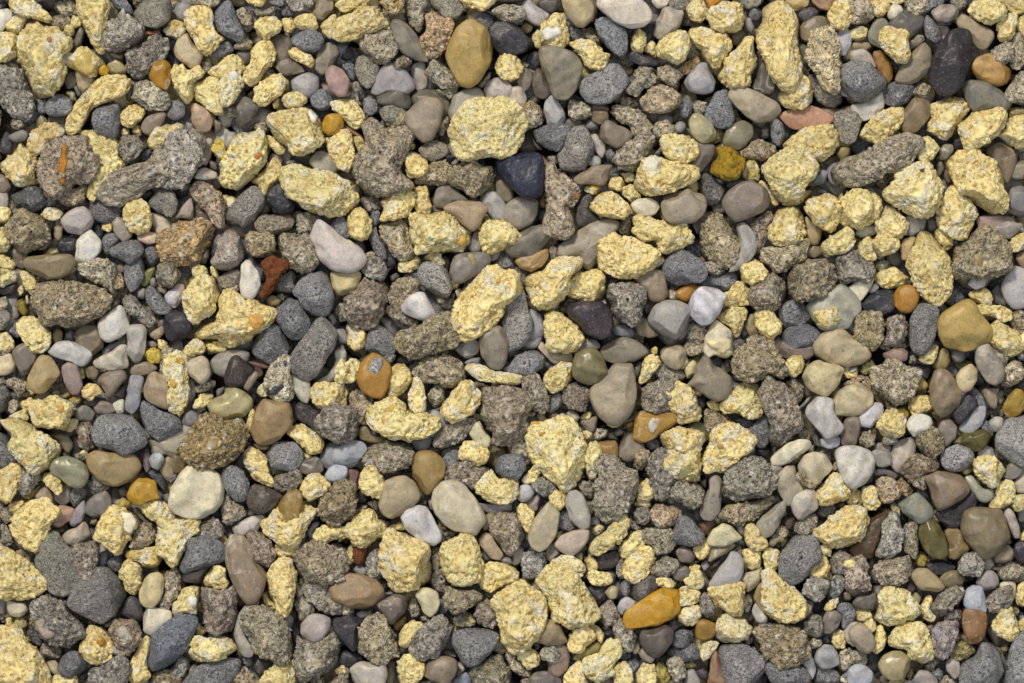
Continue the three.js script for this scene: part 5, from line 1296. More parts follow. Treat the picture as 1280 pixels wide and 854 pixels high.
['t3',[29,38,31,28,33,20,40,17,48,16,54,20,58,28,58,33,52,39,46,45,38,47,32,44],[176,158,124],'large smooth ivory pebble with one dark dot'],
['y3',[13,23,15,14,20,7,26,10,31,16,34,22,32,30,25,32,18,28],'round yellow stone with an amber inset'],
['w3',[45,46,50,40,58,38,64,39,68,47,74,57,74,63,68,67,60,63,52,58,48,53],[195,194,196],'ghostly white rock with a rough eye'],
['w3',[70,28,76,21,84,20,92,23,98,30,102,36,106,44,107,49,103,54,100,59,92,57,84,55,78,51,72,44,69,36],[192,184,160],'cream and grey mottled boulder'],
['c1',[71,46,74,52,78,54,74,54]],
['t1',[65,34,69,30,70,38,69,42,66,40],[152,148,140]],
['c2',[78,16,82,8,92,4,104,8,112,10,110,18,104,22,99,26,92,22,86,19,80,20],[135,124,110]],
['g1',[76,4,80,-3,88,-4,88,4,84,10,78,14]],
['y3',[101,26,105,18,110,13,113,11,117,18,124,19,132,18,133,26,130,34,122,36,113,36,107,32],'yellow stone hugging a blue grey cap'],
['g3',[115,12,116,4,121,0,129,-1,136,2,138,9,134,16,128,20,120,18],[115,118,124]],
['y2',[-4,56,2,54,8,49,14,43,20,41,25,42,28,49,34,55,32,61,26,63,20,67,12,68,6,62,2,58],'frilly yellow stone'],
['y3',[31,72,33,62,36,56,42,58,52,60,60,64,66,68,66,76,67,86,66,94,58,98,48,101,38,98,31,90,30,80],'big square yellow block'],
['y3',[75,73,78,66,84,63,92,60,99,61,103,68,104,76,106,84,102,93,93,97,83,94,76,88,74,80],'yellow rounded square lump'],
['c2',[-5,26,0,20,6,21,9,28,11,36,8,44,2,50,-5,52,-12,48,-16,40,-14,30],[135,121,90]],
['p1',[2,16,6,11,12,12,14,15,11,28,6,24,3,20],[106,74,72]],
['r2',[10,69,16,68,19,72,17,80,12,82,9,76],[106,58,24],'rust red brown crumb with a pale side'],
['c1',[4,70,9,66,10,74,11,80,6,80],[176,164,116]],
['c1',[15,84,20,76,26,70,30,70,30,80,32,88,26,94,18,92],[119,116,112]],
['n2',[102,63,107,58,112,60,116,66,121,74,118,78,112,77,106,70],[163,148,124]],
['c2',[112,54,114,49,118,44,124,44,132,46,134,56,132,68,128,74,122,74,117,66,113,59],[138,127,112]],
['t1',[104,50,108,45,114,43,117,47,112,54,107,57]],
['n1',[103,36,112,37,120,37,127,36,127,42,120,45,112,44,107,42],[156,150,150]],
['c1',[67,72,71,70,75,70,74,80,72,86,68,84]],
['n0',[104,72,108,72,112,78,108,82,105,80]],
['y2',[103,90,106,84,112,80,122,81,132,86,130,94,120,97,112,102,105,99,101,93]],
['c0',[75,60,78,56,86,57,86,60,80,64]],
['q0',[6,8,14,2,18,4,22,8,16,12],[128,122,102]],
['n1',[0,0,8,-4,16,-4,16,0,6,6,-1,6],[119,118,120]],
['w0',[-2,8,4,7,4,13,-1,18]],
['c1',[3,50,8,42,14,38,20,38,16,42,9,48]],
['c1',[20,36,25,33,28,36,28,42,24,42]],
['y1',[36,54,42,51,47,50,48,56,42,57]],
['b0',[28,48,34,50,38,52,32,56]],
['k0',[14,32,6,5,0]],
['k0',[3,62,4,5,0]],
['y1',[-3,60,2,58,2,63,-2,66]],
['c0',[-2,72,4,70,6,82,2,86,-3,84]],
['n1',[118,78,126,76,130,82,122,81]],
['k0',[70,68,5,4,0]],
['n0',[57,36,64,34,64,38,58,38]],
['b0',[76,18,78,15,80,22,76,22]],
['t0',[66,82,72,80,74,86,68,88]],
]],
[640,569,[
['c3',[61,36,64,28,62,22,66,18,62,8,66,2,76,1,82,6,88,11,93,15,94,24,92,34,86,40,80,45,72,49,65,45,61,40],[141,133,119],'massive grey brown conglomerate with a round insert'],
['w0',[90,12,94,12,95,18,92,21]],
['t3',[13,58,16,50,22,42,27,36,31,40,35,44,34,52,32,60,26,68,21,71,15,68,13,63],[184,171,138],'long ivory slab pebble'],
['w3',[40,36,43,28,48,27,53,30,56,38,58,46,57,53,52,55,46,50,42,44],[168,166,156],'grey white oval pebble with pinholes'],
['g1',[34,47,37,42,41,41,45,49,47,54,43,57,38,56,34,52],[119,119,122]],
['y2',[28,31,32,27,38,26,41,30,40,36,36,41,31,40,28,36]],
['p3',[32,67,37,60,44,57,52,56,57,57,56,64,50,72,44,75,38,72],[176,156,138],'pinkish beige lens shaped stone'],
['y3',[57,69,62,62,70,57,76,50,82,44,87,47,87,54,83,62,74,69,66,75,58,74],'yellow sausage shaped stone'],
['y1',[60,55,66,52,70,54,66,60,61,60]],
['y2',[80,68,85,64,90,58,95,57,99,63,97,70,90,74,84,77,80,74]],
['y2',[84,80,90,74,97,68,102,70,106,76,104,84,100,92,90,96,84,90]],
['c2',[97,58,102,55,110,55,118,55,122,61,121,68,116,73,108,74,101,68,98,63],[143,136,118]],
['c2',[103,42,108,36,116,38,124,38,126,44,121,50,116,55,108,54,104,48],[154,135,112]],
['y2',[93,30,95,22,102,17,105,24,106,32,100,36,94,36]],
['y1',[90,36,98,33,104,35,102,40,94,40],[216,204,152]],
['c2',[90,46,92,40,98,38,103,42,104,48,98,53,92,50],[119,115,108]],
['w2',[4,32,6,23,12,22,17,28,14,32,8,36],[181,182,188]],
['p1',[8,36,15,32,20,29,21,36,18,42,12,40],[162,144,138]],
['c2',[14,22,20,17,27,18,33,24,30,28,24,32,18,27],[124,122,114]],
['c1',[47,23,54,20,60,20,62,26,60,33,54,32],[127,122,112]],
['y2',[8,17,14,12,18,3,22,6,22,14,17,20,10,21]],
['y2',[3,42,6,37,12,38,17,44,15,51,12,58,8,53,4,49]],
['b1',[-2,44,3,46,8,54,9,62,4,67,0,65,-3,55],[138,125,114]],
['c1',[6,80,10,74,18,72,24,73,25,82,20,90,10,92],[143,143,146]],
['n1',[0,72,3,67,8,70,9,77,5,82,0,82],[141,135,127]],
['y3',[28,84,31,78,37,75,45,75,51,79,54,85,52,90,44,92,34,92,28,89],[224,217,176],'pale yellow dome shaped lump with a white cap'],
['b1',[25,74,29,66,33,68,36,74,32,80,26,79],[160,144,130]],
['k1',[63,78,68,73,76,71,81,75,79,82,72,86,65,85],[62,55,51]],
['s1',[78,80,83,76,87,77,84,84,82,88,78,87]],
['y1',[54,78,58,74,62,78,64,84,60,88,56,86]],
['s1',[121,50,126,46,134,48,135,60,130,66,124,60]],
['b1',[122,72,128,68,134,70,133,79,126,80],[139,127,114]],
['c2',[104,84,110,78,118,76,124,80,122,88,114,92,106,90],[128,120,108]],
['g1',[-4,2,2,-1,6,6,6,13,0,16,-5,14]],
['c1',[5,0,14,-2,15,4,11,8,6,6]],
['b0',[8,9,14,8,12,13,8,14]],
['y1',[-3,18,4,15,5,22,2,32,-3,30]],
['k0',[6,66,8,5,.3]],
['n0',[60,47,66,48,66,54,58,53]],
['t0',[55,36,60,33,61,42,58,48,56,42],[143,127,102]],
['b0',[47,15,52,12,56,17,48,19]],
['n0',[104,49,108,48,106,55,102,54]],
['c0',[87,58,92,55,90,60,86,64]],
['y1',[33,58,38,57,36,62,33,62]],
['y1',[47,75,52,73,53,79,49,78]],
['b0',[17,43,22,38,24,38,18,46]],
['c1',[123,26,128,20,134,24,132,36,126,32]],
['n1',[80,-2,87,-3,86,2,80,2]],
['c0',[114,32,120,29,124,33,118,37]],
['k0',[106,30,4,6,0]],
['c1',[85,48,88,44,93,52,97,55,92,56]],
]],
[853,569,[
['c3',[28,26,32,18,35,8,42,4,50,1,58,3,64,8,67,15,70,16,69,24,64,30,54,33,44,35,36,33,29,29],[130,126,116],'big grey rock with a scooped shell texture'],
['t3',[13,42,16,34,20,26,20,19,24,16,30,18,30,26,29,32,28,42,22,48,16,47],[156,144,128],'beige tooth shaped pebble'],
['c3',[-8,26,-2,20,4,19,10,20,16,26,15,33,10,40,4,38,-6,34],[129,124,112]],
['g3',[-8,58,-2,46,4,46,10,52,16,59,14,66,4,68,-6,66],[112,113,116]],
['w3',[19,63,24,55,30,51,36,53,41,58,44,62,38,65,30,68,20,67],[205,198,162],'creamy white triangle pebble'],
['t2',[20,70,28,68,38,65,40,68,34,73,26,77,20,80],[168,152,120],'flat beige wedge under the white triangle'],
['y2',[8,70,13,65,17,61,20,66,20,74,16,78,12,78]],
['n3',[56,51,62,44,68,39,74,35,77,34,77,40,74,47,71,54,66,60,61,62,57,57],[141,137,122],'grey arrowhead shaped smooth sliver'],
['c2',[28,45,34,38,46,36,58,34,66,30,70,36,62,42,57,48,48,52,40,53,32,50],[144,133,110]],
['y3',[46,62,47,53,52,51,56,56,62,63,63,68,58,71,50,70],[216,204,148],'butter yellow glassy drop'],
['y2',[45,72,52,70,58,72,60,80,57,85,50,85,46,80]],
['y2',[60,72,66,69,72,71,73,80,70,86,62,86]],
['t3',[71,15,76,10,84,7,86,14,86,20,90,26,86,30,82,36,78,37,74,30,71,24],[174,161,138],'beige stone with a flat lower face'],
['w3',[87,8,91,1,97,-2,105,-1,110,5,112,10,106,16,100,22,94,20,88,14],[184,173,146],'sandy white rounded stone with a gritty side'],
['c3',[84,15,90,10,98,10,103,15,102,21,96,25,88,21,84,19],[133,123,94]],
['w3',[81,36,84,29,92,26,97,25,100,30,101,39,96,43,87,48,83,43],[181,173,162],'white cube like pebble with rounded edges'],
['y3',[99,27,106,20,114,14,119,15,122,22,125,29,119,35,110,37,103,37,101,31]],
['g1',[101,44,104,38,112,37,115,40,112,45,105,48],[108,110,102]],
['y3',[99,57,106,52,111,47,118,42,124,39,132,38,138,46,140,52,136,60,130,66,122,69,114,70,106,65,101,62],'ragged yellow chunk like popcorn'],
['g3',[73,76,78,68,83,61,92,59,100,60,101,68,103,78,98,84,92,92,82,97,74,92,73,84],[119,119,122],'squarish dark grey granite block'],
['c2',[83,54,88,47,96,43,100,45,101,55,96,59,88,60],[128,119,108]],
['k1',[74,50,78,46,84,47,84,53,79,57,76,54],[84,66,62]],
['c2',[64,66,70,58,73,51,78,56,78,60,72,65,68,69],[143,132,108]],
['w3',[27,86,33,78,36,73,42,74,45,80,45,88,40,97,32,101,24,100,20,96],[168,166,168]],
['p1',[12,52,18,49,24,49,25,53,20,61,16,58],[125,92,72]],
['y2',[102,68,108,66,112,71,110,76,104,74]],
['y2',[94,86,100,80,105,75,109,80,110,86,104,92,96,92]],
['c2',[110,78,114,73,120,72,126,76,127,84,120,90,112,86],[126,118,106]],
['q2',[-2,10,4,6,10,11,10,17,4,19,-3,18],[143,140,98]],
['g0',[6,5,12,1,15,6,14,12,10,9]],
['b1',[-2,70,6,70,10,76,6,80,-2,80],[134,118,106]],
['y1',[5,84,9,82,14,83,13,90,7,90]],
['n1',[14,82,19,78,21,84,17,88]],
['c1',[37,73,42,68,46,72,44,77,40,74]],
['k1',[21,84,28,77,34,73,36,75,28,82,22,88],[74,68,64]],
['y1',[24,47,28,45,30,50,26,52]],
['n0',[14,20,19,17,18,26,14,22]],
['w1',[40,50,46,48,47,54,46,60,42,58]],
['n0',[9,42,13,40,13,49,9,48]],
['c0',[116,38,121,34,123,38,118,42]],
['n1',[67,31,72,30,74,34,68,36]],
['n0',[74,42,78,40,79,46,74,48]],
['b0',[70,66,74,66,74,72,70,69]],
['y0',[74,64,80,62,78,66,75,70]],
['y1',[123,30,129,26,130,36,124,38]],
['b0',[2,78,10,79,14,80,6,84]],
['c1',[112,10,115,5,117,12,113,14]],
['y2',[120,80,128,76,130,84,124,86]],
['k0',[121,72,6,4,0]],
['g0',[40,68,6,3,0]],
['b0',[62,42,3,4,0]],
]],
[1066,569,[
['w3',[-13,-2,-7,-6,2,-6,12,-3,16,4,15,12,9,20,0,25,-6,20,-10,10],[191,189,181],'smooth white disc with a yellow stain'],
['b3',[82,52,84,43,90,40,100,40,110,41,113,48,115,56,116,62,110,69,104,75,97,77,91,71,86,64,82,58],[122,108,80],'large shiny olive brown square pebble'],
['b3',[53,17,60,14,68,12,78,14,84,20,87,26,82,32,72,38,64,41,61,36,58,28],[136,116,94],'striped brown shell shaped pebble'],
['k2',[62,44,68,40,76,37,84,31,89,28,92,34,91,41,84,46,80,54,72,55,66,50],[51,47,51]],
['n3',[33,37,40,32,48,28,53,32,58,38,60,44,55,49,50,51,43,47,37,42],[122,126,116],'sea green grey glass like pebble'],
['q3',[49,60,50,53,55,49,60,48,66,54,69,62,71,73,66,77,58,75,52,68],[98,92,52],'mossy olive brown stone'],
['t2',[69,58,74,55,80,56,84,64,88,70,82,76,76,78,71,76,73,68],[135,112,63],'olive tan chunk with a white rim'],
['k2',[-2,70,6,62,10,50,18,43,26,40,30,42,24,48,23,58,18,68,16,76,8,76,2,74],[76,60,40]],
['c3',[22,50,26,43,33,42,36,50,37,58,36,70,30,76,22,78,16,74,20,66,22,60],[154,152,146],'salt and pepper granite slab'],
['c2',[38,54,42,51,48,50,48,58,50,72,46,78,40,72,37,64],[125,118,100]],
['y1',[46,78,50,74,56,76,55,83,50,84],[160,149,76]],
['c2',[17,20,22,17,30,18,34,24,37,31,30,34,23,36,19,30],[163,145,122]],
['c1',[32,22,38,16,44,24,46,28,40,31,37,29],[149,127,96]],
['c2',[35,11,40,6,46,0,52,-1,60,2,65,8,58,14,53,18,56,24,50,25,44,20],[115,101,83]],
['y3',[7,24,12,23,17,24,18,32,21,37,16,41,9,40,7,32]],
['y1',[-4,28,3,25,7,28,7,38,0,40]],
['y2',[-8,42,0,38,6,42,10,48,11,51,7,57,3,63,-2,64,-8,58]],
['q2',[84,17,90,16,94,22,98,26,105,25,105,32,99,36,94,34,89,26],[168,170,152]],
['y2',[102,38,106,30,108,22,114,19,120,20,122,28,119,36,114,41,106,41]],
['y2',[118,37,123,30,130,30,130,40,122,42],[196,189,140]],
['q1',[78,11,84,6,90,4,91,10,86,16],[140,132,84]],
['n2',[113,16,116,8,121,4,128,5,131,8,126,15,119,18],[130,124,114]],
['w2',[113,44,117,40,121,44,125,54,125,61,121,62,117,54],[165,158,152]],
['n2',[106,76,110,69,116,67,120,72,120,78,113,81,107,80],[141,130,112]],
['c3',[79,80,84,75,90,73,96,76,98,84,94,90,84,90,79,86],[148,144,138]],
['c2',[-4,76,0,74,9,71,11,80,13,90,13,103,4,106,-4,104,-5,90],[156,143,132]],
['c3',[16,84,24,78,33,76,42,77,44,83,40,92,30,98,20,95],[140,130,113]],
['k1',[55,82,62,78,72,80,78,84,72,90,60,90],[60,60,64]],
['n1',[94,80,100,76,106,76,106,84,100,88],[176,169,160]],
['w1',[121,22,128,12,134,14,134,28,124,28],[192,184,168]],
['k2',[120,74,122,66,130,64,134,70,134,80,124,80],[52,50,58]],
['y1',[125,60,130,57,131,66,126,66]],
['t1',[113,64,117,61,120,66,115,68],[141,115,64]],
['b1',[15,12,22,9,30,12,34,15,31,19,24,16,18,16],[112,103,100]],
['n0',[8,20,15,10,19,14,16,20,12,22]],
['n2',[14,-2,20,-4,28,-2,29,7,24,9,18,8],[143,141,136]],
['y1',[28,38,33,36,37,42,36,47,32,44]],
['k1',[110,-2,120,-4,128,-2,128,4,118,3]],
['c1',[109,86,116,80,124,80,130,85,126,92,112,94]],
['n0',[124,42,130,38,130,50,125,50]],
['k0',[36,46,4,4,0]],
['c0',[12,80,18,76,17,84,12,86]],
['n0',[48,26,56,26,58,33,52,32]],
['k0',[68,30,5,8,0]],
['g0',[106,4,110,10,114,12,110,16]],
['k0',[96,38,6,3,0]],
['c1',[53,-3,62,-3,60,2,55,2]],
['n0',[110,80,116,82,112,86,106,84]],
]],
[0,711,[
['g3',[51,26,54,18,58,10,64,3,72,0,80,0,86,6,91,12,94,19,90,27,84,35,77,40,70,37,62,34,54,30],[108,106,102],'large dark grey gritty rock with pale crystals below'],
['c3',[24,30,28,24,38,21,48,21,52,30,54,36,60,42,62,48,58,54,52,58,46,59,38,56,32,50,27,44,26,36],[117,112,106],'grey brown lump with an embedded tan chip'],
['t+',[27,40,32,37,38,37,42,48,39,51,34,52,29,45],[168,148,132],'smooth tan chip'],
['y3',[62,50,65,44,70,42,77,44,82,50,83,60,84,66,78,71,70,71,64,66,60,60],'yellow ball with an orange window'],
['c3',[82,42,86,37,94,38,101,39,105,46,104,55,99,61,94,65,86,63,83,55],[135,120,104],'grey brown ring shaped stone with a white eye'],
['g3',[43,74,46,66,52,62,58,62,63,66,66,71,62,77,54,80,47,79],[96,99,106],'smooth dark blue grey button stone'],
['w3',[104,18,107,9,112,4,118,3,122,6,122,16,119,24,114,29,108,28,105,24],[192,180,140],'shiny ivory bead shaped pebble'],
['w2',[106,36,110,28,118,30,127,32,128,40,120,46,114,50,107,47],[207,202,184],'ivory broken chunk with a clean edge'],
['k1',[88,33,94,24,98,20,104,25,106,34,104,40,96,38],[79,77,78]],
['y3',[-8,48,0,45,8,44,14,45,20,55,28,62,32,70,36,78,34,86,24,92,8,94,-8,92],'largest sponge like yellow boulder'],
['y2',[97,70,102,62,105,54,109,51,112,55,110,64,108,72,112,80,108,86,100,90,96,80]],
['g3',[109,72,110,62,113,52,120,45,128,38,136,35,144,35,147,40,144,52,138,62,128,71,118,76,112,76],[92,100,114],'big sleek blue grey wedge stone'],
['c3',[66,84,70,76,78,72,86,66,92,66,96,73,95,82,92,90,80,96,68,94],[113,108,104]],
['w2',[5,30,6,24,12,26,18,26,20,32,16,36,8,35],[198,191,168]],
['y1',[2,20,4,12,8,18,12,21,10,25,4,24]],
['y1',[9,42,12,36,18,37,19,44,13,45],[168,160,112]],
['y1',[3,38,8,37,9,43,4,44]],
['g1',[19,48,22,45,28,48,32,55,28,58,22,54],[87,86,90]],
['c1',[29,62,32,56,38,57,46,61,44,67,36,68,31,66],[125,116,106]],
['w1',[34,70,40,69,44,74,46,80,40,80,36,76],[168,160,128]],
['g0',[56,82,62,78,68,73,71,75,66,80,60,85],[95,97,102]],
['y2',[36,84,42,79,50,81,56,80,57,88,46,94,36,92]],
['c1',[20,40,24,32,28,44,24,45],[122,114,88]],
['c2',[119,24,123,14,126,2,130,-2,134,4,134,16,130,26,124,31,119,29],[147,136,120]],
['c1',[110,84,116,78,124,76,130,74,134,82,130,92,114,92],[132,120,98]],
['n1',[76,42,82,40,86,36,82,44,78,45],[163,156,132]],
['c0',[64,38,72,39,80,41,74,42,66,43]],
['k0',[52,60,8,6,0]],
['k0',[46,20,8,3,0]],
['n0',[0,28,4,7,0]],
['w0',[62,84,66,82,66,90,61,90]],
['b0',[97,66,4,4,0]],
['c0',[24,30,3,5,0]],
['k0',[112,48,5,4,0]],
]],
[213,711,[
['b1',[7,4,14,2,22,0,29,-3,26,5,20,11,12,11,7,8],[132,120,112]],
['y3',[24,10,28,2,34,-3,40,0,41,6,44,11,40,16,34,14,27,14]],
['c3',[24,22,26,16,33,17,40,18,46,14,50,20,48,30,46,40,42,46,34,49,27,46,24,36],[130,118,108],'twisted brown grey clump'],
['y3',[2,30,6,22,10,15,16,13,22,14,22,21,19,27,18,34,10,36,4,36]],
['w+',[13,22,16,19,20,22,19,28,15,28],[220,220,216]],
['g2',[9,87,14,80,20,74,28,70,36,67,46,67,51,70,50,76,46,82,40,88,26,93,12,93],[106,107,110]],
['y3',[13,62,16,56,20,50,28,52,36,50,44,52,48,56,50,60,44,64,38,67,30,68,22,70,16,67],'yellow crescent crust with a cream rim'],
['y1',[18,40,22,42,26,48,22,52,18,50]],
['c3',[53,42,55,34,60,30,66,29,72,30,78,34,84,38,88,46,90,54,92,64,88,69,80,70,70,66,62,60,57,52],[140,132,114],'big slanted grey brown rock with a flat top'],
['w2',[48,44,50,36,55,29,62,26,67,27,62,30,56,34,54,42,56,52,62,60,60,65,54,65,50,58,47,50],[165,161,150],'pale crescent pebble hugging a rock'],
['w3',[98,42,102,37,108,34,114,35,119,38,118,46,114,52,108,55,102,52,98,48],[168,160,156],'shiny pearl grey bead'],
['c3',[95,50,100,54,108,55,114,54,120,48,128,54,126,60,124,70,118,77,108,81,100,84,94,78,94,66],[131,125,112],'craggy grey rock under the pearl bead'],
['c2',[99,16,101,10,108,9,116,11,123,14,130,20,130,30,122,34,112,30,104,24],[138,131,120]],
['c1',[92,26,96,21,102,22,108,30,106,36,98,40,94,34],[138,132,120]],
['n1',[83,38,88,34,92,38,90,46,86,48],[143,138,138]],
['k0',[62,64,70,67,80,70,74,77,66,81,61,74],[76,72,68]],
['y2',[66,86,72,78,78,73,86,72,92,68,94,76,94,84,92,92,74,92]],
['c1',[45,84,50,78,54,73,60,80,66,86,60,92,48,92],[135,122,98]],
['c1',[-2,76,6,68,12,66,14,72,11,80,4,82,-3,82],[141,140,136]],
['g0',[51,66,60,66,60,74,55,74]],
['n1',[41,46,46,38,47,28,50,32,48,44,45,48]],
['y1',[68,20,72,16,74,24,80,30,76,32,70,26]],
['c1',[116,86,122,82,130,80,130,92,116,92],[141,128,104]],
['y1',[122,76,130,71,130,80,124,80]],
['y1',[-2,32,2,34,2,40,-2,42]],
['k1',[119,38,130,36,130,52,124,50],[62,64,76]],
['c1',[93,10,97,6,100,12,99,20,94,22]],
['t1',[123,14,128,11,132,18,126,18]],
['b0',[12,74,20,72,16,80,12,84]],
['b0',[18,20,4,6,0]],
['b0',[44,2,48,12,50,22,46,14]],
['k0',[92,52,4,10,0]],
['c1',[-4,4,4,2,7,10,5,20,0,26,-5,22]],
['c0',[105,84,114,80,116,90,104,90]],
]],
[426,711,[
['t3',[-8,14,0,7,6,4,16,5,26,9,31,15,31,21,26,27,18,30,10,30,2,26,-6,22],[156,127,88],'large tan potato shaped pebble'],
['b3',[27,27,34,22,44,18,48,20,50,27,46,34,40,40,37,41,33,34],[107,95,86],'dark taupe pebble with one flat face'],
['w3',[56,20,60,15,66,15,72,18,74,25,72,32,67,36,62,32,59,26],[208,200,164],'small round cream yellow bead'],
['c3',[77,20,80,13,86,16,96,16,104,18,107,22,102,26,94,30,86,34,80,30],[135,125,102],'sandy brown pillow shaped stone'],
['c2',[100,32,104,25,110,24,114,30,118,36,114,44,108,44,102,40],[133,123,112]],
['g3',[84,54,86,48,94,45,104,45,112,46,118,50,114,58,108,66,102,71,96,72,89,68,85,62],[110,112,114],'dark grey granite heart'],
['c3',[52,56,56,48,61,42,67,40,70,36,76,36,80,42,85,43,83,50,80,56,75,62,68,67,58,67,54,62],[131,125,120],'grey crumbly crest shaped rock'],
['y3',[43,50,46,44,52,40,58,40,62,43,58,48,53,54,50,59,45,58]],
['c3',[12,60,15,52,15,44,20,37,28,34,33,36,35,44,39,52,43,56,43,64,36,68,28,71,20,66,14,64],[143,134,111],'knobbly grey brown tower of cemented grit'],
['y3',[43,70,46,65,52,64,57,68,62,72,62,79,58,84,50,88,43,84],'yellow pointed nub by the bottom edge'],
['b3',[61,78,66,70,74,66,80,66,86,69,86,76,80,86,74,86,66,82],[131,115,98],'taupe angular pebble with pink tint'],
['w3',[7,75,14,70,24,70,32,71,34,79,30,90,16,94,9,84],[192,185,173],'marbled white rough pebble at the bottom edge'],
['b1',[33,78,36,70,40,71,41,78,38,87,34,90],[125,111,90]],
['y3',[113,26,118,20,124,15,132,14,146,16,152,24,153,34,150,46,142,56,133,62,124,60,119,54,120,44,117,36],'tall massive yellow column with fine pores'],
['c2',[97,77,104,72,110,66,118,65,122,72,127,78,126,88,112,92,102,88],[123,116,96]],
['c2',[-6,22,0,19,6,20,9,28,10,34,4,36,-4,32],[163,154,134]],
['k2',[-6,38,4,35,12,36,19,38,15,44,13,56,10,62,4,57,-4,50],[53,51,58]],
['k1',[0,62,8,63,15,66,14,74,4,74,-2,70],[60,60,66]],
['c1',[68,8,72,1,78,4,81,12,78,18,70,16],[125,118,108]],
['c1',[50,24,55,21,58,28,59,34,54,36,49,32]],
['g0',[72,24,78,22,80,32,74,35]],
['c1',[82,36,90,34,98,34,100,42,92,44,84,42],[119,112,96]],
['y1',[95,36,99,34,101,42,96,43]],
['n1',[11,34,17,31,24,32,20,37,14,38]],
['t1',[38,42,44,38,48,36,48,42,42,47],[154,131,64]],
['w1',[34,44,38,46,42,50,39,54,36,52]],
['n1',[84,84,92,78,97,80,97,90,88,92],[139,147,160]],
['b1',[87,70,92,72,93,76,86,82],[122,108,94]],
['c1',[113,56,118,52,123,60,120,64,114,63]],
['y1',[121,11,126,9,134,10,132,15,124,15]],
['n1',[32,19,40,17,42,20,36,21]],
['c1',[19,4,24,-2,30,0,29,8,24,10]],
['n1',[8,2,14,-3,19,0,18,6]],
['c1',[-4,2,4,-2,5,6,0,10,-4,10]],
['c1',[-3,74,4,72,6,80,4,88,-3,88]],
['c1',[123,62,130,60,130,76,125,72]],
['c0',[76,62,84,62,86,67,78,66]],
['c0',[58,36,64,36,66,40,60,40]],
['b0',[45,62,52,60,54,64,48,66],[106,96,86]],
['k0',[30,12,8,6,0]],
['c0',[108,18,118,18,116,24,110,24]],
['c1',[56,86,66,84,70,90,56,92]],
['k0',[94,72,4,4,0]],
['k0',[68,38,4,4,0]],
]],
[640,711,[
['y3',[19,10,25,0,35,-4,45,-2,49,5,53,11,58,18,62,24,65,34,60,39,50,41,43,44,38,40,31,37,30,30,27,22,22,15],'big spongy yellow slab near the bottom'],
['o3',[84,38,86,32,94,26,102,21,110,16,118,15,125,16,126,24,124,32,118,38,110,41,98,43,86,44],[185,138,34],'bright golden orange long wedge pebble'],
['t3',[13,48,16,42,22,39,30,38,35,42,38,49,41,54,36,56,28,57,22,55,14,53],[147,128,90],'tan brown many sided pebble'],
['b2',[24,57,32,55,40,57,43,66,41,76,34,81,28,77,26,68],[138,118,104]],
['c3',[20,64,24,58,30,58,36,64,37,70,30,71,24,68],[143,140,128]],
['y3',[42,58,44,48,50,43,57,43,61,48,63,53,56,58,50,62,44,62]],
['t2',[46,67,50,62,58,58,63,55,66,58,64,63,56,66,50,69],[148,135,63]],
['y2',[57,42,64,43,69,50,67,56,63,54,61,47]],
['y3',[52,73,56,66,64,65,67,58,73,53,78,54,82,60,81,66,76,70,74,74,76,79,70,84,62,85,55,80],'yellow crooked arm shaped stone'],
['y3',[39,82,43,74,50,70,53,74,53,79,57,88,46,93,40,88]],
['y3',[76,74,80,70,86,70,90,78,89,86,80,90,76,84],'lemon yellow smooth knob'],
['b3',[96,52,98,46,106,43,114,42,120,46,119,54,114,62,108,66,101,62,97,58],[92,82,74],'dark brown smooth cone pebble'],
['c3',[76,46,79,38,82,36,84,44,91,47,94,52,90,60,87,62,82,56,77,51],[138,130,116]],
['n2',[95,64,98,59,102,61,107,67,104,71,98,68],[141,132,120]],
['g2',[120,54,122,48,127,46,133,47,133,57,127,59,122,58],[94,96,102]],
['g1',[116,62,120,58,128,58,130,66,122,67,117,66],[95,98,104]],
['w2',[79,30,81,24,86,21,92,25,90,30,84,33,82,36],[185,181,184]],
['c2',[64,31,70,26,74,22,77,28,79,36,76,42,69,43,65,38],[138,128,118]],
['k1',[56,14,64,14,70,13,70,24,66,29,62,24,58,18],[53,51,58]],
['y2',[56,4,60,1,66,3,74,3,74,10,68,13,60,12]],
['q2',[69,18,74,13,79,14,78,22,73,23],[176,168,132]],
['g1',[81,12,85,8,89,9,88,20,85,23,82,20]],
['k2',[89,20,92,12,98,7,106,5,110,12,104,19,96,25,91,23],[84,80,78]],
['y2',[105,10,110,7,118,7,123,11,121,15,112,15]],
['y2',[2,60,4,55,10,57,16,61,20,67,19,73,12,76,8,72,4,66]],
['y2',[-2,14,2,8,8,8,15,14,12,17,4,16]],
['b2',[15,34,18,27,23,22,28,26,30,31,26,37,20,40,16,38],[125,112,88]],
['c1',[2,68,8,74,14,78,12,82,4,80,-2,74]],
['b2',[13,82,18,78,27,77,36,82,36,90,16,90],[111,101,98]],
['g1',[87,70,91,67,95,70,95,76,92,80,88,75]],
['y2',[94,80,97,71,104,71,107,72,108,82,106,88,96,88]],
['y1',[108,74,112,70,117,76,118,84,112,88,108,82],[168,160,88]],
['c2',[116,70,122,66,128,68,130,80,122,84,117,78]],
['y1',[89,60,93,54,96,56,96,64,92,64]],
['c1',[105,0,112,-3,122,-2,122,4,112,6,106,4]],
['b2',[120,4,124,0,131,-2,134,6,130,10,122,8],[121,108,102]],
['y1',[124,18,129,13,132,20,128,24]],
['y1',[124,34,128,28,131,32,130,41,125,40]],
['g1',[117,42,122,38,126,42,124,46,119,47]],
['b1',[67,44,73,42,75,46,70,47]],
['g1',[16,56,20,54,22,58,18,62]],
['b0',[10,52,13,50,15,58,12,58],[93,85,82]],
['c1',[78,2,82,-2,85,4,83,8,79,6]],
['g0',[52,4,55,2,57,8,53,9]],
['y0',[82,58,86,62,84,65,81,64]],
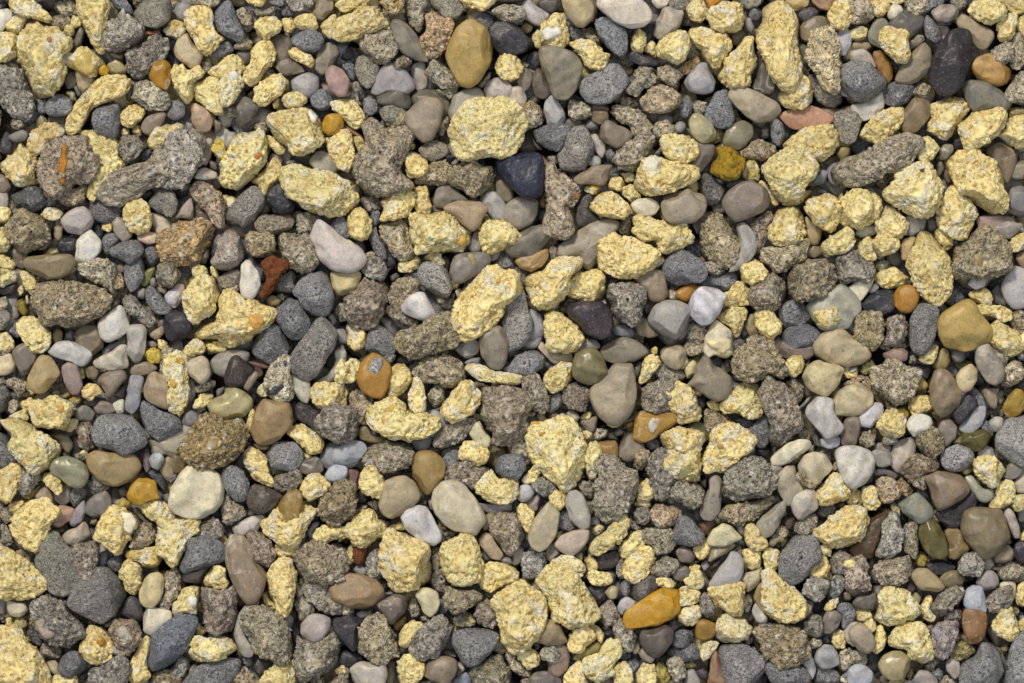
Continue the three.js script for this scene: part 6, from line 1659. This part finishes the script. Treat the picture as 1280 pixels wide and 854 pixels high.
['g0',[80,66,88,64,92,66,84,70]],
['k0',[108,68,4,6,0]],
['g0',[74,8,4,6,0]],
['c0',[19,14,4,5,0]],
['n0',[72,48,5,3,0]],
['c1',[6,84,12,82,16,86,8,90]],
['k0',[40,46,4,6,0]],
['b1',[66,86,72,80,76,84,74,90]],
['k0',[92,66,3,4,0]],
['k0',[16,20,5,4,0]],
['g0',[112,52,5,6,0]],
]],
[853,711,[
['y3',[60,28,60,14,60,4,66,0,70,4,75,11,82,15,88,19,92,28,91,35,84,39,76,40,68,38,64,36],'sharp cornered yellow kite shaped block'],
['y3',[20,14,27,12,36,11,40,8,46,11,47,18,45,24,44,34,36,35,30,29,26,25,21,21],'cream yellow twisted lump'],
['y3',[25,45,28,36,34,33,40,36,46,37,50,43,52,48,48,53,40,54,32,56,26,52],[218,211,174],'chalky white yellow scaly piece'],
['y2',[1,10,5,3,12,1,16,6,16,13,11,16,6,14]],
['y2',[-4,18,2,13,8,16,13,18,11,25,4,27,-4,27]],
['y2',[-3,34,4,28,12,28,14,35,11,39,6,43,0,40]],
['c2',[13,23,17,17,21,23,24,30,24,35,18,38,14,32],[119,112,108]],
['o2',[10,48,12,40,16,38,24,41,27,44,23,51,16,53,11,52],[154,116,52],'caramel brown faceted chip'],
['g3',[27,63,29,58,36,57,46,57,54,62,60,68,60,76,56,84,46,90,34,86,30,76],[119,118,122],'big flat topped dark grey granite'],
['c3',[55,47,60,42,68,41,78,42,86,43,90,49,93,56,95,62,92,68,84,72,76,74,70,72,68,67,62,66,60,60,58,54],[135,122,98],'lumpy brown rock with a lilac corner'],
['g3',[61,74,66,70,74,73,84,73,90,74,95,80,94,86,80,90,68,86],[106,109,114]],
['w2',[90,70,94,64,98,68,100,76,97,83,93,80],[184,188,188]],
['w2',[99,68,101,61,106,57,112,58,116,64,117,71,111,74,104,75],[156,156,158],'clear grey quartz pebble'],
['b2',[104,40,108,32,114,32,120,36,116,44,110,49,105,48],[133,120,108]],
['c2',[90,46,94,39,100,34,104,37,105,46,102,52,94,50],[119,115,108]],
['g2',[114,30,119,26,125,26,130,32,126,42,120,45,119,36]],
['c3',[89,18,92,10,98,5,104,5,109,10,107,17,103,24,98,24,92,21],[141,138,132]],
['c2',[108,18,111,10,115,3,120,4,122,12,119,18,113,22],[126,127,128]],
['y2',[107,27,112,23,117,22,116,27,110,32,106,31]],
['t2',[53,22,56,14,59,10,60,20,62,34,57,30],[156,134,80]],
['w2',[52,33,55,26,60,32,63,36,63,41,58,43],[181,178,176]],
['t2',[41,8,46,4,54,2,60,-2,60,6,54,14,48,18,47,12],[192,176,140]],
['w1',[86,38,91,34,92,24,98,24,98,30,94,38,88,41],[176,172,164]],
['b1',[71,3,80,0,90,2,92,6,87,12,80,14,75,10],[111,103,94]],
['y2',[13,58,20,54,27,55,26,60,20,66,15,69],[221,214,176]],
['p2',[22,64,26,60,28,68,31,78,34,88,18,88,21,76],[140,106,74]],
['g1',[-2,50,6,46,10,50,8,55,0,58]],
['g2',[0,60,8,56,12,60,14,66,8,69,0,70],[91,93,98]],
['c1',[45,30,46,22,51,18,53,26,50,33]],
['c1',[117,68,120,62,126,60,130,66,124,76,119,75]],
['g1',[99,82,103,72,110,75,117,78,117,86,108,86,100,86],[105,106,110]],
['w1',[2,84,4,77,9,76,12,82,14,88,4,90],[154,156,152]],
['y1',[112,54,114,47,120,46,124,56,120,60,114,59]],
['n2',[121,46,126,41,132,41,134,56,128,59,123,54],[176,162,148]],
['k1',[10,78,16,74,20,78,20,84,13,82]],
['c2',[94,56,98,52,104,54,104,58,98,61]],
['g0',[104,52,110,50,112,56,106,57]],
['y0',[2,72,8,70,12,74,6,76]],
['g1',[118,82,124,78,128,72,130,84,124,86]],
['y1',[118,84,122,80,124,86]],
['g0',[96,62,100,60,99,66,96,66]],
['w1',[50,60,54,58,57,63,54,62]],
['b0',[53,54,58,54,60,62,56,62]],
['c1',[46,54,52,50,54,56,48,58]],
['c0',[0,80,2,4,0]],
['b1',[120,18,126,16,127,24,122,24]],
['c1',[112,2,118,-2,122,2,116,3]],
['k0',[58,84,5,6,0]],
['b0',[48,36,5,5,0]],
['c1',[119,8,124,5,125,14,121,16]],
['y1',[88,0,96,-3,106,-2,112,4,110,9,104,6,94,5]],
]],
[1066,711,[
['o3',[82,35,84,30,92,30,99,34,100,42,98,50,93,55,87,56,83,48],[133,96,63],'chestnut brown smooth pebble with a rosy sheen'],
['w3',[83,22,85,15,90,12,96,14,98,21,100,28,99,34,92,31,86,30,83,27],[174,180,192],'icy blue white oval pebble'],
['y3',[16,38,19,30,20,20,24,14,32,15,39,16,43,22,48,26,50,32,45,37,38,40,30,41,22,41],'rugged yellow block with sharp texture'],
['y3',[26,56,30,48,34,42,42,41,48,40,53,42,56,50,57,55,60,64,57,69,52,71,46,68,42,66,40,60,34,59],'yellow stone shaped like a folded paw'],
['y3',[104,41,108,35,112,30,118,30,122,36,124,42,123,49,118,53,112,51,106,48],'round rough yellow knob'],
['g3',[80,75,84,69,92,66,95,58,100,55,106,58,111,64,112,74,110,84,104,90,86,91,80,84],[120,122,125],'dark grey heart shaped boulder'],
['g3',[113,82,116,70,118,60,122,52,128,48,134,50,134,86,124,92,114,90],[124,126,130]],
['q3',[19,72,23,65,30,62,37,62,42,68,43,75,38,81,30,83,23,80],[168,156,120],'translucent honey grey round pebble'],
['t3',[0,56,-3,48,1,42,6,40,12,45,16,52,16,58,11,63,4,60],[163,147,124],'pale brown barrel shaped pebble'],
['t3',[43,5,48,0,56,0,61,4,66,10,68,14,62,17,54,16,49,14],[168,148,106],'creamy tan pointed nut shaped pebble'],
['b2',[65,8,70,3,78,2,83,6,83,13,76,15,68,13],[122,108,74]],
['w2',[93,10,98,3,104,2,109,7,108,13,101,16,95,15],[163,154,154]],
['c3',[99,24,104,18,111,14,118,14,119,22,116,29,108,33,101,31],[127,122,114]],
['w1',[109,13,116,9,122,11,122,20,118,28,116,20],[200,192,168]],
['y1',[122,22,124,14,130,10,131,28,124,28]],
['c3',[59,28,64,20,70,15,77,14,82,15,81,22,74,28,68,36,62,34],[125,118,106]],
['y2',[50,34,53,24,56,20,60,22,59,30,63,36,60,40,54,38]],
['c3',[58,52,62,42,70,39,78,40,80,48,76,56,72,63,66,68,60,62],[131,120,122]],
['n+',[58,46,62,43,66,46,66,54,61,52],[134,132,140]],
['c2',[70,34,76,30,82,31,81,39,74,40,69,38],[125,118,118]],
['c2',[73,64,78,56,84,55,90,58,92,62,84,68,76,69],[133,122,80]],
['w2',[70,70,74,66,80,70,80,80,76,83,70,76],[170,161,156]],
['y2',[2,36,6,30,13,31,15,36,10,40,4,39]],
['y2',[8,41,14,36,18,44,15,48,10,46]],
['y2',[16,56,18,44,22,44,25,50,24,58,18,64,15,60]],
['b3',[0,26,4,21,12,20,17,17,18,24,14,30,6,31],[95,88,80]],
['n2',[46,82,50,76,57,77,63,82,64,90,48,90],[138,133,128]],
['g1',[59,78,64,74,69,78,66,84,61,82],[112,117,122]],
['c1',[54,74,58,68,64,66,67,70,62,74,57,77],[141,132,120]],
['w2',[-3,76,3,72,10,73,15,78,14,85,4,90,-3,86],[165,170,180]],
['c1',[-2,62,6,61,11,66,10,72,2,72,-3,68]],
['y1',[25,86,34,82,41,84,41,90,26,91]],
['y1',[44,84,52,83,53,90,45,90]],
['t1',[40,80,45,73,46,80,43,85],[138,129,96]],
['y1',[123,42,130,36,130,48,124,47]],
['p1',[40,14,44,10,48,14,45,19,40,18],[128,112,106]],
['b0',[74,24,80,20,82,24,80,30,72,30]],
['k0',[16,68,6,8,0]],
['k0',[27,44,6,4,0]],
['q1',[43,22,48,18,52,22,50,27,46,26]],
['b1',[54,44,60,41,62,44,58,50]],
['c1',[120,30,124,30,125,35,122,36]],
['k0',[90,60,6,3,0]],
['t1',[111,60,115,56,118,60,114,64]],
['c1',[66,82,72,80,80,84,76,90,66,90]],
['k0',[86,-2,90,4,92,10,84,8]],
['c1',[124,-1,128,-2,130,5,126,4]],
['b1',[108,0,4,2,0]],
['w0',[14,28,18,28,17,32,14,32]],
]],
[0,0,[
['o+',[37,48,41,50,41,53,38,52],[192,138,40]],
['o+',[36,29,39,28,40,32,37,33],[154,112,64]],
['q+',[55,47,60,41,66,39,72,44,71,51,66,56,59,53],[216,192,112]],
]],
[213,0,[
['w+',[44,55,48,53,51,57,49,62,45,63],[230,226,214]],
]],
[640,0,[
['w+',[22,24,27,20,35,21,37,25,32,28,25,30],[220,218,210]],
]],
[853,0,[
['o+',[65,18,69,17,70,24,66,25],[201,168,80]],
]],
[213,142,[
['o+',[63,31,66,29,69,31,68,35,64,35],[192,122,42]],
['w+',[100,2,105,-3,110,2,108,8,102,7],[230,226,216]],
]],
[640,142,[
['w+',[97,42,99,35,106,32,112,36,108,44,101,47],[226,222,200]],
]],
[1066,142,[
['k+',[49,42,53,41,53,44,50,44],[90,68,52]],
['w+',[35,41,41,40,42,44,37,45],[224,218,196]],
['o+',[88,35,93,35,92,38,88,39],[176,124,42]],
]],
[213,285,[
['o+',[59,66,66,64,71,70,66,76,61,74],[207,154,82]],
]],
[426,285,[
['t+',[95,20,99,20,101,28,99,31,97,27],[160,138,88]],
['o+',[90,51,94,51,93,56,90,56],[207,159,56]],
['o+',[116,38,120,38,119,41,116,41],[208,152,58]],
['o+',[85,8,90,5,94,9,91,13,86,12],[207,160,64]],
]],
[1066,285,[
['t+',[91,21,94,21,96,27,95,31,92,27],[176,144,64]],
]],
[0,427,[
['o+',[44,50,48,48,48,53,45,53],[208,154,80]],
]],
[213,427,[
['k+',[82,20,86,14,90,17,89,22,84,21],[60,68,80]],
['o+',[4,12,10,12,11,17,6,17],[201,156,48]],
['o+',[0,30,5,30,5,34,1,35],[192,144,48]],
]],
[426,427,[
['g+',[19,22,23,14,31,12,31,19,26,27,21,26],[143,146,150]],
['o+',[36,48,41,47,43,52,40,56,36,54],[201,170,80]],
]],
[640,427,[
['w+',[102,60,106,57,109,63,105,69,102,66],[201,196,184]],
['o+',[15,60,20,59,21,63,16,64],[201,154,48]],
['o+',[20,68,25,67,25,71,21,72],[192,144,48]],
['n+',[44,69,50,67,51,73,46,75],[128,126,124]],
]],
[853,427,[
['o+',[25,76,30,76,31,80,27,81],[176,138,64]],
['o+',[34,48,38,47,38,51,34,51],[208,152,44]],
]],
[0,569,[
['w+',[88,46,92,42,99,44,102,50,98,58,92,55],[230,223,194]],
]],
[426,569,[
['o+',[20,8,25,9,26,15,21,16],[168,118,26]],
]],
[640,569,[
['n+',[70,28,76,26,78,33,75,38,70,36],[138,130,120]],
]],
[0,711,[
['o+',[69,52,76,50,79,54,76,58,71,58],[176,124,24]],
['w+',[88,45,93,42,97,46,95,51,90,51],[176,168,156]],
['n+',[83,59,88,56,91,61,88,65,84,63],[156,152,148]],
]],
[853,711,[
['t+',[74,22,79,20,78,25,74,25],[176,152,104]],
]],
];
// ------------------------------------------------------------ read the plan, then lay every stone on what lies below it
const PITCH = 1.6745;                            // one plan step, in quarter millimetres
const stones = [], inlays = [];                  // inlays: grains set into a stone, parts of it
for (const [x0, y0, list] of PLAN) for (const row of list) {
  const [code, at] = row, hex = Array.isArray(row[2]) ? row[2] : undefined, say = row.find((v, i) => i > 1 && typeof v === 'string');
  let pts = [];
  if (at.length === 5) { const [cx, cy, a, b, turn] = at, r = rng(cx * 31 + cy * 17 + x0); for (let i = 0; i < 8; i++) { const th = i / 8 * 2 * Math.PI, k = 1.05 + 0.25 * (r() - 0.5), X = a * k * Math.cos(th), Y = b * k * Math.sin(th); pts.push([cx + X * Math.cos(turn) - Y * Math.sin(turn), cy + X * Math.sin(turn) + Y * Math.cos(turn)]); } }
  else for (let i = 0; i < at.length; i += 2) pts.push([at[i], at[i + 1]]);
  pts = pts.map(([x, y]) => [(x0 + x * PITCH - 640) * U, (y0 + y * PITCH - 427) * U]);
  const m = measure(pts); if (!(m.area > 1e-6)) continue;
  const type = code[0], level = +code[1];
  if (code[1] === '+') { inlays.push({ type, hex, say, pts, m, half: Math.min(3 * MM, Math.max(0.6 * MM, m.short * 0.7)), seed: 5000 + inlays.length }); continue; }
  const half = Math.min(8.5 * MM, Math.max(1.6 * MM, m.short * THICK[type]));
  stones.push({ type, level, hex, say, pts, m, half, seed: stones.length + 11 });
}
const CELL = 1 * MM, GX = 340, GZ = 240, top = new Float32Array(GX * GZ).fill(-9);
const gi = (x) => Math.round(x / CELL + GX / 2), gj = (z) => Math.round(z / CELL + GZ / 2);
const order = [...stones].sort((a, b) => a.level - b.level || b.m.area - a.m.area);
for (const s of order) {
  const b = [1e9, -1e9, 1e9, -1e9]; for (const [x, z] of s.pts) { b[0] = Math.min(b[0], x); b[1] = Math.max(b[1], x); b[2] = Math.min(b[2], z); b[3] = Math.max(b[3], z); }
  const small = s.pts.map(([x, z]) => [s.m.cx + (x - s.m.cx) * 0.5, s.m.cy + (z - s.m.cy) * 0.5]);
  let under = 0, n = 0, hit = 0;
  const scan = (p, f) => { for (let j = gj(b[2]); j <= gj(b[3]); j++) for (let i = gi(b[0]); i <= gi(b[1]); i++) if (i >= 0 && j >= 0 && i < GX && j < GZ && inside(p, (i - GX / 2) * CELL, (j - GZ / 2) * CELL)) f(i + j * GX, (i - GX / 2) * CELL, (j - GZ / 2) * CELL); };
  scan(small, (k) => { n++; if (top[k] > -1) { hit++; under += top[k]; } });
  s.y = (s.level * 2.1 - 1.5) * MM;
  if (n && hit / n > 0.55) s.y = Math.max(s.y, Math.min(13 * MM, under / hit - s.half * 0.45));
  const mr = Math.sqrt(s.m.short * s.m.long);
  scan(s.pts, (k, x, z) => { const d = Math.min(1, Math.hypot(x - s.m.cx, z - s.m.cy) / mr); top[k] = Math.max(top[k], s.y + s.half * Math.sqrt(Math.max(0, 1 - d * d))); });
}

// ------------------------------------------------------------ names and labels
const NAME = { y: 'yellow_stone', r: 'crumbly_stone', c: 'rough_stone', g: 'speckled_stone', s: 'sandy_stone', k: 'black_stone', w: 'white_pebble', t: 'tan_pebble', b: 'brown_pebble', n: 'grey_pebble', o: 'orange_pebble', p: 'pink_pebble', q: 'glassy_pebble' };
const SAID = { y: 'yellow crumbly stone', r: 'coloured crumb', c: 'rough gritty stone', g: 'grey speckled stone', s: 'sandy grey stone', k: 'dark stone', w: 'whitish pebble', t: 'tan pebble', b: 'brown pebble', n: 'grey pebble', o: 'orange pebble', p: 'pinkish pebble', q: 'glassy pebble' };
const GROUP = { y: 'yellow crumbly stones of the gravel', r: 'coloured crumbs of the gravel', c: 'rough gritty stones of the gravel', g: 'grey speckled stones of the gravel', s: 'sandy stones of the gravel', k: 'dark stones of the gravel', w: 'whitish pebbles of the gravel', t: 'tan pebbles of the gravel', b: 'brown pebbles of the gravel', n: 'grey pebbles of the gravel', o: 'orange pebbles of the gravel', p: 'pinkish pebbles of the gravel', q: 'glassy pebbles of the gravel' };
const CLOCK = ['twelve', 'one', 'two', 'three', 'four', 'five', 'six', 'seven', 'eight', 'nine', 'ten', 'eleven'];
const words = (t) => t.split(/\s+/).length;
const short = (t) => t.split(/,| with | near | at the | carrying | resting | lying | tapering /)[0];
const marks = stones.filter((s) => s.say), times = {}, taken = new Set();
for (const s of marks) { s.ref = short(s.say); times[s.ref] = (times[s.ref] || 0) + 1; }
for (const s of marks) {
  if (times[s.ref] > 1) s.ref = s.say.replace(',', '');
  s.usable = words(s.ref) <= 6 && words(s.ref) >= 3;
  s.label = s.say.replace(',', ''); if (words(s.label) < 4) s.label += ' lying among other stones';
  taken.add(s.label);
}
const anchors = marks.filter((s) => s.usable);
for (const s of [...stones].sort((a, b) => b.m.area - a.m.area)) {
  if (s.label) continue;
  const big = s.m.area / (U * U), ratio = s.m.long / s.m.short;
  const size = big > 2600 ? 'large' : big > 1000 ? 'middling' : big > 380 ? 'small' : 'tiny', shape = ratio > 1.9 ? 'long ' : ratio < 1.18 ? 'roundish ' : '';
  const near = anchors.filter((a) => a !== s).map((a) => ({ a, d: Math.hypot(a.m.cx - s.m.cx, a.m.cy - s.m.cy) })).sort((p, q) => p.d - q.d);
  for (const { a } of near.slice(0, 14)) {
    const h = CLOCK[Math.round((Math.atan2(s.m.cx - a.m.cx, -(s.m.cy - a.m.cy)) / Math.PI * 6 + 12)) % 12];
    const rest = ' at ' + h + " o'clock from " + a.ref;
    const tries = [size + ' ' + SAID[s.type] + rest, size + ' ' + shape + SAID[s.type] + rest];
    const got = tries.find((t) => !taken.has(t) && words(t) <= 15);
    if (got) { s.label = got; taken.add(got); break; }
  }
  s.label ??= size + ' ' + SAID[s.type] + ' in the gravel';
}

// ------------------------------------------------------------ build the stones
const counts = {}, yellow = stones.filter((s) => s.type === 'y').sort((a, b) => b.m.area - a.m.area), loose = new Set(yellow.slice(300)), looseGeos = [];
let triangles = 0;
for (const s of stones) {
  const [cx, cz] = starCentre(s.pts, s.m), outline = s.pts.map(([x, z]) => [x - cx, z - cz]);
  const rings = Math.max(6, Math.min(38, Math.round((Math.sqrt(s.m.short * s.m.long) + s.m.long) / 2 / U * 0.92)));
  const g = stoneGeometry(s.type, outline, s.half, s.seed, s.hex, rings);
  triangles += g.index.count / 3;
  if (loose.has(s)) { g.translate(cx, s.y, cz); looseGeos.push(g); continue; }
  const o = lit(new THREE.Mesh(g, MAT[s.type])), k = counts[s.type] = (counts[s.type] || 0) + 1;
  o.name = NAME[s.type] + (k > 1 ? '_' + String(k - 1).padStart(3, '0') : '');
  o.position.set(cx, s.y, cz);
  o.userData = { label: s.label, category: 'wtbnopq'.includes(s.type) ? 'pebble' : 'stone', group: GROUP[s.type] };
  scene.add(o);
  s.mesh = o;
}
for (const p of inlays) {
  const host = stones.filter((s) => s.mesh && inside(s.pts, p.m.cx, p.m.cy)).sort((a, b) => (b.level - a.level) || (b.y + b.half - a.y - a.half))[0]; if (!host) continue;
  const x = p.m.cx - host.mesh.position.x, z = p.m.cy - host.mesh.position.z, v = host.mesh.geometry.attributes.position; let best = 1e9, y = 0;
  for (let i = 0; i < v.count; i++) { const d = (v.getX(i) - x) ** 2 + (v.getZ(i) - z) ** 2; if (v.getY(i) > 0 && d < best) { best = d; y = v.getY(i); } }
  const g = stoneGeometry(p.type, p.pts.map(([a, b]) => [a - p.m.cx, b - p.m.cy]), p.half, p.seed, p.hex, Math.max(7, Math.min(20, Math.round(p.m.long / U))));
  const o = lit(new THREE.Mesh(g, MAT[p.type])); o.name = p.type === 'r' ? 'vein' : { o: 'amber_grain', w: 'white_patch', k: 'dark_grain', n: 'grey_grain', t: 'tan_grain', q: 'honey_grain', g: 'grey_patch' }[p.type]; o.position.set(x, y - p.half * 0.5, z);
  if (p.say) o.userData = { label: p.say };
  host.mesh.add(o);
}
const crumbs = lit(new THREE.Mesh(mergeGeometries(looseGeos), MAT.y));
crumbs.name = 'yellow_gravel'; crumbs.userData = { kind: 'stuff', label: 'smallest yellow crumbs wedged between the stones', category: 'gravel' };
scene.add(crumbs);

// loose gravel: a lower layer that fills the gaps, and the same gravel going on all round the place
const gravel = new THREE.Group(); gravel.name = 'gravel'; gravel.userData = { kind: 'stuff', label: 'small mixed gravel filling the gaps between the stones', category: 'gravel' };
scene.add(gravel);
const G = rng(4242), kinds = [['c', 3], ['g', 3], ['b', 2], ['t', 2], ['n', 2], ['y', 3], ['w', 1], ['k', 1]], buckets = [];
for (const [type, n] of kinds) for (let v = 0; v < n; v++) {
  const pts = []; for (let i = 0; i < 9; i++) { const a = i / 9 * 2 * Math.PI, k = 5 * MM * (0.85 + 0.35 * G()); pts.push([Math.cos(a) * k, Math.sin(a) * k * (0.7 + 0.05 * v)]); }
  buckets.push({ type, list: [], geo: stoneGeometry(type, pts, 3.4 * MM, 9000 + buckets.length * 7, undefined, 16) });
}
const pick = (w) => { let t = G() * w.reduce((a, b) => a + b, 0); for (let i = 0; i < w.length; i++) { t -= w[i]; if (t < 0) return i; } return 0; };
const weight = { c: 3, g: 2.6, b: 2.2, t: 1.4, n: 1.8, y: 1.0, w: 0.6, k: 1.4 }, weightOut = { ...weight, y: 4 };
const perBucket = (w) => buckets.map((b) => w[b.type] / buckets.filter((o) => o.type === b.type).length);
const inW = perBucket(weight), outW = perBucket(weightOut);
const drop = (x, z, y, w, lo, hi) => buckets[pick(w)].list.push({ x, y, z, s: lo + (hi - lo) * G(), turn: G() * 6.283, tip: (G() - 0.5) * 0.7, tone: 0.85 + 0.3 * G() });
for (let z = -0.115; z < 0.115; z += 6.5 * MM) for (let x = -0.17; x < 0.17; x += 6.5 * MM) {
  drop(x + (G() - 0.5) * 5 * MM, z + (G() - 0.5) * 5 * MM, -6.5 * MM + G() * 2 * MM, inW, 0.7, 1.05);
}
for (let z = -0.42; z < 0.42; z += 8 * MM) for (let x = -0.5; x < 0.5; x += 8 * MM) {
  const X = x + (G() - 0.5) * 6 * MM, Z = z + (G() - 0.5) * 6 * MM, far = Math.max(Math.abs(X) - 0.165, Math.abs(Z) - 0.112);
  if (far < 0) continue;
  drop(X, Z, (G() * 6 - 3) * MM, outW, 0.7, 1.7);
  if (G() < 0.5) drop(X + 4 * MM, Z + 4 * MM, (G() * 4 - 8) * MM, outW, 0.8, 1.4);
}
const M4 = new THREE.Matrix4(), Q4 = new THREE.Quaternion(), E4 = new THREE.Euler(), tint = new THREE.Color();
for (const b of buckets) {
  const im = lit(new THREE.InstancedMesh(b.geo, MAT[b.type], b.list.length)); im.name = 'loose_gravel';
  b.list.forEach((p, i) => { E4.set(p.tip, p.turn, p.tip * 0.6); im.setMatrixAt(i, M4.compose(new THREE.Vector3(p.x, p.y, p.z), Q4.setFromEuler(E4), new THREE.Vector3(p.s, p.s, p.s))); im.setColorAt(i, tint.setRGB(p.tone, p.tone, p.tone)); });
  gravel.add(im);
}
console.log(stones.length + ' stones, ' + triangles + ' triangles, ' + new Set(stones.map((s) => s.label)).size + ' labels');

renderer.render(scene, camera);
